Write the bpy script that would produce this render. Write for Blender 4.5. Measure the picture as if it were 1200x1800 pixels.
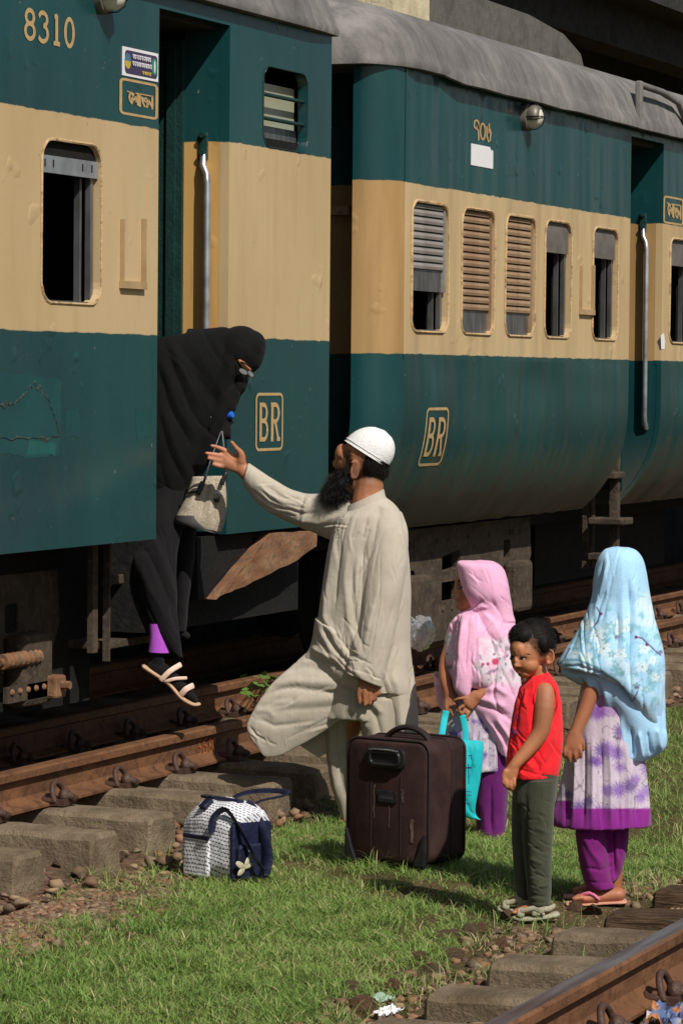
import bpy, bmesh, math, random
import numpy as np
from math import sin, cos, pi, radians
from mathutils import Vector, Matrix, noise
from mathutils.bvhtree import BVHTree

for o in list(bpy.data.objects):
    bpy.data.objects.remove(o)
SC = bpy.context.scene
COL = SC.collection
random.seed(7)
RNG = np.random.default_rng(7)

# ------------------------------------------------------------------ camera, sky, sun, exposure
# world: X runs along the train away from the viewer, Y across the tracks towards the train, Z up, metres
TH, PT, RO = radians(21.3568), radians(2.2763), radians(0.5)
FPX = 6000.0                       # focal length in units of 1/1800 of the picture height
CP = np.array([0.0, 0.0, 1.88])
_f = np.array([cos(TH)*cos(PT), sin(TH)*cos(PT), -sin(PT)])
_r0 = np.array([sin(TH), -cos(TH), 0.0])
_u0 = np.cross(_r0, _f)
CR = _r0*cos(RO)+_u0*sin(RO)
CU = _u0*cos(RO)-_r0*sin(RO)
CF = _f
camd = bpy.data.cameras.new('camera')
cam = bpy.data.objects.new('camera', camd)
COL.objects.link(cam)
cam.matrix_world = Matrix(((CR[0], CU[0], -CF[0], CP[0]), (CR[1], CU[1], -CF[1], CP[1]), (CR[2], CU[2], -CF[2], CP[2]), (0, 0, 0, 1)))
camd.sensor_fit = 'VERTICAL'
camd.sensor_height = 36.0
camd.sensor_width = 24.0
camd.lens = FPX/1800*36
camd.clip_end = 3000
camd.clip_start = 0.1
SC.camera = cam

SUN_TO = Vector((-0.60, -0.80, 0.0)).normalized()
SUN_EL = radians(46)
sun_dir = Vector((SUN_TO.x*cos(SUN_EL), SUN_TO.y*cos(SUN_EL), sin(SUN_EL)))
w = bpy.data.worlds.new('World')
SC.world = w
w.use_nodes = True
wn = w.node_tree
bg = wn.nodes['Background']
sky = wn.nodes.new('ShaderNodeTexSky')
sky.sky_type = 'NISHITA'
sky.sun_disc = False
sky.sun_elevation = SUN_EL
sky.sun_rotation = math.atan2(sun_dir.x, sun_dir.y)
sky.air_density = 1.0
sky.dust_density = 1.5
wn.links.new(sky.outputs[0], bg.inputs[0])
bg.inputs[1].default_value = 0.055
sl = bpy.data.lights.new('sun', 'SUN')
sl.energy = 3.9
sl.angle = radians(0.5)
sl.color = (1.0, 0.945, 0.86)
so = bpy.data.objects.new('sun', sl)
COL.objects.link(so)
so.location = (-10, -12, 20)
so.rotation_euler = sun_dir.to_track_quat('Z', 'Y').to_euler()
SC.view_settings.view_transform = 'Standard'
SC.view_settings.look = 'None'
SC.view_settings.gamma = 1.0
SC.view_settings.exposure = 0.14
SC.view_settings.use_curve_mapping = False

SC.render.engine = 'CYCLES'
SC.cycles.max_bounces = 7
SC.cycles.diffuse_bounces = 3
SC.cycles.glossy_bounces = 3
SC.cycles.transmission_bounces = 6

# ------------------------------------------------------------------ survey: where a measured line of sight meets a known plane of the place
def ray(x, y):
    return CF+CR*(x-600.0)/FPX-CU*(y-900.0)/FPX
def onY(x, y, Y):
    d = ray(x, y)
    return CP+d*((Y-CP[1])/d[1])
def onX(x, y, X):
    d = ray(x, y)
    return CP+d*((X-CP[0])/d[0])
def onZ(x, y, Z):
    d = ray(x, y)
    return CP+d*((Z-CP[2])/d[2])

# ------------------------------------------------------------------ object helpers
def link(name, me, parent=None, mat=None):
    o = bpy.data.objects.new(name, me)
    COL.objects.link(o)
    if parent is not None:
        o.parent = parent
        o.matrix_parent_inverse = parent.matrix_basis.inverted()
    if mat is not None and me is not None:
        me.materials.clear()
        me.materials.append(mat)
    return o
def thing(name, label, cat, loc=(0, 0, 0), group=None):
    o = bpy.data.objects.new(name, None)
    COL.objects.link(o)
    o.location = loc
    o['label'] = label
    o['category'] = cat
    if group:
        o['group'] = group
    return o
def tag(o, label, cat, group=None):
    o['label'] = label
    o['category'] = cat
    if group:
        o['group'] = group
    return o
def kind(o, k):
    o['kind'] = k
    return o

class G:
    """collects vertices and faces of one mesh"""
    def __init__(s):
        s.v = []
        s.f = []
    def add(s, vs, fs):
        n = len(s.v)
        s.v.extend([tuple(float(c) for c in p) for p in vs])
        s.f.extend([tuple(i+n for i in f) for f in fs])
        return s
    def box(s, c, d, M=None):
        x, y, z = d[0]/2, d[1]/2, d[2]/2
        vs = [Vector((a*x, b*y, e*z)) for a in (-1, 1) for b in (-1, 1) for e in (-1, 1)]
        if M is not None:
            vs = [M @ p for p in vs]
        vs = [p+Vector(c) for p in vs]
        return s.add(vs, [(0, 1, 3, 2), (4, 6, 7, 5), (0, 4, 5, 1), (2, 3, 7, 6), (0, 2, 6, 4), (1, 5, 7, 3)])
    def box2(s, a, b):
        return s.box([(p+q)/2 for p, q in zip(a, b)], [abs(q-p) for p, q in zip(a, b)])
    def tube(s, pts, rad, n=8, cap=True, flat=None, up=None):
        pts = [Vector(p) for p in pts]
        if not hasattr(rad, '__len__'):
            rad = [rad]*len(pts)
        rings = []
        prev = None
        for i, p in enumerate(pts):
            t = (pts[min(i+1, len(pts)-1)]-pts[max(i-1, 0)])
            if t.length < 1e-9:
                t = Vector((0, 0, 1))
            t.normalize()
            if prev is None:
                a = Vector(up) if up is not None else (Vector((0, 0, 1)) if abs(t.z) < .9 else Vector((1, 0, 0)))
                e1 = (a-t*a.dot(t)).normalized()
            else:
                e1 = (prev-t*prev.dot(t)).normalized()
            prev = e1
            e2 = t.cross(e1)
            r = rad[i]
            ra, rb = (r if hasattr(r, '__len__') else (r, r*(flat if flat else 1)))
            rings.append([p+e1*ra*cos(2*pi*k/n)+e2*rb*sin(2*pi*k/n) for k in range(n)])
        return s.rings(rings, cap)
    def rings(s, rings, cap=True, closed=True):
        n = len(rings[0])
        vs = [p for r in rings for p in r]
        fs = []
        m = n if closed else n-1
        for i in range(len(rings)-1):
            for k in range(m):
                a, b = i*n+k, i*n+(k+1) % n
                fs.append((a, b, b+n, a+n))
        if cap and closed:
            fs.append(tuple(range(n-1, -1, -1)))
            fs.append(tuple(range((len(rings)-1)*n, len(rings)*n)))
        return s.add(vs, fs)
    def ball(s, c, r, nu=16, nv=10, M=None):
        r = r if hasattr(r, '__len__') else (r, r, r)
        vs = []
        fs = []
        for i in range(nv+1):
            a = pi*i/nv
            for k in range(nu):
                b = 2*pi*k/nu
                p = Vector((r[0]*sin(a)*cos(b), r[1]*sin(a)*sin(b), r[2]*cos(a)))
                if M is not None:
                    p = M @ p
                vs.append(p+Vector(c))
        for i in range(nv):
            for k in range(nu):
                a, b = i*nu+k, i*nu+(k+1) % nu
                fs.append((a, a+nu, b+nu, b))
        return s.add(vs, fs)
    def extrude_x(s, prof, x0, x1):
        n = len(prof)
        vs = [(x0, p[0], p[1]) for p in prof]+[(x1, p[0], p[1]) for p in prof]
        fs = [(k, (k+1) % n, n+(k+1) % n, n+k) for k in range(n)]
        fs += [tuple(range(n-1, -1, -1)), tuple(range(n, 2*n))]
        return s.add(vs, fs)
    def mesh(s, name='m', smooth=False, merge=False):
        me = bpy.data.meshes.new(name)
        me.from_pydata(s.v, [], s.f)
        bm = bmesh.new()
        bm.from_mesh(me)
        if merge:
            bmesh.ops.remove_doubles(bm, verts=bm.verts, dist=1e-5)
        bmesh.ops.recalc_face_normals(bm, faces=bm.faces)
        bm.to_mesh(me)
        bm.free()
        if smooth:
            me.polygons.foreach_set('use_smooth', [True]*len(me.polygons))
            me.set_sharp_from_angle(angle=radians(52))
        me.update()
        return me
    def obj(s, name, mat, parent=None, smooth=False, merge=False, bevel=0):
        me = s.mesh(name, smooth, merge)
        o = link(name, me, parent, mat)
        if bevel:
            b = o.modifiers.new('b', 'BEVEL')
            b.width = bevel
            b.segments = 2
            b.limit_method = 'ANGLE'
            b.angle_limit = radians(40)
        return o

def rrect(x0, x1, z0, z1, r, n=5):
    pts = []
    for cx, cz, a0 in ((x1-r, z1-r, 0), (x0+r, z1-r, 90), (x0+r, z0+r, 180), (x1-r, z0+r, 270)):
        for k in range(n+1):
            a = radians(a0+90*k/n)
            pts.append((cx+r*cos(a), cz+r*sin(a)))
    return pts
def plate(outer, holes, to3, thick):
    """flat plate with holes; to3(a,b,t) places it, t runs 0..thick"""
    bm = bmesh.new()
    es = []
    for loop in [outer]+holes:
        vs = [bm.verts.new((p[0], p[1], 0)) for p in loop]
        for i in range(len(vs)):
            es.append(bm.edges.new((vs[i], vs[(i+1) % len(vs)])))
    bmesh.ops.triangle_fill(bm, use_beauty=True, use_dissolve=False, edges=es, normal=(0, 0, 1))
    r = bmesh.ops.extrude_face_region(bm, geom=bm.faces[:])
    for e in r['geom']:
        if isinstance(e, bmesh.types.BMVert):
            e.co.z = thick
    for v in bm.verts:
        v.co = Vector(to3(v.co.x, v.co.y, v.co.z))
    bmesh.ops.recalc_face_normals(bm, faces=bm.faces)
    me = bpy.data.meshes.new('plate')
    bm.to_mesh(me)
    bm.free()
    return me

# ------------------------------------------------------------------ materials
class N:
    def __init__(s, name):
        s.m = bpy.data.materials.new(name)
        s.m.use_nodes = True
        s.t = s.m.node_tree
        s.b = s.t.nodes['Principled BSDF']
        s.tc = s.t.nodes.new('ShaderNodeTexCoord')
    def new(s, k, **kw):
        n = s.t.nodes.new('ShaderNode'+k)
        for a, b in kw.items():
            setattr(n, a, b)
        return n
    def put(s, sock, val):
        if hasattr(val, 'default_value') or hasattr(val, 'links'):
            s.t.links.new(val, sock)
        else:
            if hasattr(val, '__len__') and len(val) == 3 and sock.type == 'RGBA':
                val = (*val, 1)
            sock.default_value = val
    def noise(s, scale=5, det=3, vec=None, rough=.55, dist=0, stretch=None):
        n = s.new('TexNoise')
        n.inputs['Scale'].default_value = scale
        n.inputs['Detail'].default_value = det
        n.inputs['Roughness'].default_value = rough
        n.inputs['Distortion'].default_value = dist
        v = vec or s.tc.outputs['Object']
        if stretch:
            mp = s.new('Mapping')
            mp.inputs['Scale'].default_value = stretch
            s.t.links.new(v, mp.inputs[0])
            v = mp.outputs[0]
        s.t.links.new(v, n.inputs['Vector'])
        return n.outputs['Fac']
    def math(s, op, a, b=0.0, c=None):
        n = s.new('Math', operation=op)
        s.put(n.inputs[0], a)
        s.put(n.inputs[1], b)
        if c is not None:
            s.put(n.inputs[2], c)
        return n.outputs[0]
    def ramp(s, fac, lo, hi, a=0.0, b=1.0):
        n = s.new('MapRange')
        n.clamp = True
        s.put(n.inputs[0], fac)
        s.put(n.inputs[1], lo)
        s.put(n.inputs[2], hi)
        s.put(n.inputs[3], a)
        s.put(n.inputs[4], b)
        return n.outputs[0]
    def mix(s, fac, a, b, mode='MIX'):
        n = s.new('Mix', data_type='RGBA', blend_type=mode)
        s.put(n.inputs[0], fac)
        s.put(n.inputs[6], a)
        s.put(n.inputs[7], b)
        return n.outputs[2]
    def bump(s, h, dist=.01, strength=1.0, prev=None):
        n = s.new('Bump')
        n.inputs['Strength'].default_value = strength
        n.inputs['Distance'].default_value = dist
        s.t.links.new(h, n.inputs['Height'])
        if prev is not None:
            s.t.links.new(prev, n.inputs['Normal'])
        return n.outputs[0]
    def out(s, col=None, rough=None, metal=None, nrm=None, spec=None, **kw):
        for k, v in (('Base Color', col), ('Roughness', rough), ('Metallic', metal), ('Normal', nrm), ('Specular IOR Level', spec)):
            if v is not None:
                s.put(s.b.inputs[k], v)
        for k, v in kw.items():
            s.put(s.b.inputs[k], v)
        return s.m
def sg(r, g, b):
    f = lambda c: (c/255/12.92) if c/255 < .04045 else ((c/255+.055)/1.055)**2.4
    return (f(r), f(g), f(b))
def pm(name, col, rough=.6, col2=None, scale=6, bump=0, bscale=60, metal=0, spec=.4, lo=.35, hi=.7, stretch=None, **kw):
    n = N(name)
    c2 = col2 if col2 is not None else tuple(c*.72 for c in col)
    c = n.mix(n.ramp(n.noise(scale, 4, stretch=stretch), lo, hi), col, c2)
    nr = n.bump(n.noise(bscale, 3, stretch=stretch), bump) if bump else None
    return n.out(c, rough, metal, nr, spec, **kw)
# ------------------------------------------------------------------ materials of the setting
M_SOIL = (lambda n: n.out(n.mix(n.ramp(n.noise(3.5, 5), .35, .65), sg(105, 88, 64), sg(80, 74, 46)), .95, None, n.bump(n.noise(45, 5), .03), .1))(N('soil'))
def concrete_mat(name, a, b, stain):
    n = N(name)
    c = n.mix(n.ramp(n.noise(7, 5), .35, .65), a, b)
    c = n.mix(n.ramp(n.noise(2.3, 5, dist=.6), .5, .68, 0, .75), c, stain)
    c = n.mix(n.ramp(n.noise(60, 2), .62, .75, 0, .5), c, sg(50, 45, 38))
    nr = n.bump(n.noise(35, 6, rough=.7), .018)
    return n.out(c, .92, None, nr, .2)
M_SLEEPER = concrete_mat('sleeper_concrete', sg(140, 124, 102), sg(110, 96, 78), sg(92, 78, 58))
M_FLY = concrete_mat('flyover_concrete', sg(112, 110, 104), sg(98, 96, 90), sg(80, 78, 73))
M_FLYC = concrete_mat('pale_column_paint', sg(222, 210, 178), sg(206, 194, 160), sg(184, 172, 138))
M_WALLC = concrete_mat('dark_concrete', sg(62, 61, 59), sg(50, 49, 48), sg(38, 37, 36))
M_TIMBER = (lambda n: n.out(n.mix(n.ramp(n.noise(9, 5, stretch=(22, 1.2, 22)), .35, .65), sg(118, 96, 74), sg(62, 48, 38)), .95, None, n.bump(n.noise(9, 5, stretch=(22, 1.2, 22)), .03), .1))(N('weathered_timber'))
def rust_mat(name, a, b, c, rough=.75):
    n = N(name)
    col = n.mix(n.ramp(n.noise(5, 5, stretch=(1, 2, 2)), .35, .65), a, b)
    col = n.mix(n.ramp(n.noise(22, 4), .52, .7), col, c)
    return n.out(col, rough, None, n.bump(n.noise(50, 4), .006), .3)
M_RAIL = rust_mat('rusty_rail_steel', sg(120, 82, 54), sg(98, 66, 44), sg(80, 54, 38))
M_RAILTOP = (lambda n: n.out(n.mix(n.ramp(n.noise(6, 4, stretch=(.4, 6, 6)), .4, .62), sg(132, 124, 120), sg(98, 80, 66)), .46, .6, None, .5))(N('worn_rail_top'))
M_CLIP = rust_mat('clip_steel', sg(84, 62, 52), sg(62, 46, 40), sg(96, 66, 44), .55)
M_STONE = (lambda n: (n.out(n.mix(n.ramp(n.noise(9, 4), .35, .7), n.mix(n.new('ObjectInfo').outputs['Random'], sg(136, 100, 76), sg(122, 104, 86)), sg(92, 74, 58)), .95, None, n.bump(n.noise(40, 4), .012), .15)))(N('brick_chip_stone'))
def attr_mat(name, att, rough=.8, spec=.2, mul=None, **kw):
    n = N(name)
    a = n.new('Attribute')
    a.attribute_name = att
    return n.out(a.outputs['Color'], rough, None, None, spec, **kw)

def setcol(me, arr, name='col'):
    """arr: one linear rgb per vertex"""
    a = me.color_attributes.new(name, 'FLOAT_COLOR', 'POINT')
    d = np.ones((len(me.vertices), 4), dtype=np.float32)
    d[:, :3] = arr
    a.data.foreach_set('color', d.ravel())

def np_mesh(name, V, Fq, mat, col=None, smooth=False):
    """V (n,3), Fq (m,k) index array"""
    me = bpy.data.meshes.new(name)
    k = Fq.shape[1]
    me.vertices.add(len(V))
    me.vertices.foreach_set('co', np.asarray(V, dtype=np.float32).ravel())
    me.loops.add(Fq.size)
    me.loops.foreach_set('vertex_index', Fq.astype(np.int32).ravel())
    me.polygons.add(len(Fq))
    me.polygons.foreach_set('loop_start', np.arange(0, Fq.size, k, dtype=np.int32))
    if smooth:
        me.polygons.foreach_set('use_smooth', np.ones(len(Fq), dtype=bool))
    me.update(calc_edges=True)
    me.validate()
    if col is not None:
        setcol(me, col)
    me.materials.append(mat)
    return me

# ------------------------------------------------------------------ ground
RAILTOP = .34
def ground_z(x, y):
    b = .012*noise.noise((x*1.3, y*1.3, 0))+.006*noise.noise((x*5, y*5, 3))
    s = min(max((y-5.35)/.5, 0), 1)
    s2 = min(max((y-8.2)/.6, 0), 1)
    t = min(max((3.35-y)/.4, 0), 1)-min(max((.55-y)/.4, 0), 1)
    return b+.045*s*s*(3-2*s)*(1-s2)+.035*t
xs = sorted(set([round(4+i*.13, 3) for i in range(160)]+[-1500, -300, -80, -30, -12, -5, 0, 2, 26, 30, 40, 60, 90, 200, 600, 1500]))
ys = sorted(set([round(-.5+i*.11, 3) for i in range(90)]+[-1500, -300, -80, -30, -12, -5, -2, 10, 11, 13, 16, 25, 40, 90, 300, 1500]))
V = np.array([(x, y, ground_z(x, y)) for x in xs for y in ys])
ny = len(ys)
Fq = np.array([(i*ny+j, (i+1)*ny+j, (i+1)*ny+j+1, i*ny+j+1) for i in range(len(xs)-1) for j in range(ny-1)])
kind(link('ground', np_mesh('ground', V, Fq, M_SOIL, smooth=True)), 'structure')

# ------------------------------------------------------------------ railway tracks
def rail_profile(yc, top, hw=.035, h=.155):
    b = top-h
    p = [(-.07, 0), (.07, 0), (.07, .010), (.022, .028), (.009, .045), (.009, h-.045), (hw, h-.034), (hw, h-.008), (hw-.008, h), (-hw+.008, h), (-hw, h-.008), (-hw, h-.034), (-.009, h-.045), (-.009, .045), (-.022, .028), (-.07, .010)]
    return [(yc+a, b+c) for a, c in p]
def add_rail(parent, yc, top, x0, x1, worn, label=None):
    me = G().extrude_x(rail_profile(yc, top), x0, x1).mesh('rail')
    o = link('rail', me, parent)
    me.materials.append(M_RAIL)
    me.materials.append(M_RAILTOP)
    for p in me.polygons:
        if p.normal.z > .9 and p.center.z > top-.004 and worn:
            p.material_index = 1
    if label:
        o['label'] = label
    return o
def clip_mesh():
    g = G()
    g.box((0, 0, .012), (.11, .07, .024))
    pts = []
    for i in range(15):
        a = pi*(-.08+1.16*i/14)
        pts.append((.052*cos(a), .012+.018*sin(a), .03+.055*sin(a)))
    g.tube(pts, .0115, 8)
    g.tube([(-.05, .01, .02), (-.06, .05, .022), (-.01, .075, .022)], .0115, 8)
    g.tube([(.05, .01, .02), (.045, -.04, .024), (0, -.05, .03)], .0115, 8)
    g.ball((0, -.012, .035), (.032, .026, .03), 12, 8)
    g.tube([(0, -.055, .03), (0, -.02, .036)], [.014, .02], 10)
    return g.mesh('rail_clip', True)
CLIP = clip_mesh()
CLIP.materials.append(M_CLIP)
def chip(me, amt, seed):
    """uneven, worn edges and faces"""
    for v in me.vertices:
        p = v.co*9+Vector((seed*7.3, 0, 0))
        v.co += Vector((noise.noise(p), noise.noise(p+Vector((9, 0, 0))), noise.noise(p+Vector((0, 9, 0)))))*amt
def sleeper_mesh(x, y0, y1, top, w=.235, h=.24, seed=0, slope=.02):
    """block with bevelled top edges, subdivided along its length so that its arrises are uneven"""
    prof = [(-w/2-.012, -h), (-w/2, -.02), (-w/2+.018, -.003), (-w*.22, 0), (w*.22, 0), (w/2-.018, -.003), (w/2, -.02), (w/2+.012, -h)]
    rings = []
    n = 22
    ysq = [y0, y0+.012]+[y0+.012+(y1-y0-.024)*i/n for i in range(1, n)]+[y1-.012, y1]
    for i, yy in enumerate(ysq):
        e = 1 if i not in (0, len(ysq)-1) else 0
        dz = -slope*max(0, (y0+.45-yy)) if y0 > 4 else -slope*max(0, yy-(y1-.45))
        rings.append([(x+a*(1 if e else .93), yy, top+dz+(b if e or b < -.1 else b-.016)) for a, b in prof])
    me = G().rings(rings).mesh('sleeper')
    bm = bmesh.new()
    bm.from_mesh(me)
    bmesh.ops.subdivide_edges(bm, edges=[e for e in bm.edges if e.calc_length() > .09], cuts=1, use_grid_fill=True)
    bm.to_mesh(me)
    bm.free()
    chip(me, .007, seed)
    return me
def add_clip(parent, x, y, z, flip):
    c = bpy.data.objects.new('rail_clip', CLIP)
    COL.objects.link(c)
    c.parent = parent
    c.location = (x, y, z)
    c.rotation_euler = (0, 0, pi if flip else 0)
    return c

YR1, YR2, YR3 = 5.985, 6.755, 7.755
track = thing('railway_track', 'rusty railway track on concrete sleepers beneath the green and cream train', 'track', (0, 0, 0))
add_rail(track, YR1, RAILTOP, -3, 60, False)
add_rail(track, YR2, RAILTOP, -3, 60, False)
add_rail(track, YR3, RAILTOP, -3, 60, False)
for k in range(-3, 36):
    x = 11.49+.585*k+random.uniform(-.012, .012)
    s = link('sleeper', sleeper_mesh(x, 5.44+random.uniform(-.02, .02), 8.3, .185+random.uniform(-.006, .004), seed=k), track, M_SLEEPER)
    for yr in (YR1, YR2):
        add_clip(s, x, yr-.095, .185, False)
        add_clip(s, x, yr+.095, .185, True)
near = thing('railway_track', 'railway track with a polished rail head crossing the bottom right corner', 'track', (0, 0, 0))
YN1, YN2, NTOP = 2.728, 1.66, .26
add_rail(near, YN1, NTOP, -3, 60, True, 'rail with worn bright top and brown sides')
add_rail(near, YN2, NTOP, -3, 60, True)
for k in range(-4, 24):
    x = 9.35+.58*k+random.uniform(-.012, .012)
    timber = k in (3, 4)
    y1 = 3.36+random.uniform(-.03, .03)
    s = link('sleeper', sleeper_mesh(x, 1.05, y1, .105-(.02 if timber else 0), seed=50+k, w=.22), near, M_TIMBER if timber else M_SLEEPER)
    if timber:
        s['label'] = 'weathered cracked timber sleeper'
    add_clip(s, x, YN1-.095, .105, False)
    add_clip(s, x, YN1+.095, .105, True)
    add_clip(s, x, YN2+.095, .105, True)

# 51580 painted on the web of the near train rail
_lift = [0]
def strokes(g, polys, width, to3, thick=.002, wv=None):
    """flat brush strokes, each a hair above the last; wv gives the stroke width by direction"""
    for pl in polys:
        _lift[0] = (_lift[0]+1) % 7
        P = [Vector((p[0], p[1])) for p in pl]
        cl = len(P) > 3 and (P[0]-P[-1]).length < 1e-6
        if cl:
            P = P[:-1]
        n = len(P)
        top, bot = [], []
        for i, p in enumerate(P):
            a, b = (P[(i-1) % n], P[(i+1) % n]) if cl else (P[max(i-1, 0)], P[min(i+1, n-1)])
            t = (b-a).normalized()
            nrm = Vector((-t.y, t.x))
            wd = width if wv is None else width*(1+(wv-1)*abs(nrm.y))
            top.append(p+nrm*wd/2)
            bot.append(p-nrm*wd/2)
        th = thick+.00025*_lift[0]
        vs = [to3(*p, th) for p in top]+[to3(*p, th) for p in bot]
        g.add(vs, [(i, (i+1) % n, n+(i+1) % n, n+i) for i in range(n if cl else n-1)])
def arc(cx, cy, rx, ry, a0, a1, n=14):
    return [(cx+rx*cos(radians(a0+(a1-a0)*i/n)), cy+ry*sin(radians(a0+(a1-a0)*i/n))) for i in range(n+1)]
M_ORANGE = pm('orange_chalk_paint', sg(186, 104, 44), .9)
g = G()
XA = onY(352, 1330, YR1-.02)[0]
XB = onY(388, 1315, YR1-.02)[0]
def webt(a, b, t):
    return (XA+(XB-XA)*a/5, YR1-.012-t, .225+.062*b)
strokes(g, [[(.6, 1), (.1, 1), (.05, .55), (.4, .6), (.62, .35), (.4, .02), (.02, .05)], [(1.05, .95), (1.1, 0)], [(1.95, 1), (1.4, 1), (1.35, .55), (1.75, .6), (1.95, .3), (1.7, 0), (1.3, .05)], arc(2.75, .75, .26, .22, 0, 360), arc(2.75, .27, .3, .26, 0, 360), arc(3.7, .5, .3, .48, 0, 360)], .13, webt, .001)
o = g.obj('painted_number', M_ORANGE, track)

# ------------------------------------------------------------------ loose stones: the larger ones singly, the small ones as one mass
def stone_mesh(seed):
    bm = bmesh.new()
    rr = random.Random(seed)
    sx, sy, sz = rr.uniform(.9, 1.3), rr.uniform(.65, 1.0), rr.uniform(.4, .8)
    for i in range(13):
        v = Vector((rr.gauss(0, 1), rr.gauss(0, 1), rr.gauss(0, 1))).normalized()*rr.uniform(.8, 1.1)
        bm.verts.new((v.x*sx, v.y*sy, v.z*sz))
    r = bmesh.ops.convex_hull(bm, input=bm.verts[:])
    bmesh.ops.delete(bm, geom=[v for v in bm.verts if not v.link_faces], context='VERTS')
    bmesh.ops.triangulate(bm, faces=bm.faces[:])
    me = bpy.data.meshes.new('stone')
    bm.to_mesh(me)
    bm.free()
    return me
STONES = [stone_mesh(s) for s in range(14)]
for m_ in STONES:
    m_.materials.append(M_STONE)
ballast = G()
bed = [(-3, 5.42, .03), (-3, 8.4, .08), (60, 8.4, .08), (60, 5.42, .03)]
# bed of the train track: a lumpy sheet that the stones lie on
xs2 = [5+.09*i for i in range(240)]
ys2 = [5.3+.09*i for i in range(38)]
Vb = np.array([(x, y, ground_z(x, y)+.03*min(1, max(0, (y-5.3)/.25))+.02*noise.noise((x*11, y*11, 0))) for x in xs2 for y in ys2])
nb = len(ys2)
Fb = np.array([(i*nb+j, (i+1)*nb+j, (i+1)*nb+j+1, i*nb+j+1) for i in range(len(xs2)-1) for j in range(nb-1)])
M_BED = pm('ballast_bed', sg(112, 84, 64), .95, sg(70, 54, 44), scale=14, bump=.05, bscale=30)
bedo = kind(link('ballast_bed', np_mesh('ballast_bed', Vb, Fb, M_BED)), 'structure')
rs = random.Random(3)
single, mass = [], []
def spot(x, y, r, z=None):
    return (x, y, (ground_z(x, y) if z is None else z)+r*.15, r)
for i in range(3000):
    x, y = rs.uniform(9.5, 24), rs.uniform(5.3, 7.4)
    r = rs.uniform(.018, .045)
    q = spot(x, y, r, ground_z(x, y)+.03+(.03 if 6.1 < y < 6.7 else 0))
    (mass).append(q)
for i in range(260):                                          # between the sleepers, in the light
    x, y = rs.uniform(10.2, 20), rs.choice((rs.uniform(5.45, 5.9), rs.uniform(6.1, 6.68)))
    single.append(spot(x, y, rs.uniform(.025, .05), ground_z(x, y)+(.09 if y > 6 else .035)))
for i in range(1500):                                          # along the sleeper ends
    x, y = rs.uniform(9.6, 13.0), rs.gauss(5.24, .10)
    if rs.random() < .5:
        x = rs.uniform(10.0, 11.3)
    mass.append(spot(x, y, rs.uniform(.01, .03)))
for i in range(1500):                                         # brick chips spilling from the bed at the left
    mass.append(spot(rs.uniform(9.6, 11.25), rs.gauss(5.13, .11), rs.uniform(.012, .032)))
for i in range(1500):                                         # bare strip by the near track
    t = rs.random()
    x, y = 8.2+4.2*t, rs.gauss(3.42, .16)
    if abs(x-11.35) > .32 or abs(y-3.6) > .3:
        mass.append(spot(x, y, rs.uniform(.008, .03)))
    else:
        mass.append(spot(x, y, rs.uniform(.004, .010)))
for i in range(900):
    mass.append(spot(rs.uniform(7.5, 13), rs.uniform(1.8, 2.62), rs.uniform(.015, .04), .07))
for px, py, r in ((640, 1775, .06), (615, 1745, .04), (690, 1740, .045), (1165, 1680, .05), (1185, 1735, .06), (960, 1610, .04), (905, 1620, .05), (845, 1640, .04), (870, 1665, .05), (1010, 1600, .04), (1035, 1608, .045), (760, 1715, .05), (830, 1645, .04), (780, 1650, .05), (740, 1690, .04), (800, 1690, .05)):
    p = onZ(px, py, .0)
    single.append((p[0], p[1], .01, r))
for (x, y, z, r) in single:
    o = bpy.data.objects.new('stone', rs.choice(STONES))
    COL.objects.link(o)
    o.parent = bedo
    o.location = (x, y, z)
    o.scale = (r, r, r)
    o.rotation_euler = (rs.uniform(-.4, .4), rs.uniform(-.4, .4), rs.uniform(0, 6.28))
base = [np.array([v.co[:] for v in m_.vertices]) for m_ in STONES]
fbs = [np.array([tuple(p.vertices) for p in m_.polygons]) for m_ in STONES]
VV, FF, CC = [], [], []
cnt = 0
pal = np.array([sg(140, 106, 82), sg(120, 94, 74), sg(112, 92, 74), sg(134, 116, 96), sg(100, 84, 70), sg(150, 124, 100)])
for (x, y, z, r) in mass:
    bi = rs.randrange(14)
    b = base[bi]
    a = rs.uniform(0, 6.28)
    R = np.array(Matrix.Rotation(a, 3, 'Z') @ Matrix.Rotation(rs.uniform(-.5, .5), 3, 'X'))
    VV.append(b @ R.T*r+np.array((x, y, z)))
    FF.append(fbs[bi]+cnt)
    CC.append(np.repeat(pal[rs.randrange(6)][None, :]*rs.uniform(.7, 1.1), len(b), 0))
    cnt += len(b)
M_CHIP = attr_mat('loose_brick_chips', 'col', .95, .1)
kind(link('ballast', np_mesh('ballast', np.vstack(VV), np.vstack(FF), M_CHIP, np.vstack(CC))), 'stuff')

# ------------------------------------------------------------------ flyover behind the train
fly = thing('flyover', 'concrete road flyover with a curved ramp edge above the train roof', 'flyover', (50, 24, 0))
fg = G()
def fpt(px, py, Y):
    return onY(px, py, Y)
# deep shaded deck, its girders seen from below
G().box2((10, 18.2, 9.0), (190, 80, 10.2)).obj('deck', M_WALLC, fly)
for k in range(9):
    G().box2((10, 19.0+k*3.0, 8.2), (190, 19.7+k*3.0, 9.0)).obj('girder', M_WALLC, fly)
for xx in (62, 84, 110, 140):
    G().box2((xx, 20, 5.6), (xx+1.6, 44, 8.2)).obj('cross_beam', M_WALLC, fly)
    G().tube([(xx+.8, 30, 0), (xx+.8, 30, 5.6)], .9, 20).obj('pier', M_WALLC, fly, True)
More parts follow.
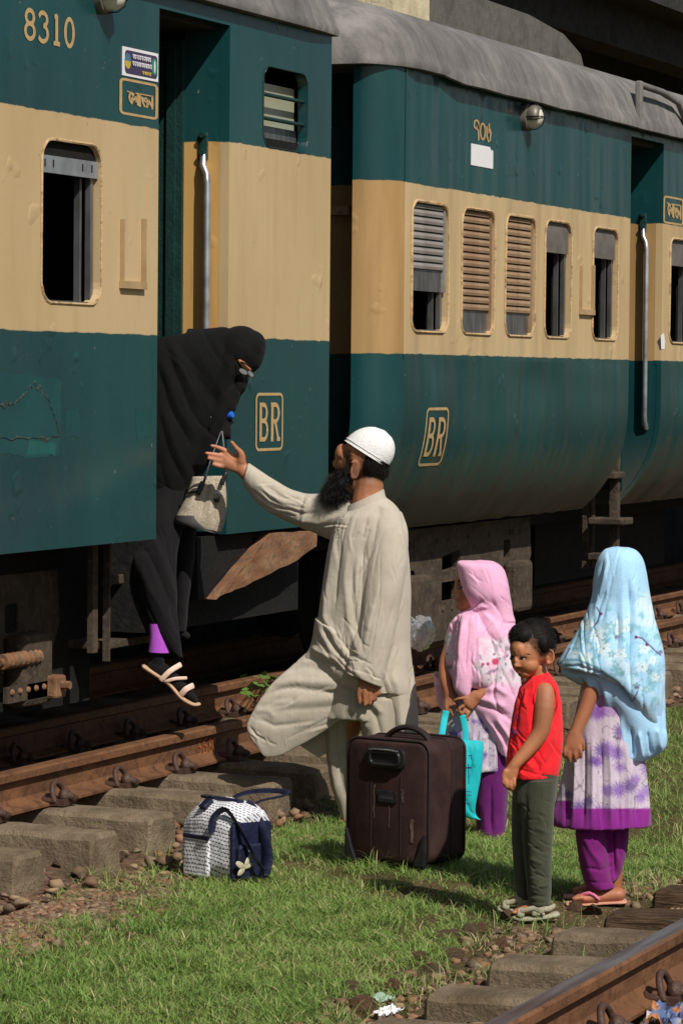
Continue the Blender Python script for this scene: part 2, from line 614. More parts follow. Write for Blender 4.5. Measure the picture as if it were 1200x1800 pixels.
# wall added to make the view under the deck dark, one bay open to the sky
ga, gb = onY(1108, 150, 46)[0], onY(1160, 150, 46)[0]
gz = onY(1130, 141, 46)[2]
G().box2((20, 46, 0), (ga, 46.6, 14)).obj('backdrop_wall', M_WALLC, fly)
G().box2((gb, 46, 0), (300, 46.6, 14)).obj('backdrop_wall', M_WALLC, fly)
G().box2((ga, 46, gz), (gb, 46.6, 14)).obj('backdrop_wall', M_WALLC, fly)
# the curved pier head
YF = 17.0
pth = [(560, -60), (660, -52), (760, -30), (850, -2), (930, 26), (990, 60), (1020, 95), (1028, 130), (1024, 175)]
inn = [(560, 40), (660, 46), (760, 60), (830, 82), (880, 104), (915, 130), (930, 150), (935, 165), (935, 185)]
ring = []
for (a, b), (c, d) in zip(pth, inn):
    A, B = fpt(a, b, YF), fpt(c, d, YF)
    ring.append([A, A+np.array((.2, 2.2, 0)), B+np.array((.2, 2.2, 0)), B])
G().rings(ring).obj('ramp_edge', M_FLY, fly)
a, b = fpt(690, 40, 15.5), fpt(772, 40, 15.5)
G().box2((a[0], 15.5, 0), (b[0]-.4, 16.1, 9)).obj('column', M_FLYC, fly)
# wall added beyond the train to block sky light beneath it
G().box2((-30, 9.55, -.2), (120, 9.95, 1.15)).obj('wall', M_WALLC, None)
bpy.data.objects['wall'].name = 'sky_blocker_wall'
tag(bpy.data.objects['sky_blocker_wall'], 'dark concrete wall added beyond the train to block the sky under it', 'wall')

# ------------------------------------------------------------------ grass
M_GRASS = None
def grass_mat():
    n = N('grass_blade')
    a = n.new('Attribute')
    a.attribute_name = 'col'
    n.out(a.outputs['Color'], .6, None, None, .25)
    tr = n.new('BsdfTranslucent')
    n.t.links.new(a.outputs['Color'], tr.inputs[0])
    mx = n.new('MixShader')
    mx.inputs[0].default_value = .28
    n.t.links.new(n.b.outputs[0], mx.inputs[1])
    n.t.links.new(tr.outputs[0], mx.inputs[2])
    n.t.links.new(mx.outputs[0], n.t.nodes['Material Output'].inputs[0])
    return n.m
M_GRASS = grass_mat()
def vnoise(x, y, f, seed):
    """cheap value noise on arrays"""
    r = np.random.default_rng(seed)
    T = r.random((64, 64))
    u, v = x*f, y*f
    i, j = np.floor(u).astype(int), np.floor(v).astype(int)
    a, b = u-i, v-j
    a, b = a*a*(3-2*a), b*b*(3-2*b)
    g_ = lambda p, q: T[p % 64, q % 64]
    return (g_(i, j)*(1-a)+g_(i+1, j)*a)*(1-b)+(g_(i, j+1)*(1-a)+g_(i+1, j+1)*a)*b
def cover(x, y):
    """how thickly the grass grows"""
    n1 = vnoise(x, y, 2.2, 1)*.6+vnoise(x, y, 6.5, 2)*.4
    n2 = vnoise(x, y, 14, 3)
    edge = y-3.36+.5*(n1-.5)
    c = np.clip((edge-.12)/.25, 0, 1)
    far = np.clip((5.42-y+.35*(n1-.5))/.22, 0, 1)
    bareL = np.clip(1-np.clip((11.25-x)/.5, 0, 1)*np.clip((y-4.98+.3*(n1-.5))/.15, 0, 1), 0, 1)
    bareB = 1-np.exp(-(((x-11.75)/.5)**2+((y-5.18)/.16)**2)*1.2)
    foot = 1-np.clip(1.5-np.hypot((x-11.3)/.7, (y-3.58)/.30), 0, 1)
    c = c*far*bareL*bareB*np.clip(foot+.04, 0, 1)
    hole = np.clip((vnoise(x, y, 3.3, 21)*.6+vnoise(x, y, 8.5, 22)*.4-.30)/.12, .12, 1)
    return np.clip(c*(.5+.75*n2+.25*n1)*hole, 0, 1)
def blades(nb, x0, x1, y0, y1, hmin, hmax, seed, tuft=None, dead=None):
    r = np.random.default_rng(seed)
    x = r.uniform(x0, x1, nb)
    y = r.uniform(y0, y1, nb)
    keep = r.random(nb) < (cover(x, y) if tuft is None else tuft(x, y))
    x, y = x[keep], y[keep]
    m = len(x)
    h = r.uniform(hmin, hmax, m)*(.65+.7*vnoise(x, y, 9, 8))
    az = r.uniform(0, 2*pi, m)
    lean = r.uniform(.3, 2.0, m)*h
    wd = r.uniform(.0009, .0021, m)
    dx, dy = np.cos(az), np.sin(az)
    fx, fy = -np.sin(az+r.uniform(-.9, .9, m)), np.cos(az+r.uniform(-.9, .9, m))
    z0 = .012*0-.012
    P = []
    for t, q, hh in ((0, 1, 0), (.35, .9, .5), (.72, .6, .85), (1, 0, 1)):
        cx, cy, cz = x+dx*lean*t**1.7, y+dy*lean*t**1.7, z0+h*hh*(1-.3*t*(lean/h/2.0))
        if q:
            P += [np.stack([cx-fx*wd*q, cy-fy*wd*q, cz], 1), np.stack([cx+fx*wd*q, cy+fy*wd*q, cz], 1)]
        else:
            P += [np.stack([cx, cy, cz], 1)]
    V = np.stack(P, 1)
    base_i = np.arange(m)[:, None]*7
    tri = np.array([(0, 1, 3), (0, 3, 2), (2, 3, 5), (2, 5, 4), (4, 5, 6)])
    Fx = (base_i[:, :, None]+tri[None]).reshape(-1, 3)
    g1, g2, dry = np.array(sg(152, 176, 94)), np.array(sg(102, 140, 64)), np.array(sg(206, 192, 142))
    k = np.clip(vnoise(x, y, 1.7, 5)*.5+r.random(m)*.6-.05, 0, 1)[:, None]
    c = g1*k+g2*(1-k)
    isd = r.random(m) < (.08 if dead is None else dead)+.22*np.clip(vnoise(x, y, 3.1, 6)-.55, 0, 1)
    c[isd] = dry*r.uniform(.7, 1.05, (isd.sum(), 1))
    c *= r.uniform(.75, 1.15, (m, 1))
    return V.reshape(-1, 3), Fx, np.repeat(c, 7, 0)
parts = [blades(226000, 7.6, 13.4, 3.1, 5.6, .022, .06, 11), blades(80000, 13.4, 25, 3.1, 5.6, .03, .07, 12)]
tufts = [(onZ(px, py, z), rad, d) for px, py, z, rad, d in ((560, 1420, 0, .25, 1), (150, 1560, 0, .07, .9), (110, 1475, .05, .05, .8), (250, 1420, .08, .1, .6), (960, 1640, .0, .12, .5), (1000, 1690, .02, .12, .6), (860, 1715, .02, .12, .6), (610, 1525, 0, .06, 1), (690, 1532, 0, .10, 1), (745, 1535, 0, .08, 1), (790, 1528, 0, .1, 1), (1140, 1560, .0, .15, .5), (480, 1500, 0, .1, 1), (415, 1545, 0, .05, .8), (300, 1520, 0, .08, .7))]
def tuftd(x, y):
    d = np.zeros_like(x)
    for p, rad, k in tufts:
        d = np.maximum(d, k*np.exp(-((x-p[0])**2+(y-p[1])**2)/(rad*rad)))
    return d
parts.append(blades(56000, 9, 15, 2.9, 5.95, .045, .105, 13, tuftd, .1))
parts.append(blades(6000, 7.6, 16, 3.1, 5.6, .03, .075, 14, lambda x, y: np.clip(vnoise(x, y, 2.6, 31)*2.2-.95, 0, 1)*(y > 3.3)*(np.hypot((x-11.3)/.6, (y-3.62)/.24) > 1), .9))
parts.append(blades(9000, 7.6, 13, 3.1, 3.75, .02, .06, 15, lambda x, y: np.full_like(x, .8)*(vnoise(x, y, 5, 33) > .55)*(np.hypot((x-11.3)/.6, (y-3.62)/.24) > 1), .75))
off = 0
GV, GF, GC = [], [], []
for v_, f_, c_ in parts:
    GV.append(v_); GF.append(f_+off); GC.append(c_)
    off += len(v_)
kind(link('grass', np_mesh('grass', np.vstack(GV), np.vstack(GF), M_GRASS, np.vstack(GC))), 'stuff')
# ------------------------------------------------------------------ coaches
YC = 5.90
def S(px, py, Y=YC):
    p = onY(px, py, Y)
    return float(p[0]), float(p[2])
def coach_paint(name, zb1, zb2, wavy, dust_z, cr=None):
    n = N(name)
    sep = n.new('SeparateXYZ')
    n.t.links.new(n.tc.outputs['Object'], sep.inputs[0])
    z = sep.outputs[2]
    x = sep.outputs[0]
    wob = n.math('MULTIPLY', n.math('SUBTRACT', n.noise(9, 4), .5), .022)
    zz = n.math('ADD', z, wob)
    up = n.ramp(zz, zb2-.002, zb2+.002)
    lo = n.ramp(zz, zb1-.002, zb1+.002, 1, 0)
    isg = n.math('MAXIMUM', up, lo)
    big = n.noise(1.1, 5)
    green = n.mix(n.ramp(big, .35, .65), sg(22, 70, 71), sg(20, 60, 64))
    green = n.mix(n.ramp(n.noise(2.5, 5, stretch=(1, 1, .25)), .52, .75, 0, .6), green, sg(40, 78, 78))
    ca, cb_, cc_ = cr or (sg(196, 171, 129), sg(186, 160, 117), sg(172, 146, 104))
    cream = n.mix(n.ramp(big, .3, .7), ca, cb_)
    cream = n.mix(n.ramp(n.noise(6, 5, stretch=(1.6, 1.6, .22)), .5, .78, 0, .55), cream, cc_)
    col = n.mix(isg, cream, green)
    # grime: streaks, spatter, chips
    col = n.mix(n.ramp(n.noise(14, 5, stretch=(1.5, 1.5, .12)), .58, .8, 0, .16), col, sg(70, 60, 46))
    chips = n.ramp(n.noise(33, 3), .735, .75, 0, .8)
    col = n.mix(chips, col, n.mix(n.noise(3), sg(120, 96, 70), sg(150, 160, 150)))
    col = n.mix(n.ramp(n.noise(7, 4, stretch=(5, 5, .22)), .70, .78, 0, .3), col, sg(104, 72, 46))
    dz = n.math('ADD', z, n.math('MULTIPLY', n.math('SUBTRACT', n.noise(2.2, 5, stretch=(1, 1, .5)), .5), .5))
    dust = n.ramp(dz, dust_z, dust_z-.45, 0, .66)
    col = n.mix(dust, col, n.mix(n.ramp(n.noise(3, 4, stretch=(1, 1, .3)), .4, .6), sg(64, 66, 54), sg(84, 76, 62)))
    b = n.bump(n.noise(1.0, 2, stretch=(2.6, 1, .5)), wavy*1.3)
    b = n.bump(n.noise(30, 4), .0006, prev=b)
    b = n.bump(n.ramp(n.noise(5.5, 2), .66, .78), .004, prev=b)
    rough = n.math('ADD', n.ramp(isg, 0, 1, .6, .27), n.math('MULTIPLY', dust, .4))
    return n.out(col, rough, None, b, .45)
Z1B, Z1T = 2.045, 2.897
Z2B, Z2T = 1.995, 2.845
BOT1 = 1.195
P1 = coach_paint('coach_paint_flat', Z1B, Z1T, .010, .55)
P2 = coach_paint('coach_paint_wavy', Z2B, Z2T, .05, 1.5)
OCH = (sg(176, 142, 92), sg(164, 130, 82), sg(142, 110, 70))
P1E = coach_paint('coach_paint_ochre', Z1B, Z1T, .010, .55, (sg(206, 164, 98), sg(194, 152, 88), sg(166, 126, 74)))
P2E = coach_paint('coach_paint_ochre_end', Z2B, Z2T, .02, 1.62, OCH)
M_ROOF = (lambda n: n.out(n.mix(n.ramp(n.noise(6, 6, stretch=(1.6, 1, .5), rough=.7), .4, .75), n.mix(n.ramp(n.noise(1.5, 5), .4, .6), sg(134, 131, 126), sg(112, 109, 106)), sg(84, 82, 80)), .85, None, n.bump(n.noise(4, 6, rough=.7), .012), .3))(N('weathered_roof'))
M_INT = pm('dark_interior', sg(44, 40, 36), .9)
M_IRON = rust_mat('dirty_underframe', sg(78, 67, 56), sg(58, 49, 41), sg(96, 80, 64), .9)
M_RUSTY = rust_mat('flaking_rust', sg(142, 108, 80), sg(116, 78, 54), sg(96, 84, 70), .95)
M_DARKIRON = rust_mat('dark_underframe', sg(24, 22, 20), sg(17, 16, 15), sg(32, 28, 25), .9)
M_ALU = (lambda n: n.out(n.mix(n.ramp(n.noise(9, 4, stretch=(4, 1, .6)), .4, .65), sg(140, 140, 142), sg(108, 106, 104)), .42, .75, None, .5))(N('grey_aluminium'))
M_GALV = (lambda n: n.out(n.mix(n.ramp(n.noise(7, 5), .4, .65), sg(176, 180, 184), sg(140, 142, 146)), .38, .55, None, .5))(N('bright_metal_strip'))
M_LOUV = (lambda n: n.out(n.mix(n.ramp(n.noise(7, 5), .45, .7), sg(152, 126, 98), sg(128, 96, 70)), .7, .0, n.bump(n.noise(40, 3), .003), .4))(N('louvre_metal'))
M_LOUV2 = (lambda n: n.out(n.mix(n.ramp(n.noise(7, 5), .45, .7), sg(146, 142, 138), sg(122, 112, 102)), .6, .1, n.bump(n.noise(40, 3), .003), .4))(N('grey_louvre_metal'))
M_SHUT = pm('dull_shutter_metal', sg(118, 112, 106), .65, sg(92, 86, 80), scale=9, metal=.1)
M_PLAIN = pm('cream_trim_paint', sg(176, 150, 110), .8, sg(150, 122, 86), scale=9)
M_FRAME = pm('chipped_window_frame', sg(188, 160, 118), .8, sg(140, 108, 76), scale=24, bump=.006, bscale=70, lo=.5, hi=.7)
M_LAMP = pm('dull_lamp_metal', sg(132, 126, 116), .5, sg(100, 94, 84), scale=20, metal=.4)
M_CHROME = pm('handrail_steel', sg(196, 198, 202), .34, sg(150, 152, 156), scale=12, metal=.7)
M_LETTER = pm('lettering_paint', sg(190, 160, 112), .75, sg(172, 142, 96), scale=30)
M_RUBBER = pm('black_rubber', sg(22, 22, 22), .8)
M_WHITE = pm('white_paper', sg(232, 230, 232), .85, sg(220, 218, 222))
M_GLASSY = pm('lamp_glass', sg(226, 222, 205), .15, sg(200, 196, 180), spec=.7)
M_WINGLASS = pm('frosted_pane', sg(150, 164, 148), .3, sg(170, 156, 116), scale=3, spec=.6)
M_DGREEN = pm('door_green', sg(26, 60, 56), .5, sg(20, 46, 44), scale=9, bump=.004)

def side3(a, b, t):
    return (a, YC+t, b)
def roof_part(parent, x0, x1, gz, dome0, dome1):
    """barrel roof with a rolled gutter edge; dome lets an end round off"""
    half = [(-.045, 0.0), (-.05, .03), (-.035, .06), (-.02, .12), (.015, .21), (.08, .30), (.2, .375), (.42, .44), (.8, .49), (1.34, .51)]
    prof = half+[(2.68-a, b) for a, b in reversed(half[:-1])]
    rings = []
    st = [(x0, dome0), (x0+.03, dome0*.8), (x0+.10, dome0*.5), (x0+.22, dome0*.2), (x0+.38, 0)]
    n = int((x1-x0-.8)/.5)
    st += [(x0+.38+(x1-x0-.76)*i/n, 0) for i in range(1, n)]
    st += [(x1-.38, 0), (x1-.22, dome1*.2), (x1-.10, dome1*.5), (x1-.03, dome1*.8), (x1, dome1)]
    for x, d in st:
        rings.append([(x, YC+a+(1.34-a)*d*.16, gz+b*.86*(1-d*.62)) for a, b in prof])
    g = G()
    g.rings(rings)
    o = g.obj('roof', M_ROOF, parent, True)
    return o
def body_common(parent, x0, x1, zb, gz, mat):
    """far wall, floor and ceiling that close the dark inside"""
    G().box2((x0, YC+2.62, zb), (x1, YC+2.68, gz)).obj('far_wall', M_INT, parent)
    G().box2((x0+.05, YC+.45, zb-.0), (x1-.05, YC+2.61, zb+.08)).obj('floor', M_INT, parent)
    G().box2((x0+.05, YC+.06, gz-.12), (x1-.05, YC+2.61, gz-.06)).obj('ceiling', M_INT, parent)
def window_hole(x0, x1, z0, z1, r=.075):
    return rrect(x0, x1, z0, z1, r)
def frame_ring(parent, x0, x1, z0, z1, mat, wid=.03, proud=.012, r=.075, depth=.05, lump=.005):
    """irregular rolled lip round a window opening, part of the window"""
    g = G()
    inner = rrect(x0, x1, z0, z1, r, 7)
    outer = rrect(x0-wid, x1+wid, z0-wid, z1+wid, r+wid, 7)
    n = len(inner)
    rows = []
    for k, (pi_, po) in enumerate(zip(inner, outer)):
        j = lump*noise.noise((pi_[0]*30, pi_[1]*30, 1))
        mid = ((pi_[0]+po[0])/2, (pi_[1]+po[1])/2)
        rows.append([(po[0], YC-.0015, po[1]), (mid[0], YC-proud-j, mid[1]), (pi_[0], YC-proud*.5, pi_[1]), (pi_[0]+.004, YC+depth, pi_[1])])
    vs = [p for r_ in rows for p in r_]
    m = 4
    fs = [(k*m+a, ((k+1) % n)*m+a, ((k+1) % n)*m+a+1, k*m+a+1) for k in range(n) for a in range(m-1)]
    g.add(vs, fs)
    return g.obj('window', mat, parent, True)
def guides(win, x0, x1, z0, z1):
    """shutter guide channels on the right jamb"""
    G().box2((x1-.088, YC+.050, z0), (x1-.070, YC+.075, z1)).obj('guide_rail', M_ALU, win)
    G().box2((x1-.040, YC+.026, z0), (x1-.012, YC+.049, z1)).obj('guide_rail', M_ALU, win)
    G().box2((x1-.012, YC+.047, z0), (x1+.02, YC+.11, z1)).obj('guide_rail', M_DARKIRON, win)
    G().box2((x0-.02, YC+.047, z0), (x0+.012, YC+.085, z1)).obj('guide_rail', M_ALU, win)
    G().box2((x0, YC+.02, z0-.02), (x1, YC+.1, z0+.006)).obj('sill', M_ALU, win)
def louvre(win, x0, x1, z0, z1, slat_mat, pitch=.0425, plate_h=.115):
    """slatted metal shutter with a plain bottom rail; every slat a piece of its own"""
    G().box2((x0, YC+.024, z0), (x1, YC+.036, z0+plate_h)).obj('bottom_rail', M_ALU, win)
    z = z0+plate_h+.02
    me = None
    while z < z1:
        g = G()
        h = pitch*.93
        prof = [(.034, -h/2), (.032, -h*.1), (.044, h*.45), (.060, h/2), (.060, -h/2)]
        g.extrude_x([(YC-.022+a, b) for a, b in prof], x0, x1)
        if me is None:
            me = g.mesh('slat')
            me.materials.append(slat_mat)
        o = bpy.data.objects.new('slat', me)
        COL.objects.link(o)
        o.parent = win
        o.location = (0, 0, z)
        z += pitch
    G().box2((x1-.02, YC+.006, z0), (x1, YC+.03, z1)).obj('stile', slat_mat, win)
def bulkhead_lamp(parent, X, Z):
    c = Vector((X, YC, Z))
    g = G()
    prof = [(.0, .075), (-.02, .075), (-.022, .07)]
    g.tube([c+Vector((0, 0, 0)), c+Vector((0, -.03, 0)), c+Vector((0, -.034, 0))], [.075, .075, .066], 20)
    lamp = g.obj('lamp', M_LAMP, parent, True)
    gl = G()
    gl.tube([c+Vector((0, -.034, 0)), c+Vector((0, -.07, 0)), c+Vector((0, -.095, 0)), c+Vector((0, -.108, 0))], [.062, .058, .042, .015], 20)
    gl.obj('lamp_glass', M_GLASSY, lamp, True)
    hood = G()
    pts = []
    for i in range(13):
        a = radians(-20+220*i/12)
        pts.append((cos(a), sin(a)))
    rings = [[c+Vector((p[0]*r, y, p[1]*r)) for p in pts] for y, r in ((-.03, .068), (-.075, .064), (-.10, .05))]
    hood.rings(rings, False, False)
    ho = hood.obj('lamp_hood', M_LAMP, lamp, True)
    sd = ho.modifiers.new('s', 'SOLIDIFY')
    sd.thickness = .004
    for a in (0, pi/2):
        pts = [c+Vector((cos(a)*r, y, sin(a)*r)) for y, r in ((-.03, .07), (-.075, .066), (-.105, .045), (-.116, 0), (-.105, -.045), (-.075, -.066), (-.03, -.07))]
        G().tube(pts, .0028, 6).obj('guard_wire', M_DARKIRON, lamp, True)
    return lamp
def holder(parent, x0, x1, z0, z1):
    h = G().box2((x0-.02, YC-.02, z0-.03), (x1+.02, YC-.001, z0)).obj('board_holder', M_PLAIN, parent)
    G().box2((x0-.012, YC-.016, z0), (x0, YC-.001, z1)).obj('bracket', M_PLAIN, h)
    G().box2((x1, YC-.02, z0), (x1+.012, YC-.001, z1+.01)).obj('bracket', M_PLAIN, h)
def letters(parent, name, polys, x0, x1, z0, z1, wd, asp=1.0, wv=None, Y=YC, yfun=None, mat=None):
    """glyph strokes given in a unit box"""
    g = G()
    def to3(a, b, t):
        X = x0+(x1-x0)*a/asp
        Z = z0+(z1-z0)*b
        yy = yfun(X, Z) if yfun else Y
        return (X, yy-t, Z)
    if yfun:
        polys = [[(p[0]+(q[0]-p[0])*i/6, p[1]+(q[1]-p[1])*i/6) for p, q in zip(l[:-1], l[1:]) for i in range(6)]+[l[-1]] for l in polys]
    strokes(g, polys, wd, to3, .0035 if yfun else .002, wv)
    o = g.obj(name, mat or M_LETTER, parent)
    return o
def box_outline(r=.12, asp=1.0):
    p = rrect(0, asp, 0, 1, r, 5)
    return [p+[p[0]]]
GL_8 = [arc(.5, .74, .36, .23, 0, 360, 18), arc(.5, .26, .42, .26, 0, 360, 18)]
GL_3 = [[(.08, .82)]+arc(.45, .76, .4, .22, 130, -80, 12), arc(.45, .27, .45, .27, 85, -150, 14)]
GL_1 = [[(.5, 1), (.5, 0)], [(.28, .93), (.55, .98)], [(.2, .02), (.8, .02)]]
GL_0 = [arc(.5, .5, .4, .47, 0, 360, 22)]
GL_B = [[(.14, 0), (.14, 1)], [(.0, .97), (.5, .97)]+arc(.5, .75, .34, .22, 90, -90, 10)+[(.14, .53)], [(.14, .53), (.55, .53)]+arc(.55, .275, .36, .25, 90, -90, 10)+[(0, .03)]]
GL_R = [[(.14, 0), (.14, 1)], [(0, .97), (.5, .97)]+arc(.5, .74, .36, .23, 90, -90, 10)+[(.14, .51)], [(.5, .5), (.82, .03)], [(.0, .02), (.3, .02)], [(.66, .02), (1, .02)]]
# the three Bengali letters of the class board
GL_SHOBHON = [[(.02, .98), (.2, .93), (.3, .84)], [(.14, .92), (.1, .6), (.14, .3), (.2, .12), (.22, .3), (.17, .5)], [(.18, .92), (.26, .7), (.3, .5), (.28, .42), (.2, .5), (.24, .64), (.34, .72), (.38, .5), (.36, .3)], [(.34, .92), (.42, .94), (.43, .1)], [(.33, .95), (1.0, .95)], [(.5, .94), (.51, .05)], [(.58, .78), (.62, .4), (.7, .1), (.78, .08), (.8, .3), (.79, .6), (.72, .78), (.66, .7), (.7, .5), (.75, .42)], [(.98, .94), (.99, .3), (.98, .02)], [(.98, .12), (.9, .45), (.84, .62), (.8, .52), (.82, .35), (.86, .3)]]
GL_906 = [arc(.16, .72, .13, .2, -90, 250, 12)+[(.27, .75), (.26, .4), (.29, .1), (.24, .05)], arc(.5, .48, .13, .36, 0, 360, 18), [(.72, .75), (.73, .3), (.82, .06), (.9, .15), (.95, .5), (.93, .68), (.87, .45), (.84, .4), (.85, .9)]]

# ---------------------------------------------------------------- first coach
xL, xE = -3.0, S(580, 440)[0]
dx0, dx1 = S(278, 400)[0], S(402, 400)[0]
G1 = 3.50
c1 = thing('railway_coach', 'green and cream railway coach numbered 8310 with the open doorway the woman leans from', 'railway coach', (11, YC+1.34, 0))
ax0, az1 = S(75, 244)
ax1, az0 = S(176, 534)
t0x, t1x = S(463, 200)[0], S(540, 200)[0]
tz1, tz0 = S(500, 124)[1], S(500, 262)[1]
holesA = [window_hole(ax0, ax1, az0, az1, .085)]
for k in range(1, 9):
    holesA.append(window_hole(ax0-1.45*k, ax1-1.45*k, az0, az1, .085))
me = plate([(xL, BOT1), (dx0, BOT1), (dx0, G1), (xL, G1)], holesA, side3, .045)
link('side_wall', me, c1, P1)
BOT1B = BOT1-.01
me = plate([(dx1, BOT1B), (xE, BOT1B), (xE, G1), (dx1, G1)], [window_hole(t0x, t1x, tz0, tz1, .07)], side3, .045)
link('side_wall', me, c1, P1)
body_common(c1, xL, xE, BOT1, G1, P1)
G().box2((xE-.05, YC+.046, BOT1), (xE-.002, YC+2.6, G1)).obj('end_wall', P1, c1)
G().box2((dx0, YC, G1-.10), (dx1, YC+.045, G1)).obj('door_header', P1, c1)
r1 = roof_part(c1, xL, xE+.04, G1-.03, 0, .12)
# doorway: recessed return wall carrying the handrail, and the open door beyond
rw = .215
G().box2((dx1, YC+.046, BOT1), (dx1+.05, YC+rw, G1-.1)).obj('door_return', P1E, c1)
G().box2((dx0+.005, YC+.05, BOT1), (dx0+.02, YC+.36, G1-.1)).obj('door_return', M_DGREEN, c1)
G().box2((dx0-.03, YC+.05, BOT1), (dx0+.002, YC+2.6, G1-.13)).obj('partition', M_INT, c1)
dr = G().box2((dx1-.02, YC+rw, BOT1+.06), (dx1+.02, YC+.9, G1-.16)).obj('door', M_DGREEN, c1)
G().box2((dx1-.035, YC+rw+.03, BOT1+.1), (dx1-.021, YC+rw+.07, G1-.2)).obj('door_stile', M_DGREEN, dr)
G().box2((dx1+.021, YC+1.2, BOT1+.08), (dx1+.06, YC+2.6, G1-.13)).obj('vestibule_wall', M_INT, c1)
# toilet compartment wall behind the door so that the inside stays dark
def handrail(parent, Xw, yy, z0, z1, zbend):
    """grab rail standing off the return wall, bolted at its head"""
    g = G()
    st = .042
    pts = [(Xw-.006, yy+.035, z1), (Xw-.02, yy+.03, z1-.05), (Xw-st*.8, yy+.008, z1-.085), (Xw-st, yy, z1-.13), (Xw-st, yy, z0+.1), (Xw-st*.8, yy, z0+.06), (Xw-.005, yy, z0+.02)]
    g.tube(pts, .0155, 12)
    h = g.obj('handrail', M_CHROME, parent, True)
    b = G().box((Xw-.006, yy+.035, z1+.035), (.012, .045, .12)).obj('rail_bracket', M_DGREEN, h, bevel=.006)
    for dz in (.0, .075):
        G().tube([(Xw-.012, yy+.035, z1+.01+dz), (Xw-.028, yy+.035, z1+.01+dz)], .013, 6).obj('bolt', M_DGREEN, h)
ph = onX(371, 330, dx1)
handrail(c1, dx1, float(ph[1])+.0, 1.75, float(onX(360, 272, dx1)[2]), .1)
# windows of the first coach
wn1 = frame_ring(c1, ax0, ax1, az0, az1, M_FRAME, .013, .007, .085)
guides(wn1, ax0, ax1, az0, az1)
G().box2((ax0, YC+.010, az1-.125), (ax1-.003, YC+.026, az1-.058)).obj('shutter_edge', M_GALV, wn1)
G().box2((ax0, YC+.018, az1-.057), (ax1-.003, YC+.03, az1+.02)).obj('shutter', M_DARKIRON, wn1)
for fx in (.08, .22, .72, .88):
    G().box((ax0+(ax1-ax0)*fx, YC+.0085, az1-.088), (.006, .003, .03)).obj('shutter_slot', M_DARKIRON, wn1)
for k in range(1, 9):
    wk = frame_ring(c1, ax0-1.45*k, ax1-1.45*k, az0, az1, M_FRAME, .013, .007, .085)
tw = frame_ring(c1, t0x, t1x, tz0, tz1, M_DGREEN, .006, .004, .07)
G().box2((t0x-.01, YC+.07, tz0-.01), (t1x+.01, YC+.076, tz1-.06)).obj('pane', M_WINGLASS, tw)
G().box2((t0x, YC+.04, tz0), (t1x, YC+.09, tz0+.04)).obj('sill', M_DARKIRON, tw)
G().box2((t0x, YC+.055, tz0+.045), (t1x, YC+.07, tz0+.10)).obj('shutter_edge', M_ALU, tw)
for f in (.36, .66):
    zz = tz0+(tz1-tz0)*f
    G().tube([(t0x-.01, YC+.022, zz), (t1x+.01, YC+.022, zz)], .0095, 8).obj('window_bar', M_DGREEN, tw, True)
hx0, hz1 = S(214, 385)
hx1, hz0 = S(248, 496)
holder(c1, hx0, hx1, hz0, hz1)
lx, lz = S(178, -3)
bulkhead_lamp(c1, lx, lz+.01)
# number 8310
nx0, nz1 = S(43, 14)
nx1, _ = S(132, 40)
nz0 = S(43, 66)[1]
wN = (nx1-nx0)/4.35
for k, gl in enumerate((GL_8, GL_3, GL_1, GL_0)):
    xa = nx0+k*wN*1.13
    letters(c1, 'number', gl, xa, xa+wN*.9, nz0, nz1, .26, 1.0, .6)
# class board and notice
bx0, bz1 = S(212, 138)
bx1 = S(275, 170)[0]
bz0 = S(212, 198)[1]
letters(c1, 'class_board_border', box_outline(.09), bx0, bx1, bz0, bz1, .075, 1.0)
letters(c1, 'class_lettering', GL_SHOBHON, bx0+.055, bx1-.04, bz0+.035, bz1-.045, .078, 1.0)
sx0, sz1 = S(214.5, 81)
sx1 = S(277, 96)[0]
sz0 = S(214.5, 132)[1]
M_PURPLE = pm('notice_purple', sg(72, 60, 92), .5, sg(62, 52, 82))
st = link('notice', plate([(sx0, sz0), (sx1, sz0), (sx1, sz1), (sx0, sz1)], [], lambda a, b, t: (a, YC-.004+t, b), .003), c1, M_WHITE)
link('notice_field', plate(rrect(sx0+.02, sx1-.012, sz0+.012, sz1-.012, .02), [], lambda a, b, t: (a, YC-.0062+t, b), .0015), st, M_PURPLE)
M_NGREEN = pm('notice_green', sg(60, 140, 112), .5)
M_NYEL = pm('notice_yellow', sg(206, 184, 70), .5)
M_NBLUE = pm('notice_blue', sg(84, 128, 152), .5)
W_, H_ = sx1-sx0, sz1-sz0
def disc(cx, cz, rx, rz, a0, a1, mat, dep):
    pts = [(cx+rx*cos(radians(a0+(a1-a0)*i/20)), cz+rz*sin(radians(a0+(a1-a0)*i/20))) for i in range(21 if a1-a0 < 360 else 20)]
    link('notice_emblem', plate(pts, [], lambda a, b, t: (a, YC-.0062-dep+t, b), .001), st, mat)
disc(sx0+W_*.13, sz0+H_*.52, W_*.085, H_*.27, 0, 180, M_NBLUE, .001)
disc(sx0+W_*.13, sz0+H_*.52, W_*.085, H_*.27, 180, 360, M_NYEL, .001)
disc(sx0+W_*.88, sz0+H_*.5, W_*.085, H_*.3, 0, 360, M_NGREEN, .001)
disc(sx0+W_*.88, sz0+H_*.5, W_*.018, H_*.22, 0, 360, M_WHITE, .002)
rr = random.Random(5)
tg = G()
def tline(x0, x1, zc, h):
    x = x0
    while x < x1:
        w_ = rr.uniform(.010, .022)
        strokes(tg, [[(x, zc+h*.5), (x+w_, zc+h*.5)], [(x+w_*.8, zc+h*.5), (x+w_*.8, zc-h*.5)], [(x+w_*.1, zc+h*.3), (x+w_*.5, zc-h*.3), (x+w_*.8, zc+h*.1)]], .0045, lambda a, b, t: (a, YC-.0068-t, b))
        x += w_*1.12
tline(sx0+W_*.24, sx0+W_*.76, sz0+H_*.70, H_*.14)
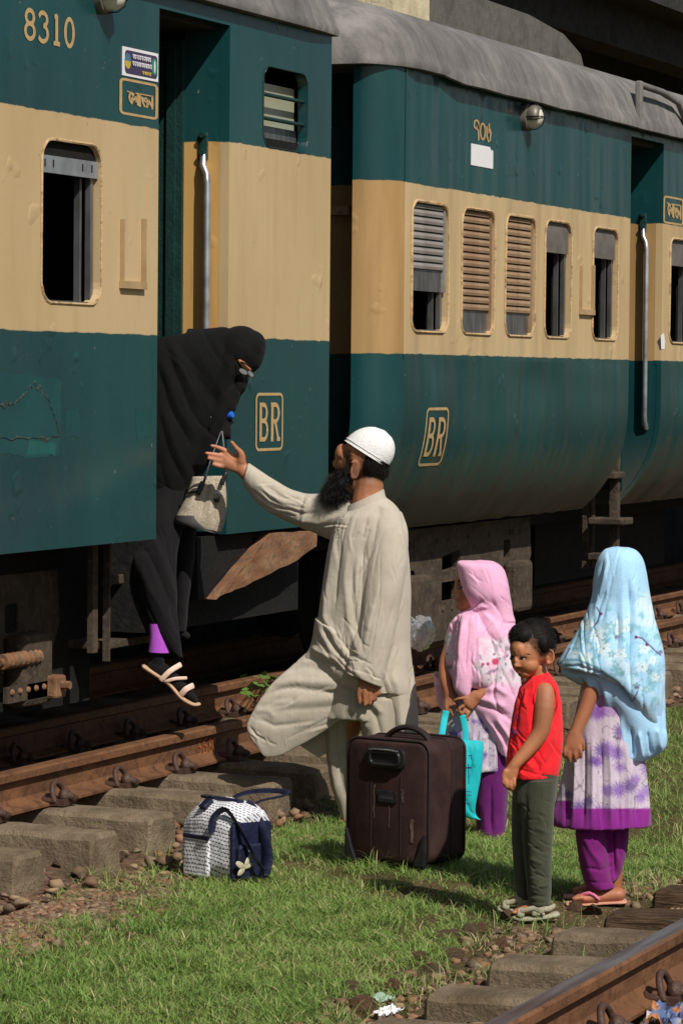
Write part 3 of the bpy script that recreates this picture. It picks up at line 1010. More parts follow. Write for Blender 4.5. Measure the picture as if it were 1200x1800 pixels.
tline(sx0+W_*.24, sx0+W_*.76, sz0+H_*.46, H_*.14)
tg.obj('notice_lettering', M_WHITE, st)
tg = G()
tline(sx0+W_*.52, sx0+W_*.74, sz0+H_*.2, H_*.1)
tg.obj('notice_lettering', M_NYEL, st)
# BR in a box
def br_mark(parent, x0, x1, z0, z1, yfun=None):
    letters(parent, 'mark_border', [[(p[0]+(q[0]-p[0])*i/8, p[1]+(q[1]-p[1])*i/8) for l in box_outline(.1) for p, q in zip(l[:-1], l[1:]) for i in range(8)]+[box_outline(.1)[0][0]]], x0, x1, z0, z1, .05, 1.0, yfun=yfun)
    w2, h2 = x1-x0, z1-z0
    letters(parent, 'mark_lettering', GL_B, x0+w2*.12, x0+w2*.44, z0+h2*.17, z0+h2*.83, .27, 1.0, .45, yfun=yfun)
    letters(parent, 'mark_lettering', GL_R, x0+w2*.55, x0+w2*.91, z0+h2*.17, z0+h2*.83, .26, 1.0, .45, yfun=yfun)
mx0, mz1 = S(450, 693)
mx1, mz0 = S(495, 789)
br_mark(c1, mx0, mx1, mz0, mz1)
# damaged patch on the flank: torn edge of filler
M_SCAR = pm('torn_filler', sg(70, 78, 70), .95, sg(30, 44, 44), scale=45, bump=.01)
M_FRESH = pm('fresh_green_patch', sg(30, 92, 86), .5, sg(26, 80, 78), scale=6)
def scar(pts, wd, mat, seed):
    g = G()
    prev = []
    pl = []
    for (a, b), (c, d) in zip(pts[:-1], pts[1:]):
        for i in range(8):
            t = i/8
            pl.append((a+(c-a)*t, b+(d-b)*t))
    pl.append(pts[-1])
    row = []
    for i, p in enumerate(pl):
        X, Z = S(*p)
        q = wd*max(.06, .25+1.9*noise.noise((i*.31, seed, 0)))
        j = .02*noise.noise((i*.4, 2, seed))
        row.append([(X+.012*noise.noise((i*.9, 5, seed)), YC-.0012, Z+q+j), (X, YC-.004, Z+q*.3+j), (X, YC-.003, Z-q*.4+j), (X-.012*noise.noise((i*.8, 9, seed)), YC-.0012, Z-q+j)])
    g.rings(row, False, False)
    return g.obj('torn_panel', mat, c1)
scar([(-20, 715), (8, 712), (30, 706), (45, 692), (58, 675), (72, 684), (84, 700), (92, 722), (100, 745), (104, 765)], .018, M_SCAR, 1)
scar([(-20, 771), (30, 770), (70, 771), (104, 768)], .010, M_SCAR, 4)

def patch(pts, mat, d, parent=None, name='paint_patch'):
    pl = []
    for (a, b), (c, e) in zip(pts, pts[1:]+pts[:1]):
        for i in range(6):
            t = i/6
            X, Z = S(a+(c-a)*t, b+(e-b)*t)
            pl.append((X+.012*noise.noise((X*20, Z*20, 1)), Z+.012*noise.noise((X*20, Z*20, 7))))
    link(name, plate(pl, [], lambda a, b, t: (a, YC-d+t, b), d*.6), parent or c1, mat)
M_FRESH2 = pm('retouched_green', sg(24, 74, 76), .4, sg(22, 66, 68), scale=6)
patch([(-10, 655), (60, 660), (108, 668), (106, 760), (104, 800), (60, 805), (-10, 795)], M_FRESH2, .0008)
patch([(118, 722), (140, 718), (140, 770), (114, 768)], M_FRESH2, .0009)
patch([(238, 722), (268, 720), (262, 765), (240, 775)], M_FRESH2, .0010)
patch([(52, 775), (100, 778), (96, 800), (48, 796)], M_FRESH, .0013)
# ---------------------------------------------------------------- second coach
G2 = 3.43
x2s = S(710, 470)[0]
XE2 = x2s-.22
pch = onX(618, 470, XE2)
c2 = thing('railway_coach', 'green and cream railway coach with five louvred windows and a rounded lower flank', 'railway coach', (24, YC+1.34, 0))
d2x0, d2x1 = S(1106, 480)[0], S(1163, 480)[0]
xR = x2s+19
wins = [(723, 786, 0), (811, 867, 1), (888, 939, 1), (957, 1002, 2), (1041, 1084, 2)]
zt2, zb2 = S(750, 357)[1], S(750, 583)[1]
zt2 = (zt2+S(1060, 404)[1])/2
zb2 = (zb2+S(1060, 594)[1])/2
W2 = [(S(a, 480)[0], S(b, 480)[0], k) for a, b, k in wins]
Z2M = 1.97
me = plate([(x2s, Z2M), (d2x0, Z2M), (d2x0, G2), (x2s, G2)], [window_hole(a, b, zb2, zt2) for a, b, k in W2], side3, .045)
link('side_wall', me, c2, P2)
xw = S(1176, 500)[0]
holesB = [window_hole(xw+1.2*k, xw+.55+1.2*k, zb2, zt2) for k in range(8)]
me = plate([(d2x1, Z2M), (xR, Z2M), (xR, G2), (d2x1, G2)], holesB, side3, .045)
link('side_wall', me, c2, P2)
BOT2 = 1.09
def flank(z):
    """tumblehome: how far in the flank lies at height z"""
    t = min(max((1.75-z)/(1.75-BOT2), 0), 1)
    return YC+.28*t**2.5
def flank_part(xa, xb, parent, end=False):
    zs = [Z2M-(Z2M-BOT2)*i/22 for i in range(23)]
    g = G()
    n = max(2, int((xb-xa)/.12))
    rings = []
    for i in range(n+1):
        x = xa+(xb-xa)*i/n
        rr_ = []
        for z in zs:
            dent = (.007*noise.noise((x*1.3, z*3.1, 5))+.010*noise.noise((x*.5, z*1.4, 9)))*min(1, (x-xa)/.5, (xb-x)/.4)*min(1, (Z2M-z)/.1)
            e = .012*noise.noise((x*7, 0, 1)) if z == zs[-1] else 0
            rr_.append((x, flank(z)+(dent if zs[0] > z else 0), z+e))
        rings.append(rr_+[(p[0], p[1]+.03, p[2]) for p in reversed(rr_)])
    g.rings(rings)
    return g.obj('lower_flank', P2, parent, True)
fl0 = flank_part(x2s, d2x0, c2)
bvf = BVHTree.FromPolygons([v.co for v in fl0.data.vertices], [tuple(p.vertices) for p in fl0.data.polygons])
def flank_at(X, Z):
    h = bvf.ray_cast(Vector((X, YC-1, Z)), Vector((0, 1, 0)))
    return h[0].y if h[0] else flank(Z)
flank_part(d2x1, xR, c2)
# rounded corner panel at the near end
def corner_panel():
    zs = [G2+.05-(G2+.05-BOT2)*i/40 for i in range(41)]
    g = G()
    rings = []
    A = Vector((x2s, 0))
    Bv = Vector((XE2, float(pch[1])-YC))
    for i in range(13):
        t = i/12
        c = Vector((x2s-.20, .015))
        p = A*(1-t)**2+c*2*t*(1-t)+Bv*t*t
        nx, ny_ = (.0, .03) if t < .5 else (.03, .012)
        rings.append([(p.x, flank(z)+p.y, z) for z in zs]+[(p.x+nx, flank(z)+p.y+ny_, z) for z in reversed(zs)])
    g.rings(rings)
    return g.obj('corner_panel', P2E, c2, True)
corner_panel()
G().box2((XE2+.42, YC+.05, 1.76), (XE2+.46, YC+2.4, G2)).obj('end_wall', P2E, c2)
G().box2((XE2+.42, YC+.32, BOT2+.05), (XE2+.46, YC+2.4, 1.758)).obj('end_wall', P2E, c2)
G().box2((x2s-.006, YC-.004, Z2M), (x2s+.01, YC-.0005, G2)).obj('panel_seam', P2, c2)
body_common(c2, XE2+.46, xR, BOT2+.05, G2, P2)
pb = onX(596, 370, XE2+.4)
G().box((XE2+.4, float(pb[1]), float(pb[2])), (.04, .12, .045)).obj('end_bracket', M_FRAME, c2)
r2 = roof_part(c2, XE2-.06, xR, G2-.02, .75, 0)
gx0 = S(722, 112)[0]
g = G()
rings = []
for i in range(60):
    x = gx0+(xR-gx0)*i/59
    k = max(0, 1-i/2.)
    wv = .01*noise.noise((x*3, 0, 0))
    rings.append([(x, YC-.035+.03*k, G2+.04), (x, YC-.06+.05*k, G2+.0+.06*k), (x, YC-.066+.055*k, G2-.045+.06*k+wv), (x, YC-.05+.045*k, G2-.05+.06*k+wv), (x, YC-.01, G2-.01)])
g.rings(rings, True)
g.obj('gutter', M_ROOF, c2, True)
# roof repair hatch at the door
hxa, hxb = S(1113, 200)[0], S(1158, 200)[0]
G().box2((hxa-.05, YC-.06, G2-.03), (hxa-.0, YC-.02, G2+.24)).obj('roof_seam', M_ROOF, c2, bevel=.01)
pts = [(hxa, YC-.035, G2+.22), (hxa+.5, YC-.03, G2+.215), (hxb+.3, YC-.035, G2+.18), (hxb+.45, YC-.05, G2+.06)]
G().tube(pts, .022, 8).obj('roof_patch_edge', M_ROOF, c2, True)
# windows of the second coach
for a, b, k in W2:
    wnd = frame_ring(c2, a, b, zb2, zt2, M_FRAME, .016, .009, .075)
    guides(wnd, a, b, zb2, zt2)
    if k == 1:
        louvre(wnd, a+.002, b-.012, zb2+.004, zt2+.01, M_LOUV, .038)
    elif k == 0:
        louvre(wnd, a+.002, b-.012, zb2+.20, zt2+.01, M_LOUV2, .038, .11)
    else:
        G().box2((a, YC+.012, zt2-.17), (b-.010, YC+.024, zt2+.01)).obj('shutter', M_SHUT, wnd)
for k in range(8):
    wnd = frame_ring(c2, xw+1.2*k, xw+.55+1.2*k, zb2, zt2, M_FRAME, .016, .009, .075)
    guides(wnd, xw+1.2*k, xw+.55+1.2*k, zb2, zt2)
    G().box2((xw+1.2*k, YC+.012, zt2-.16), (xw+.54+1.2*k, YC+.024, zt2+.01)).obj('shutter', M_SHUT, wnd)
hx0, hz1 = S(1019, 467)
hx1, hz0 = S(1038, 545)
holder(c2, hx0, hx1, hz0, hz1)
lx, lz = S(921, 206)
bulkhead_lamp(c2, lx, lz)
qx0, qz1 = S(831, 207)
qx1 = S(863, 220)[0]
qz0 = S(831, 247)[1]
letters(c2, 'number', GL_906, qx0, qx1, qz0, qz1, .075, 1.0, 1.1)
px0, pz1 = S(827, 252)
px1 = S(865, 270)[0]
pz0 = S(827, 290)[1]
link('paper_notice', plate([(px0, pz0), (px1, pz0), (px1, pz1-.02), (px1-.02, pz1-.012), (px1-.03, pz1-.03), (px1-.05, pz1), (px0, pz1)], [], lambda a, b, t: (a, YC-.004+t, b), .003), c2, M_WHITE)
mx0 = S(748, 722)[0]
mx1 = S(786, 722)[0]
mz1 = S(750, 719)[1]
mz0 = mz1-.285
br_mark(c2, mx0, mx1, mz0, mz1, flank_at)
bx0, bz1 = S(1166, 345)
bx1 = bx0+.42
letters(c2, 'class_board_border', box_outline(.09), bx0, bx1, bz1-.16, bz1, .075, 1.0)
letters(c2, 'class_lettering', GL_SHOBHON, bx0+.05, bx1-.04, bz1-.13, bz1-.035, .08, 1.0)
# second doorway
rw2 = .24
zr = [BOT2+(G2-.05-BOT2)*i/30 for i in range(31)]
pr = [(flank(z)+.032-(.0 if z < Z2M else -.014), z) for z in zr]+[(YC+rw2+.28*(1 if z < 1.3 else 0), z) for z in reversed(zr)]
G().extrude_x(pr, d2x1, d2x1+.05).obj('door_return', P2E, c2)
G().box2((d2x0, YC, G2-.09), (d2x1, YC+.045, G2)).obj('door_header', P2, c2)
G().box2((d2x0+.01, YC+.1, BOT2+.3), (d2x0+.06, YC+.35, G2-.1)).obj('door_return', M_DGREEN, c2)
G().box2((d2x1-.02, YC+rw2, BOT2+.1), (d2x1+.02, YC+.7, G2-.1)).obj('door', M_DGREEN, c2)
ph2 = onX(1138, 500, d2x1)
handrail(c2, d2x1, float(ph2[1]), 1.55, float(onX(1130, 402, d2x1)[2]), .1)
# ladder below the second door
lad = G()
Xl = d2x1-.12
def lp(px, py, X=Xl):
    return onX(px, py, X)
a1, a2 = lp(1040, 865), lp(1040, 998)
b1, b2 = lp(1078, 828), lp(1078, 1000)
ladder = G().box2((Xl, a1[1]-.006, a2[2]), (Xl+.05, a1[1]+.006, a1[2]+.12)).obj('ladder', M_IRON, c2)
G().box2((Xl-.01, b1[1]-.028, b2[2]-.02), (Xl+.05, b1[1]+.022, b1[2]+.15)).obj('stringer', M_IRON, ladder)
a3, a4 = lp(1027, 885), lp(1027, 1000)
G().box2((Xl-.0, a3[1]-.012, a4[2]), (Xl+.06, a3[1]+.014, a3[2]+.14)).obj('stringer', M_IRON, ladder)
for (q0, q1, yy, dep) in ((1062, 1092, 832, .24), (1044, 1106, 912, .26), (1043, 1085, 974, .24)):
    s0, s1 = lp(q0, yy), lp(q1, yy)
    G().box2((Xl-.14, s1[1], s0[2]-.03), (Xl+.08, s0[1], s0[2]+.012)).obj('tread', M_IRON, ladder, bevel=.008)
# gangway between the coaches
G().box2((xE+.002, YC+.75, 1.0), (XE2+.418, YC+1.95, 3.3)).obj('gangway_bellows', M_RUBBER, c2)
# ---------------------------------------------------------------- under the coaches
def wheelset(parent, x):
    for yy in (YR2, YR3):
        g = G()
        s = 1 if yy == YR2 else -1
        R_ = .36
        g.tube([(x, yy-.06, RAILTOP+R_), (x, yy+.03, RAILTOP+R_), (x, yy+.032, RAILTOP+R_), (x, yy+.055, RAILTOP+R_)] if s > 0 else [(x, yy+.06, RAILTOP+R_), (x, yy-.03, RAILTOP+R_), (x, yy-.032, RAILTOP+R_), (x, yy-.055, RAILTOP+R_)], [R_, R_+.004, R_+.025, R_+.025], 36)
        wh = g.obj('wheel', M_DARKIRON, parent, False)
        G().tube([(x, yy-.16*s, RAILTOP+R_), (x, yy+.1*s, RAILTOP+R_)], .1, 20).obj('hub', M_DARKIRON, wh, True)
    G().tube([(x, YR2, RAILTOP+.36), (x, YR3, RAILTOP+.36)], .07, 16).obj('axle', M_DARKIRON, parent, True)
def bogie(parent, xc, holes=True):
    yf = YC+.42
    z0, z1 = .62, 1.06
    out = [(xc-1.25, z0+.22), (xc-1.12, z0+.02), (xc-.55, z0-.06), (xc-.45, z0-.19), (xc+.45, z0-.19), (xc+.55, z0-.06), (xc+1.12, z0+.02), (xc+1.25, z0+.22), (xc+1.22, z1), (xc-1.22, z1)]
    hs = [[(xc-.32, z0+.02), (xc-.02, z0+.02), (xc-.02, z0+.13), (xc-.32, z0+.13)], [(xc-.32, z0+.18), (xc-.02, z0+.20), (xc-.02, z0+.30), (xc-.32, z0+.27)], [(xc+.12, z0+.02), (xc+.36, z0+.02), (xc+.36, z0+.13), (xc+.12, z0+.13)], rrect(xc-.86, xc-.74, z0+.06, z0+.22, .05), rrect(xc+.74, xc+.86, z0+.2, z0+.32, .02)]
    me = plate(out, hs, lambda a, b, t: (a, yf+t, b), .05)
    fr = link('bogie_frame', me, parent, M_IRON)
    rb = random.Random(int(xc*10))
    for k in range(34):
        x = xc+rb.uniform(-1.1, 1.1)
        z = rb.choice((z0-.02, z0+.36, z0-.14 if abs(x-xc) < .4 else z0+.05))
        G().ball((x, yf-.002, z), (.014, .01, .014), 8, 6).obj('rivet', M_IRON, fr, True)
    G().box2((xc-.34, yf+.06, z0+.135), (xc+.4, yf+.30, z0+.175)).obj('spring_plank', M_RUSTY, fr)
    for s in (-1, 1):
        G().box2((xc+s*.86-.14, yf-.1, z0-.1), (xc+s*.86+.14, yf-.003, z0+.2)).obj('axle_box', M_IRON, fr, bevel=.03)
        wheelset(parent, xc+s*.86)
    return fr
bx = S(810, 1000, YC+.42)[0]
bogie(c2, bx)
bogie(c2, bx+13)
bogie(c1, S(40, 1100, YC+.42)[0]-.9)
bogie(c1, 0.0)
for cc, xa, xb in ((c1, xL, xE-.1), (c2, XE2+.1, xR)):
    G().box2((xa, YC+.62, .98), (xb, YC+.80, 1.16)).obj('sole_bar', M_DARKIRON, cc)
    G().box2((xa, YC+1.9, .98), (xb, YC+2.08, 1.16)).obj('sole_bar', M_DARKIRON, cc)
    G().box2((xa+5, YC+.9, .55), (xa+8, YC+1.8, .95)).obj('battery_box', M_DARKIRON, cc)
# left edge: hanging gear box, coil, riveted plate, door step
yb = YC+.33
pa, pb_ = onY(-30, 985, yb+.1), onY(158, 1165, yb+.1)
G().box2((pa[0]-.5, yb+.1, pb_[2]-.16), (pb_[0], yb+.6, 1.15)).obj('equipment_box', M_DARKIRON, c1)
ca, cb = onY(4, 1164, yb), onY(66, 1155, yb)
g = G()
pts, rad = [], []
for i in range(41):
    t = i/40
    pts.append((ca[0]+(cb[0]-ca[0])*t, yb, ca[2]+(cb[2]-ca[2])*t*0))
    rad.append(.030+.0035*sin(t*2*pi*7))
g.tube(pts, rad, 16)
sp = g.obj('brake_spring', M_RUSTY, c1, True)
G().tube([(ca[0]-.03, yb, ca[2]), (ca[0]-.002, yb, ca[2])], .016, 10).obj('rod', M_RUSTY, sp, True)
qa, qb = onY(10, 1222, yb), onY(80, 1222, yb)
pl = G().box2((qa[0], yb-.01, qa[2]-.035), (qb[0], yb+.01, qa[2]+.03)).obj('riveted_plate', M_IRON, c1)
for i in range(5):
    G().ball((qa[0]+(qb[0]-qa[0])*(i+.5)/5, yb-.011, qa[2]+.008), (.016, .012, .014), 8, 6).obj('rivet', M_RUSTY, pl, True)
G().box2((qb[0]+.0, yb-.05, qa[2]-.045), (qb[0]+.1, yb+.02, qa[2]+.05)).obj('clamp', M_RUSTY, pl, bevel=.012)
G().tube([(qb[0]+.05, yb-.09, qa[2]+.01), (qb[0]+.05, yb-.04, qa[2]+.01)], .018, 6).obj('bolt', M_RUSTY, pl)
ys_ = YC+.23
ha, hb = onY(164, 965, ys_), onY(164, 1148, ys_)
stp = G().box2((ha[0], ys_, hb[2]), (ha[0]+.05, ys_+.025, 1.19)).obj('door_step', M_IRON, c1)
h2 = onY(193, 1150, ys_)
G().box2((h2[0]-.006, ys_+.0, h2[2]-.03), (h2[0]+.006, ys_+.03, 1.19)).obj('hanger', M_IRON, stp)
G().box2((h2[0]+.013, ys_+.02, hb[2]+.0), (h2[0]+.55, ys_+.26, hb[2]+.035)).obj('tread', M_IRON, stp, bevel=.006)
G().box2((h2[0]+.013, ys_+.03, hb[2]+.27), (h2[0]+.5, ys_+.05, hb[2]+.31)).obj('tread', M_IRON, stp, bevel=.006)
# rusty buffer beam gusset under the first coach, its slanting edge cut along a shadow line
yg = YC+.006
tri = [onY(px_, py_, yg) for px_, py_ in ((380, 1052), (467, 950), (476, 937), (556, 931), (556, 962), (520, 986), (430, 1030))]
me = plate([(t_[0], t_[2]) for t_ in tri], [], lambda a, b, t: (a, yg+t, b), .05)
bm = bmesh.new(); bm.from_mesh(me); bmesh.ops.subdivide_edges(bm, edges=bm.edges[:], cuts=5, use_grid_fill=True); bm.to_mesh(me); bm.free()
chip(me, .009, 4)
link('gusset', me, c1, M_RUSTY)
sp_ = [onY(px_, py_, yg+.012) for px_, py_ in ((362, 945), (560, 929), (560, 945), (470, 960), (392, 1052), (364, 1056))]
link('sole_plate_shade', plate([(t_[0], t_[2]) for t_ in sp_], [], lambda a, b, t: (a, yg+.055+t, b), .03), c1, M_DARKIRON)  # dark iron stands in for the shaded left part of the same plate
G().box2((dx1-.5, YC+.14, .78), (xE-.02, YC+.5, 1.17)).obj('headstock', M_DARKIRON, c1)

patch([(1160, 590), (1166, 586), (1168, 600), (1166, 613), (1161, 610)], M_WHITE, .002, c2, 'paint_splash')
# ------------------------------------------------------------------ frames for things that stand on the ground, measured facing the viewer
class Fig:
    """upright plane through a point; at(px,py,w) is a point of it, w metres nearer the viewer"""
    def __init__(s, B):
        s.B = np.array(B, dtype=float)
        t = CP-s.B
        t[2] = 0
        s.T = t/np.linalg.norm(t)
        s.D = float((s.B-CP) @ CF)
        s.s = s.D/FPX
        s.R = np.array([-s.T[1], s.T[0], 0.0])*1.0
        if s.R @ CR < 0:
            s.R = -s.R
    def at(s, px, py, w=0.0):
        d = ray(px, py)
        k = ((s.B+s.T*w-CP) @ s.T)/(d @ s.T)
        return CP+d*k
    def px(s, V):
        d = V-CP
        k = d @ CF
        return 600+FPX*(d @ CR)/k, 900-FPX*(d @ CU)/k
    def ring(s, xa, ya, xb, yb, wc, hw, n=40, e=1.0):
        A, Bp = s.at(xa, ya, wc), s.at(xb, yb, wc)
        c, h = (A+Bp)/2, (Bp-A)/2
        out = []
        for k in range(n):
            a = 2*pi*k/n
            ca, sa = cos(a), sin(a)
            ca = math.copysign(abs(ca)**e, ca)
            sa = math.copysign(abs(sa)**e, sa)
            out.append(c+h*ca+s.T*hw*sa)
        return out
    def loft(s, g, rows, n=40, e=1.0, sub=4):
        """rows (xa,ya,xb,yb,wc,hw): cross-sections between two outline points, smoothed between"""
        R_ = np.array(rows, dtype=float)
        m = len(R_)
        fine = []
        for i in range(m-1):
            p0, p1, p2, p3 = R_[max(i-1, 0)], R_[i], R_[i+1], R_[min(i+2, m-1)]
            for k in range(sub):
                t = k/sub
                fine.append(.5*((2*p1)+(-p0+p2)*t+(2*p0-5*p1+4*p2-p3)*t*t+(-p0+3*p1-3*p2+p3)*t**3))
        fine.append(R_[-1])
        g.rings([s.ring(*r, n=n, e=e) for r in fine])
        return g
    def yrows(s, rows):
        return [(xa, y, xb, y, wc, hw) for (y, xa, xb, wc, hw) in rows]
    def limb(s, g, pts, n=14, sub=3):
        """pts (px,py,w,r_px,r_w metres)"""
        P_ = np.array(pts, dtype=float)
        m = len(P_)
        fine = []
        for i in range(m-1):
            p0, p1, p2, p3 = P_[max(i-1, 0)], P_[i], P_[i+1], P_[min(i+2, m-1)]
            for k in range(sub):
                t = k/sub
                fine.append(.5*((2*p1)+(-p0+p2)*t+(2*p0-5*p1+4*p2-p3)*t*t+(-p0+3*p1-3*p2+p3)*t**3))
        fine.append(P_[-1])
        C = [s.at(q[0], q[1], q[2]) for q in fine]
        rings = []
        def ringat(c, e1, e2, ra, rb):
            return [c+e1*ra*cos(2*pi*k/n)+e2*rb*sin(2*pi*k/n) for k in range(n)]
        for i, q in enumerate(fine):
            t = C[min(i+1, len(C)-1)]-C[max(i-1, 0)]
            t = t/np.linalg.norm(t)
            e2 = s.T-t*(t @ s.T)
            if np.linalg.norm(e2) < .2:
                e2 = np.array((0, 0, 1.))-t*t[2]
            e2 = e2/np.linalg.norm(e2)
            e1 = np.cross(t, e2)
            ra, rb = max(q[3], .1)*s.s, max(q[4], .0008)
            if i == 0 or i == len(fine)-1:
                sgn = -1 if i == 0 else 1
                caps = [(.0, 1.0), (.55, .83), (.85, .52), (.97, .2)]
                cs = [ringat(c_ := C[i]+t*sgn*min(ra, rb)*a, e1, e2, ra*b, rb*b) for a, b in caps]
                rings += (cs[::-1] if i == 0 else cs)
            else:
                rings.append(ringat(C[i], e1, e2, ra, rb))
        g.rings(rings)
        return g
    def ball(s, g, px, py, w, rx, rw, rz, rot=0.0, nu=20, nv=14):
        """ellipsoid, rx and rz in picture units, rw metres; rot turns it in the picture plane (degrees, clockwise)"""
        c = s.at(px, py, w)
        up = np.array((0, 0, 1.))
        a = radians(rot)
        e1 = s.R*cos(a)-up*sin(a)
        e3 = s.R*sin(a)+up*cos(a)
        M = Matrix((Vector(e1), Vector(s.T), Vector(e3))).transposed()
        g.ball(c, (rx*s.s, rw, rz*s.s), nu, nv, M)
        return g
def fuse(g, voxel, smooth=6, name='fused'):
    """one continuous surface from overlapping closed shapes"""
    me = g.mesh('tmp')
    o = bpy.data.objects.new('tmp', me)
    COL.objects.link(o)
    r = o.modifiers.new('r', 'REMESH')
    r.mode = 'VOXEL'
    r.voxel_size = voxel
    if smooth:
        sm = o.modifiers.new('s', 'SMOOTH')
        sm.factor = .5
        sm.iterations = smooth
    dg = bpy.context.evaluated_depsgraph_get()
    out = bpy.data.meshes.new_from_object(o.evaluated_get(dg))
    bpy.data.objects.remove(o)
    bpy.data.meshes.remove(me)
    out.name = name
    out.materials.clear()
    out.polygons.foreach_set('use_smooth', np.ones(len(out.polygons), dtype=bool))
    return out
def fnoise(x, y, f, seed):
    """softer, less gridded noise"""
    a = x*.8-y*.6+.55/f*(vnoise(x, y, f*.9, seed+40)-.5)
    b = x*.6+y*.8+.55/f*(vnoise(y, x, f*.9, seed+41)-.5)
    return .62*vnoise(a, b, f, seed)+.38*vnoise(b*.83+a*.55, a*.83-b*.55, f*1.9, seed+42)
def getv(me):
    a = np.empty(len(me.vertices)*3, dtype=np.float32)
    me.vertices.foreach_get('co', a)
    return a.reshape(-1, 3).astype(float)
def getn(me):
    a = np.empty(len(me.vertices)*3, dtype=np.float32)
    me.vertices.foreach_get('normal', a)
    return a.reshape(-1, 3).astype(float)
def setv(me, V):
    me.vertices.foreach_set('co', V.astype(np.float32).ravel())
    me.update()
def polydist(x, y, pl):
    """distance to a polyline and position 0..1 along it"""
    best = np.full(x.shape, 1e9)
    tt = np.zeros(x.shape)
    L = [0]
    for a, b in zip(pl[:-1], pl[1:]):
        L.append(L[-1]+math.hypot(b[0]-a[0], b[1]-a[1]))
    for i, (a, b) in enumerate(zip(pl[:-1], pl[1:])):
        dx, dy = b[0]-a[0], b[1]-a[1]
        l2 = dx*dx+dy*dy+1e-9
        t = np.clip(((x-a[0])*dx+(y-a[1])*dy)/l2, 0, 1)
        d = np.hypot(x-a[0]-t*dx, y-a[1]-t*dy)
        m = d < best
        best = np.where(m, d, best)
        tt = np.where(m, (L[i]+t*(L[i+1]-L[i]))/L[-1], tt)
    return best, tt
def sculpt(me, fig, strokes_=(), flows=(), both=False):
    """folds: strokes (polyline, width, height) pressed or raised along the surface; flows (angle, across, along, amount, seed) are long soft folds"""
    V = getv(me)
    Nn = getn(me)
    x, y = fig.px(V)
    face = np.clip((Nn @ fig.T+.15)/.5, 0, 1) if not both else np.ones(len(V))
    d = np.zeros(len(V))
    for pl, wd, h in strokes_:
        ds, t = polydist(x, y, pl)
        taper = np.clip(np.minimum(t, 1-t)*5+.15, 0, 1)
        d += h*(np.exp(-(ds/(wd*.8))**1.25) if h < 0 else np.exp(-(ds/wd)**1.7))*taper*face
    for ang, fa, fl, amt, seed in flows:
        ca, sa = cos(radians(ang)), sin(radians(ang))
        u = (x*ca+y*sa)
        v = (-x*sa+y*ca)
        dep = (V @ fig.T)/fig.s
        n1 = vnoise(v/fa+seed*3.1+.6*vnoise(u/fl, v/fl, 1.7, seed+9), u/fl+dep/fl*.6+seed*7.7, 1.0, seed)
        n2 = vnoise(v/fa*2.3, u/fl*1.4, 1.0, seed+1)
        d += amt*((1-2*np.abs(n1-.5)*1.0-.5)+.35*(n2-.5))
    setv(me, V+Nn*d[:, None])
    return me
def creases(n, box, ang, spread, ln, wd, dep, seed):
    """many fine sharp creases lying roughly one way"""
    r = random.Random(seed)
    out = []
    for _ in range(n):
        x, y = r.uniform(box[0], box[1]), r.uniform(box[2], box[3])
        a = radians(ang+r.gauss(0, spread))
        l = r.uniform(.5, 1.2)*ln
        b = r.uniform(-.12, .12)*l
        p0 = (x-cos(a)*l/2, y-sin(a)*l/2)
        p1 = (x-sin(a)*b, y+cos(a)*b)
        p2 = (x+cos(a)*l/2, y+sin(a)*l/2)
        out.append(([p0, p1, p2], r.uniform(.7, 1.3)*wd, -dep*r.uniform(.4, 1.2)))
        if r.random() < .6:
            o = wd*1.6
            out.append(([(q[0]-sin(a)*o, q[1]+cos(a)*o) for q in (p0, p1, p2)], wd*1.2, dep*r.uniform(.3, .8)))
    return out
def cloth(name, col, col2=None, rough=.9, scale=14, weave=900, bump=.0006, sheen=.15, spec=.15):
    n = N(name)
    c = n.mix(n.ramp(n.noise(scale, 4), .35, .7), col, col2 if col2 else tuple(v*.86 for v in col))
    b = n.bump(n.noise(weave, 2), bump)
    b = n.bump(n.noise(13, 4, dist=1.2, rough=.55), .0022, prev=b)
    b = n.bump(n.noise(15, 4, dist=.7, stretch=(1.3, 1.3, .28)), .0045, prev=b)
    b = n.bump(n.noise(70, 3, dist=.8), .0004, prev=b)
    return n.out(c, rough, None, b, spec, **{'Sheen Weight': sheen, 'Sheen Roughness': .6})
def cloth_attr(name, rough=.9, sheen=.15):
    n = N(name)
    a = n.new('Attribute')
    a.attribute_name = 'col'
    c = n.mix(n.ramp(n.noise(220, 2), .35, .7, 0, .16), a.outputs['Color'], (0, 0, 0))
    b = n.bump(n.noise(14, 4, dist=1.2, rough=.55), .0018)
    b = n.bump(n.noise(70, 3, dist=.8), .0004, prev=b)
    return n.out(c, rough, None, b, .15, **{'Sheen Weight': sheen, 'Sheen Roughness': .6})
M_BLACKPL = pm('black_plastic', sg(26, 26, 28), .38, sg(40, 40, 42), scale=20)
M_CHROME2 = pm('chrome_trim', sg(180, 180, 184), .2, metal=.9)

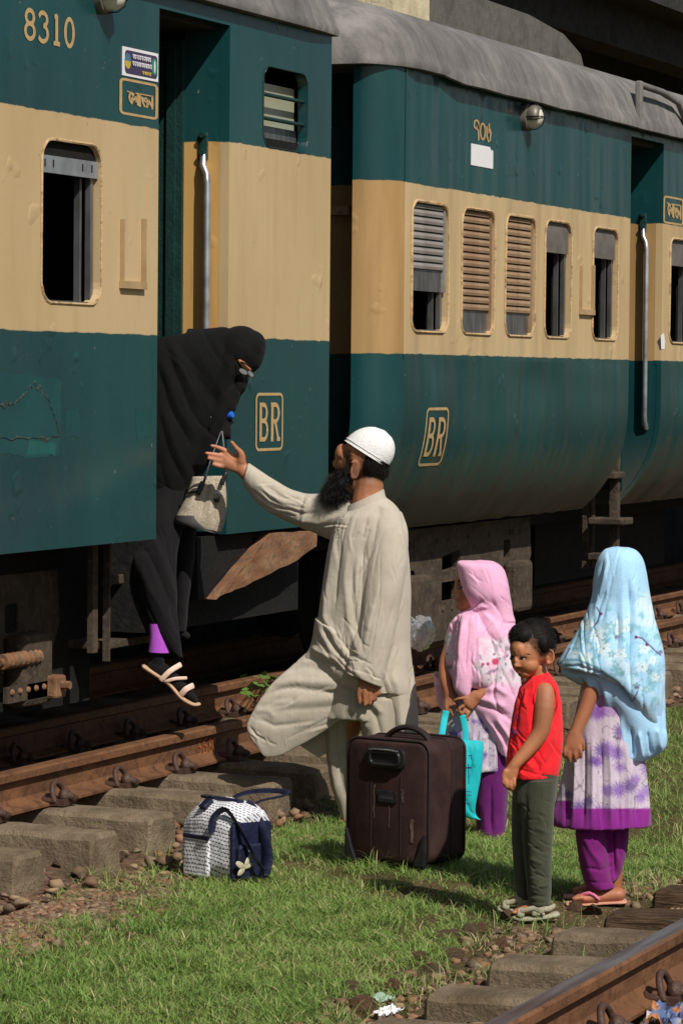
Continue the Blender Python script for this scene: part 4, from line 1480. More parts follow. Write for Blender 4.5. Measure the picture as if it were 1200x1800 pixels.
# ------------------------------------------------------------------ brown suitcase
def local_frame(o, origin, ex, ey):
    ez = np.array((0, 0, 1.))
    o.matrix_world = Matrix(((ex[0], ey[0], 0, origin[0]), (ex[1], ey[1], 0, origin[1]), (0, 0, 1, origin[2]), (0, 0, 0, 1)))
R0 = _r0
F0 = np.array([cos(TH), sin(TH), 0.0])
def turned(phi):
    a = radians(phi)
    return R0*cos(a)-F0*sin(a), R0*sin(a)+F0*cos(a)
M_CASE = (lambda n: n.out(n.mix(n.ramp(n.noise(5, 5), .52, .75, 0, .5), n.mix(n.ramp(n.noise(18, 4), .4, .6), sg(56, 35, 32), sg(46, 29, 27)), sg(84, 62, 52)), .8, None, n.bump(n.noise(650, 2), .0008, prev=n.bump(n.noise(7, 3), .006)), .25))(N('brown_suitcase_cloth'))
M_CASEB = pm('suitcase_dark_side', sg(40, 26, 26), .75, sg(30, 20, 20), scale=10, bump=.002)
ex, ey = turned(35)
Bm = onZ(748, 1540, 0.0)
cw, cd, ch = .368, .27, .50
O = Bm-ex*cw
case = thing('suitcase', 'dark brown soft trolley suitcase standing upright on the grass before the man', 'suitcase', O)
local_frame(case, O, ex, ey)
bpy.context.view_layer.update()
def addc(g, name, mat, parent, **kw):
    """parts written in the thing's own frame"""
    o = g.obj(name, mat, None, **kw)
    o.parent = parent
    return o
lean = .018
def cpt(x, y, z):
    return (x, y+lean*z/ch*0, z)
g = G()
prof = rrect(0, cw, .035, ch, .045, 7)
rings = []
for y, ins in ((0.0, .016), (.006, .006), (.018, 0), (cd*.5, -.004), (cd-.018, 0), (cd-.006, .006), (cd, .016)):
    cx_, cz_ = cw/2, (ch+.035)/2
    rings.append([(cx_+(a-cx_)*(1-ins/cx_), y, cz_+(b-cz_)*(1-ins/cz_)) for a, b in prof])
g.rings(rings)
body = addc(g, 'shell', M_CASE, case, smooth=True)
for y in (.012, cd-.012, cd*.62):
    pts = [(a, y, b) for a, b in rrect(-.003, cw+.003, .032, ch+.003, .048, 7)]
    addc(G().tube(pts+[pts[0], pts[1]], .0055, 8), 'piping', M_CASEB, case, smooth=True)
for sx in (.115, .25):
    addc(G().tube([(sx, -.0005, .06), (sx, -.0005, ch-.13)], .0022, 6), 'seam', M_CASEB, case, smooth=True)
# recessed trolley handle
hs = addc(G().rings([[(a, y, b) for a, b in rrect(.10, .275, ch-.105, ch-.025, .028, 6)] for y in (.004, -.016)]), 'handle_housing', M_BLACKPL, case, bevel=.006)
pts = [(a, -.02, b) for a, b in rrect(.122, .254, ch-.09, ch-.042, .02, 6)]
o = G().tube(pts+[pts[0], pts[1]], .008, 8).obj('trolley_grip', M_BLACKPL, None, True); o.parent = hs
o = G().tube([(.12, -.025, ch-.035), (.15, -.028, ch-.032), (.22, -.028, ch-.032), (.255, -.025, ch-.036)], .004, 8).obj('grip_trim', M_CHROME2, None, True); o.parent = hs
pts = [(.12+.20*i/16, cd*.35, ch-.006+.052*math.sin(pi*i/16)**.6) for i in range(17)]
addc(G().tube(pts, .011, 10, flat=1.5), 'carry_handle', M_CASEB, case, smooth=True)
bd = addc(G().rings([[(a, y, b) for a, b in rrect(.15, .235, ch-.235, ch-.19, .008, 4)] for y in (.001, -.008)]), 'badge', M_BLACKPL, case, bevel=.002)
g = G()
x = .165
for k in range(6):
    strokes(g, [[(x, ch-.218), (x+.002, ch-.206)], [(x, ch-.218), (x+.007, ch-.218)]], .0022, lambda a, b, t: (a, -.0066-t, b))
    x += .010
o = g.obj('badge_lettering', pm('badge_grey', sg(88, 88, 90), .5), None); o.parent = bd
for sx in (0, 1):
    pts = [(.0, .0), (.055, .0), (.03, .06), (.012, .12), (0, .13)]
    g = G()
    fx = lambda a: a if sx == 0 else cw-a
    g.rings([[(fx(a), y, .03+b) for a, b in pts] for y in (.004, -.013)])
    addc(g, 'corner_guard', M_BLACKPL, case, bevel=.005)
    addc(G().tube([(fx(.045), .03, .03), (fx(.045)+.022, .03, .03)], .03, 18), 'wheel', M_BLACKPL, case)
    addc(G().tube([(fx(.045), cd-.03, .03), (fx(.045)+.022, cd-.03, .03)], .03, 18), 'wheel', M_BLACKPL, case)
# stains where the cloth is scuffed
M_SCUFF = pm('pale_scuff', sg(120, 98, 84), .9, sg(80, 56, 50), scale=40)
for sx, sz, ln, wd in ((.13, .2, .13, .004), (.20, .17, .12, .003), (.26, .27, .05, .006), (.305, .12, .09, .014)):
    g = G()
    pl = [(sx+.008*noise.noise((k*.7, sx*30, 0)), sz+ln*k/8) for k in range(9)]
    strokes(g, [pl], wd, lambda a, b, t: (a, .0008-t, b))
    addc(g, 'scuff_mark', M_SCUFF, case)

# ------------------------------------------------------------------ patterned travel bag
ex, ey = turned(48)
Bm = onZ(402, 1556, 0.0)
bw, bd_, bh = .28, .20, .295
O = Bm-ex*bw
bag = thing('travel_bag', 'white travel bag with rows of dark dashes and navy ends beside the sleepers', 'bag', O)
local_frame(bag, O, ex, ey)
bpy.context.view_layer.update()
def dash_mat():
    n = N('dashed_white_cloth')
    sep = n.new('SeparateXYZ')
    n.t.links.new(n.tc.outputs['Object'], sep.inputs[0])
    wob = n.math('MULTIPLY', n.math('SUBTRACT', n.noise(14, 2), .5), .016)
    r = n.math('ADD', n.math('ADD', sep.outputs[2], n.math('MULTIPLY', sep.outputs[1], .8)), wob)
    rowi = n.math('FLOOR', n.math('DIVIDE', r, .0145))
    rowf = n.math('FRACT', n.math('DIVIDE', r, .0145))
    inrow = n.math('LESS_THAN', rowf, .36)
    c = n.math('FRACT', n.math('ADD', n.math('DIVIDE', n.math('ADD', sep.outputs[0], n.math('MULTIPLY', sep.outputs[1], .3)), .0165), n.math('MULTIPLY', rowi, .37)))
    dash = n.math('LESS_THAN', c, .74)
    dot = n.math('GREATER_THAN', n.math('FRACT', n.math('MULTIPLY', c, 2.7)), .14)
    f = n.math('MULTIPLY', n.math('MULTIPLY', inrow, dash), dot)
    col = n.mix(f, n.mix(n.ramp(n.noise(4, 4), .5, .75, 0, .5), sg(226, 226, 232), sg(196, 188, 176)), sg(34, 36, 54))
    return n.out(col, .75, None, n.bump(n.noise(12, 4), .012), .3)
M_DASH = dash_mat()
M_NAVY = pm('navy_nylon', sg(30, 34, 62), .48, sg(20, 23, 44), scale=8, bump=.012, bscale=16)
g = G()
rings = []
nn = 15
for i in range(nn):
    t = i/(nn-1)
    x = bw*t
    bul = .020*math.sin(pi*t)-.006
    hh = bh*(1-.10*abs(2*t-1)**3)+.012*math.sin(pi*t)-.01
    sl = .025*t
    prof = []
    for a, b in rrect(-bul, bd_+bul, .0, hh, .085, 8):
        k_ = b/bh
        prof.append((x+sl*k_*k_, a+.015*k_*k_, b*(1 if b > .03 else .6)+.011*noise.noise((x*15, a*15, b*15))+.005*noise.noise((x*40, a*40, b*40))))
    rings.append(prof)
g.rings(rings)
addc(g, 'bag_body', M_DASH, bag, smooth=True)
# navy end panel with pocket, on the right end
prof = rrect(.004, bd_-.004, .006, bh-.06, .03, 6)
g = G().rings([[(bw+y, a, b) for a, b in prof] for y in (-.004, .016)])
ep = addc(g, 'end_panel', M_NAVY, bag, bevel=.008)
g = G().rings([[(bw+y, a, b) for a, b in rrect(.02, bd_-.02, .02, .15, .02, 5)] for y in (.012, .034)])
o = g.obj('end_pocket', M_NAVY, None, bevel=.008); o.parent = ep
# zip on top and front pocket with navy binding
addc(G().box((.12, bd_*.5, bh+.002), (.22, .03, .012)), 'zip_band', M_NAVY, bag, bevel=.004)
addc(G().tube([(.04, bd_*.42, bh+.009), (.085, bd_*.42, bh+.011)], .004, 6), 'zip_puller', M_CHROME2, bag, smooth=True)
pk = addc(G().rings([[(a+.02*b, -.014+y+.02*b, b) for a, b in rrect(.035, .18, .012, .165, .02, 5)] for y in (.012, -.008)]), 'front_pocket', M_DASH, bag, bevel=.01)
o = G().box((.111, -.018, .163), (.15, .008, .016)).obj('pocket_binding', M_NAVY, None, bevel=.003); o.parent = pk
addc(G().box((.118, bd_*.12, bh-.012), (.035, .05, .02), Matrix.Rotation(.6, 3, 'X')), 'front_zip', M_NAVY, bag, bevel=.004)
def strap(pts, wd, name, up):
    g = G()
    P_ = [Vector(p) for p in pts]
    fine = []
    for i in range(len(P_)-1):
        p0, p1, p2, p3 = P_[max(i-1, 0)], P_[i], P_[i+1], P_[min(i+2, len(P_)-1)]
        for k in range(6):
            t = k/6
            fine.append(.5*((2*p1)+(-p0+p2)*t+(2*p0-5*p1+4*p2-p3)*t*t+(-p0+3*p1-3*p2+p3)*t**3))
    fine.append(P_[-1])
    g.tube(fine, [(.0045, wd/2)]*len(fine), 8, up=up)
    addc(g, name, M_NAVY, bag, smooth=True)
strap([(.06, bd_*.9, bh-.03), (.07, bd_+.02, bh+.0), (.13, bd_+.06, bh+.02), (.26, bd_+.08, bh+.03), (.31, bd_+.04, bh+.022), (.24, bd_*.95, bh+.0), (.20, bd_*.85, bh-.03)], .034, 'carry_strap', (0, 0, 1))
strap([(.20, -.012, .19), (.215, -.02, bh-.05), (.25, .01, bh-.02), (bw+.035, .03, .20), (bw+.07, .07, .10), (bw+.085, .10, .06), (bw+.08, .125, .09), (bw+.05, .13, .18), (.25, .14, bh-.03), (.22, .13, bh-.01)], .04, 'carry_strap', (1, 0, 0))
M_CHARM = pm('pale_charm', sg(196, 190, 160), .5, sg(150, 146, 120), scale=40)
g = G()
for a, r_, l_ in ((60, .011, .05), (150, .012, .05), (20, .009, .04), (215, .011, .042)):
    ca, sa = cos(radians(a)), sin(radians(a))
    g.ball((bw+.044, .04+ca*l_*.5, .065+sa*l_*.5), (.004, l_*.5, r_), 12, 8, Matrix.Rotation(radians(a), 3, 'X'))
addc(g, 'butterfly_charm', M_CHARM, bag, smooth=True)
addc(G().tube([(bw+.03, .075, .15), (bw+.04, .06, .10), (bw+.044, .045, .07)], .0022, 6), 'charm_cord', M_CHROME2, bag, smooth=True)
addc(G().box((bw+.03, .125, .085), (.006, .03, .03)), 'pink_tag', pm('pink_tag', sg(232, 90, 130), .5), bag, bevel=.003)

# ------------------------------------------------------------------ litter and weeds
def crumple(name, label, px, py, z, size, mat, seed, cat='litter', colf=None):
    bm = bmesh.new()
    bmesh.ops.create_grid(bm, x_segments=14, y_segments=14, size=1)
    p = onZ(px, py, z)
    for v in bm.verts:
        q = v.co*1.7+Vector((seed*3, 0, 0))
        h = noise.noise(q)*.5+noise.noise(q*2.6)*.3
        v.co = Vector((v.co.x*(.8+.3*noise.noise(q*1.3+Vector((5, 0, 0)))), v.co.y*(.6+.3*noise.noise(q*1.7)), max(0, .25+h)))
    me = bpy.data.meshes.new(name)
    bm.to_mesh(me)
    bm.free()
    if colf:
        V_ = getv(me)
        setcol(me, np.array([colf(*v) for v in V_]))
    o = link(name, me, None, mat)
    o.scale = size
    o.location = p
    sd = o.modifiers.new('s', 'SOLIDIFY')
    sd.thickness = .03
    return tag(o, label, cat)
crumple('crumpled_paper', 'crumpled white scrap of paper on the bare ground', 683, 1780, 0.01, (.06, .05, .035), M_WHITE, 1)
crumple('plastic_scrap', 'pale green plastic scrap lying beside the white paper', 668, 1757, 0.01, (.055, .05, .03), pm('green_plastic_film', sg(128, 160, 136), .35, sg(178, 196, 180), scale=20), 2)
def wcol(x, y, z):
    a = noise.noise((x*1.6, y*1.6, 0))
    b = noise.noise((x*2.1+7, y*2.1, 3))
    if a > .12:
        return sg(168, 108, 60)
    if b > .15:
        return sg(62, 72, 112)
    if b < -.25:
        return sg(176, 174, 176)
    return sg(92, 110, 146)
crumple('snack_wrapper', 'crumpled blue and orange snack wrapper beside the near rail', 1172, 1795, .1, (.11, .09, .07), attr_mat('printed_foil', 'col', .45, .4), 5, colf=wcol)
# leafy weed growing against the train rail
M_LEAF = (lambda n: n.out(n.mix(n.ramp(n.noise(30, 3), .4, .6), sg(104, 130, 58), sg(66, 98, 44)), .6, None, None, .3))(N('weed_leaf'))
wd_ = thing('weed', 'small leafy weed growing between the two train rails', 'plant', onZ(455, 1245, .12))
lg = G()
lf = [(0, 0, 0), (.35, .5, .04), (.9, .3, .02), (1, 0, -.03), (.9, -.3, .02), (.35, -.5, .04)]
for v_, f_ in (([(a, b, c) for a, b, c in lf], [(0, 1, 2, 3), (0, 3, 4, 5)]),):
    lg.add(v_, f_)
LEAF = lg.mesh('leaf')
LEAF.materials.append(M_LEAF)
rl = random.Random(21)
sg_ = G()
for k in range(11):
    p0 = Vector(onZ(448+rl.uniform(-8, 12), 1243, .12))
    tip = Vector(onY(rl.uniform(420, 500), rl.uniform(1178, 1235), 6.45+rl.uniform(-.08, .12)))
    midp = (p0+tip)/2+Vector((0, 0, .03))
    sg_.tube([p0, midp, tip], [.003, .0022, .001], 5)
    for j in range(6):
        t = rl.uniform(.25, 1.05)
        q = p0*(1-t)**2+midp*2*t*(1-t)+tip*t*t
        lo = bpy.data.objects.new('leaf', LEAF)
        COL.objects.link(lo)
        lo.parent = wd_
        lo.matrix_parent_inverse = wd_.matrix_basis.inverted()
        lo.location = q
        sc = rl.uniform(.028, .06)
        lo.scale = (sc, sc*.75, sc)
        lo.rotation_euler = (rl.uniform(-.7, .7), rl.uniform(-.6, .5), rl.uniform(0, 6.28))
sg_.obj('stem', M_LEAF, wd_, True)
# ------------------------------------------------------------------ people
def skin_mat(name, a, b):
    n = N(name)
    at = n.new('Attribute')
    at.attribute_name = 'col'
    c = n.mix(n.ramp(n.noise(22, 4), .35, .7, 0, .35), at.outputs['Color'], b)
    nr = n.bump(n.noise(260, 3), .0006)
    return n.out(c, .52, None, nr, .35, **{'Subsurface Weight': .06, 'Subsurface Radius': (.006, .003, .002), 'Subsurface Scale': .5})
SK_M = sg(172, 116, 82)
SK_B = sg(186, 122, 84)
SK_G = sg(164, 106, 74)
M_SKIN = skin_mat('skin', SK_M, sg(140, 88, 60))
M_HAIR = pm('black_hair', sg(20, 18, 17), .62, sg(30, 26, 24), scale=60, spec=.15)
M_BEARD = pm('black_beard', sg(24, 22, 21), .5, sg(40, 36, 34), scale=40, spec=.4)
M_EYEW = pm('eye_white', sg(214, 206, 196), .25, sg(200, 190, 180), spec=.6)
M_IRIS = pm('dark_iris', sg(26, 18, 14), .15, spec=.7)
def skin_obj(me, parent, base, paint=(), fig=None):
    V_ = getv(me)
    c = np.repeat(np.array(base)[None, :], len(V_), 0)
    if fig is not None:
        x, y = fig.px(V_)
        for px, py, rx, ry, rot, col, k in paint:
            a = radians(rot)
            u = ((x-px)*cos(a)+(y-py)*sin(a))/rx
            v = (-(x-px)*sin(a)+(y-py)*cos(a))/ry
            f = np.clip(np.clip(1.35-np.sqrt(u*u+v*v), 0, 1)*k, 0, 1)[:, None]
            c = c*(1-f)+np.array(col)[None, :]*f
    setcol(me, c)
    return link('body', me, parent, M_SKIN)
def strands(name, mat, parent, roots, dirs, length, width, curl, seed, seg=6, grav=0.0):
    """many fine hairs as thin ribbons"""
    r = np.random.default_rng(seed)
    m = len(roots)
    L = length*r.uniform(.6, 1.1, m) if not hasattr(length, '__len__') else length
    d = dirs/np.linalg.norm(dirs, axis=1, keepdims=True)
    side = np.cross(d, r.normal(size=(m, 3)))
    side /= np.linalg.norm(side, axis=1, keepdims=True)
    oth = np.cross(d, side)
    ph = r.uniform(0, 6.28, m)
    fr = r.uniform(.6, 1.6, m)
    rows = []
    for i in range(seg+1):
        t = i/seg
        c = roots+d*(L*t)[:, None]+(side*np.sin(ph+fr*6*t)[:, None]+oth*np.cos(ph+fr*6*t)[:, None]-side*np.sin(ph)[:, None]-oth*np.cos(ph)[:, None])*(curl*L*t)[:, None]
        c[:, 2] -= grav*L*t*t
        wv = width*(1-.85*t)
        rows.append(c-side*wv)
        rows.append(c+side*wv)
    V_ = np.stack(rows, 1)
    k = 2*(seg+1)
    q = np.array([(2*i, 2*i+1, 2*i+3, 2*i+2) for i in range(seg)])
    F_ = (np.arange(m)[:, None, None]*k+q[None]).reshape(-1, 4)
    return link(name, np_mesh(name, V_.reshape(-1, 3), F_, mat), parent)
def garment(name, mat, parent, fig, g, voxel=.005, smooth=7, st=(), fl=(), colf=None, both=False):
    me = fuse(g, voxel, smooth, name)
    sculpt(me, fig, st, fl, both)
    if colf is not None:
        x, y = fig.px(getv(me))
        setcol(me, colf(x, y))
    return link(name, me, parent, mat)
def foot(fig, g, hx, hy, tx, ty, w, r, rw, ank=None):
    """bare or shod foot from heel to toe with an ankle"""
    fig.limb(g, [(hx, hy-r*.9, w, r*1.0, rw*.75), (hx*.6+tx*.4, hy*.6+ty*.4-r*1.0, w, r*1.05, rw*.9), (hx*.25+tx*.75, hy*.25+ty*.75-r*.65, w, r*.72, rw*1.05), (tx, ty-r*.45, w, r*.4, rw*.9)])
    if ank:
        fig.limb(g, [(hx+(tx-hx)*.18, hy-r*1.2, w, r*.95, rw*.7), (ank[0], ank[1], w, r*.9, rw*.75)])

# ================================================================== the man
fm = Fig(onZ(650, 1456, 0))
man = thing('person', 'bearded man in white cap and beige tunic stretching an open hand up to the doorway', 'person', tuple(fm.B))
g = G()
fm.ball(g, 643, 799, 0, 39, .077, 42)
fm.ball(g, 618, 818, -.022, 25, .06, 40, 8)
fm.ball(g, 601, 800, -.035, 13, .05, 20)
fm.ball(g, 591, 816, -.045, 7, .012, 9, -25)
fm.ball(g, 610, 848, -.02, 24, .052, 20)
fm.limb(g, [(648, 850, 0, 26, .058), (645, 880, 0, 28, .062), (645, 915, 0, 30, .066)])
fm.ball(g, 622, 826, .064, 7.5, .008, 15, 12)
fm.ball(g, 619, 838, .062, 4.5, .008, 6)
fm.limb(g, [(622+8*cos(radians(q)), 826+15*sin(radians(q)), .068, 2.2, .0055) for q in range(-120, 121, 24)])
fm.loft(g, fm.yrows([(905, 612, 684, 0, .08), (960, 590, 705, 0, .11), (1060, 585, 702, 0, .11), (1150, 590, 705, 0, .11), (1215, 585, 705, 0, .12)]), 24)
fm.limb(g, [(612, 905, -.05, 26, .055), (540, 900, -.14, 21, .047), (470, 868, -.22, 17, .038), (438, 838, -.25, 13, .03), (428, 828, -.26, 12, .024)])
fm.limb(g, [(429, 826, -.26, 11.5, .021), (415, 816, -.265, 16, .018), (400, 808, -.27, 17, .014), (392, 806, -.272, 15, .010)])
fm.limb(g, [(424, 812, -.255, 9, .016), (424, 798, -.245, 6.5, .013), (415, 787, -.24, 4.4, .010), (407, 777, -.238, 3.6, .008)])
for pts in ([(402, 795), (386, 787.5), (372, 783.5)], [(394, 802), (378, 799), (362.5, 796.5)], [(392, 810.5), (378, 808), (366.5, 805.5)], [(393, 820), (383, 818.8), (375, 816.8)]):
    fm.limb(g, [(px, py, -.272+.006*i, (4.6, 4.1, 3.2)[i], (.0105, .0092, .0075)[i]) for i, (px, py) in enumerate(pts)])
fm.limb(g, [(684, 945, .06, 18, .04), (680, 1040, .12, 16, .038), (655, 1120, .15, 15, .036), (645, 1190, .15, 12, .026)])
fm.limb(g, [(645, 1188, .15, 12, .022), (643, 1205, .15, 15, .019), (642, 1216, .15, 14, .016)])
for pts, w_ in (([(632, 1208), (630, 1222), (632, 1236)], .165), ([(641, 1212), (640, 1227), (641, 1240)], .168), ([(650, 1212), (650, 1226), (650, 1238)], .16), ([(658, 1208), (659, 1220), (657, 1231)], .15)):
    fm.limb(g, [(px, py, w_-.006*i, (4.4, 4.0, 3.2)[i], (.010, .009, .007)[i]) for i, (px, py) in enumerate(pts)])
fm.limb(g, [(652, 1196, .15, 7, .012), (663, 1208, .145, 4.4, .010), (665, 1220, .14, 3.6, .008)])
fm.limb(g, [(665, 1215, .0, 34, .08), (668, 1330, .03, 26, .065), (668, 1430, .03, 18, .045)])
fm.limb(g, [(625, 1215, -.04, 28, .07), (602, 1330, -.12, 20, .05), (614, 1420, -.11, 15, .042)])
foot(fm, g, 690, 1462, 640, 1464, .04, 13, .042, (668, 1430))
foot(fm, g, 640, 1448, 598, 1448, -.11, 12, .042, (616, 1420))
me = fuse(g, .0049, 3, 'man_body')
sculpt(me, fm, [([(612, 815), (609, 830), (614, 842)], 3, -.004), ([(621, 818), (619, 828), (621, 835)], 3.2, -.006), ([(600, 806), (592, 808)], 4, -.008), ([(650, 872), (630, 885)], 4, .004), ([(395, 800), (412, 812), (418, 826)], 2.2, -.0022), ([(404, 798), (412, 808)], 2, -.002)])
skin_obj(me, man, SK_M, [(398, 806, 30, 20, 20, sg(206, 144, 112), .75), (368, 800, 10, 25, 0, sg(214, 140, 116), .5), (640, 1236, 24, 10, 0, sg(186, 120, 96), .5), (604, 845, 30, 22, 0, sg(70, 48, 36), .9), (655, 822, 34, 30, 0, sg(60, 44, 36), .85)], fm)
# hair under the cap
g = G()
fm.ball(g, 652, 806, 0, 33.5, .081, 38, -6)
fm.ball(g, 664, 826, -.005, 19, .062, 19, 20)
me = fuse(g, .005, 2, 'hair')
hair = link('hair', me, man, M_HAIR)
V_ = getv(me); N_ = getn(me)
x_, y_ = fm.px(V_)
r_ = np.random.default_rng(4)
ok = np.where((y_ > 785) & (N_ @ fm.T > -.3) & (x_ > 628))[0]
id_ = r_.choice(ok, 2600)
strands('hair_strands', M_HAIR, hair, V_[id_]-N_[id_]*.002, N_[id_]*.5+np.array((0, 0, -1.))*.9, .014, .0006, .1, 5, 3)
idx = np.where((x_ > 610) & (x_ < 634) & (y_ > 780))[0]
roots = np.array([fm.at(r_.uniform(604, 618), r_.uniform(788, 832), .052+r_.uniform(-.006, .008)) for _ in range(500)])
strands('sideburn', M_HAIR, hair, roots, np.tile(np.array((0, 0, -1.))+fm.T*.15, (500, 1)), .02, .0006, .2, 6, 3)
# beard
g = G()
fm.ball(g, 601, 852, -.03, 21, .055, 26, 20)
fm.ball(g, 588, 866, -.04, 17, .045, 20, 25)
fm.ball(g, 608, 838, .0, 9, .05, 18)
me = fuse(g, .005, 3, 'beard')
beard = link('beard', me, man, M_BEARD)
V_ = getv(me); N_ = getn(me)
id_ = r_.integers(0, len(V_), 5200)
dn = N_[id_]*.8+np.array((0, 0, -.75))+(-fm.R)*.45
strands('beard_strands', M_BEARD, beard, V_[id_]-N_[id_]*.004, dn, .042, .00075, .30, 8, 7, .2)
# cap: crocheted dome on a slanting rim
cp = np.array((643.5, 798.0))
rim = np.array((74.0, 47.0))/2
axis = np.array((.53, -.85))
g = G()
rings = []
for i in range(15):
    t = i/14
    k = (1-t**2.2)**(1/2.0) if t < 1 else .02
    c_ = cp+axis*52*t+rim/44*6*t
    rings.append(fm.ring(*(c_-rim*1.01*max(k, .03)), *(c_+rim*1.01*max(k, .03)), 0, .088*max(k, .03), 40))
inner = []
g.rings(rings)
M_CAP = (lambda n: n.out(n.mix(n.ramp(n.noise(260, 2), .4, .62), sg(246, 246, 244), sg(222, 222, 220)), .95, None, n.bump(n.noise(260, 2), .004), .1))(N('white_crochet'))
cap = g.obj('cap', M_CAP, man, True)
for off, rr_ in ((0, .0018), (6, .0014)):
    c_ = cp+axis*off
    pts = fm.ring(*(c_-rim*1.015), *(c_+rim*1.015), 0, .0895, 40)
    G().tube(pts+[pts[0], pts[1]], rr_, 6).obj('cap_band', M_CAP, cap, True)
# tunic
M_TUNIC = cloth('beige_tunic', sg(188, 179, 164), sg(178, 168, 151), scale=9)
M_TROUS = cloth('beige_trousers', sg(174, 165, 148), sg(160, 151, 134), scale=9)
g = G()
fm.loft(g, [(616, 896, 674, 872, 0, .066), (609, 899, 684, 878, 0, .085), (600, 904, 696, 889, 0, .11), (592, 913, 706, 906, 0, .132), (582, 940, 714, 938, 0, .145), (573, 985, 719, 985, 0, .15), (565, 1040, 722, 1040, 0, .15), (558, 1090, 721, 1090, 0, .15), (553, 1130, 721, 1130, 0, .15), (556, 1165, 725, 1165, 0, .15), (575, 1195, 729, 1195, 0, .145), (600, 1215, 731, 1215, 0, .13)], 48)
# front panel of the skirt, lifted by the wind
fm.loft(g, [(554, 1085, 655, 1150, 0, .13), (547, 1130, 652, 1198, 0, .10), (532, 1158, 640, 1222, .0, .05), (520, 1172, 630, 1232, .0, .02)], 48, .8)
# back panel falling straight
fm.loft(g, [(610, 1170, 728, 1170, -.01, .13), (640, 1215, 732, 1215, -.01, .12), (662, 1250, 735, 1250, -.01, .11), (676, 1285, 735, 1290, -.01, .105), (682, 1318, 733, 1322, -.01, .10)], 40)
# arm stretched out to the doorway
fm.loft(g, [(628, 878, 612, 972, -.02, .075), (598, 871, 592, 955, -.07, .078), (566, 868, 564, 942, -.11, .074), (538, 867, 534, 930, -.14, .07), (512, 860, 506, 918, -.17, .066), (486, 845, 478, 904, -.20, .06), (462, 830, 454, 886, -.225, .055), (440, 816, 431, 858, -.25, .05), (437, 813, 426, 853, -.255, .048)], 36)
# arm hanging at the side
fm.loft(g, [(660, 886, 706, 900, .04, .07), (646, 920, 716, 930, .07, .082), (641, 965, 717, 968, .095, .082), (638, 1015, 711, 1018, .115, .078), (633, 1065, 702, 1070, .13, .072), (625, 1110, 692, 1122, .14, .066), (616, 1148, 681, 1168, .145, .06), (610, 1178, 673, 1203, .148, .056), (609, 1183, 671, 1208, .148, .054)], 36)
st = [([(640, 960), (636, 1020), (634, 1080), (624, 1140)], 5, -.012), ([(646, 905), (638, 945), (637, 990)], 6, -.010),
      ([(706, 905), (716, 950), (718, 1010)], 4, -.008), ([(700, 925), (712, 965), (716, 1010)], 4, .007),
      ([(590, 940), (581, 1000), (575, 1060), (566, 1120)], 5, .010), ([(600, 950), (592, 1010), (588, 1070)], 5, -.010), ([(612, 960), (606, 1020), (612, 1090), (632, 1160)], 6, .008),
      ([(620, 990), (618, 1050), (628, 1110), (640, 1150)], 4, -.008), ([(575, 1010), (570, 1080), (590, 1130), (625, 1175)], 6, .010), ([(565, 1060), (568, 1105), (592, 1145), (622, 1180)], 5, -.012),
      ([(560, 1100), (580, 1140), (610, 1172), (640, 1190)], 6, .009), ([(548, 1138), (570, 1150), (590, 1160)], 5, .010), ([(545, 1150), (566, 1164), (580, 1180)], 4, -.009), ([(560, 1150), (578, 1166), (600, 1178)], 4, -.010),
      ([(470, 1215), (510, 1210), (560, 1216), (620, 1222)], 5, -.013), ([(470, 1207), (515, 1200), (570, 1206)], 7, .010), ([(500, 1246), (540, 1246), (600, 1238)], 6, -.006), ([(462, 1262), (490, 1275), (530, 1270)], 5, -.009), ([(455, 1255), (470, 1250), (480, 1262)], 4, .007), ([(445, 1275), (456, 1290), (470, 1300)], 3, -.007), ([(450, 1290), (462, 1296)], 2.5, .005),
      ([(690, 1180), (700, 1220), (706, 1290)], 7, .012), ([(672, 1190), (682, 1235), (690, 1300)], 6, -.012), ([(720, 1150), (722, 1210), (722, 1290)], 6, -.008),
      ([(606, 890), (566, 900), (520, 905)], 6, -.008), ([(600, 905), (560, 920), (510, 912)], 6, .007), ([(536, 876), (500, 876), (462, 850)], 5, -.006), ([(530, 890), (490, 880), (448, 846)], 5, .005), ([(500, 896), (470, 884), (440, 860)], 4, -.005), ([(545, 872), (535, 890), (532, 925)], 4, .006), ([(536, 868), (528, 890), (525, 920)], 4, -.006),
      ([(612, 900), (600, 920), (592, 945)], 2.5, .006), ([(617, 906), (606, 930), (600, 955)], 2.2, -.006), ([(630, 935), (620, 948)], 3, -.004), ([(650, 930), (642, 950)], 2.5, -.006), ([(646, 925), (638, 942)], 2, .005),
      ([(668, 965), (667, 1060), (650, 1160)], 1.4, -.0035), ([(612, 1173), (640, 1182), (672, 1196)], 1.6, -.003), ([(690, 1060), (676, 1120), (668, 1160)], 6, -.006), ([(655, 1060), (645, 1110)], 6, .006)]
st = [(a_, b_, c_*.85) for a_, b_, c_ in st]
st += creases(22, (575, 715, 930, 1150), 96, 10, 110, 2.6, .0036, 101)+creases(8, (560, 640, 1070, 1190), 48, 12, 70, 2.4, .0045, 102)+creases(18, (440, 590, 845, 925), 22, 14, 46, 2.0, .0045, 103)+creases(10, (630, 700, 960, 1190), 102, 8, 70, 2.2, .0032, 104)+creases(8, (680, 732, 1160, 1300), 92, 6, 80, 3, .006, 105)+creases(8, (612, 668, 1130, 1190), 20, 16, 26, 1.8, .004, 106)
garment('tunic', M_TUNIC, man, fm, g, .0038, 6, st, [(82, 30, 320, .0022, 3)])
bpy.data.objects['tunic']['label'] = 'beige long tunic blown to one side'
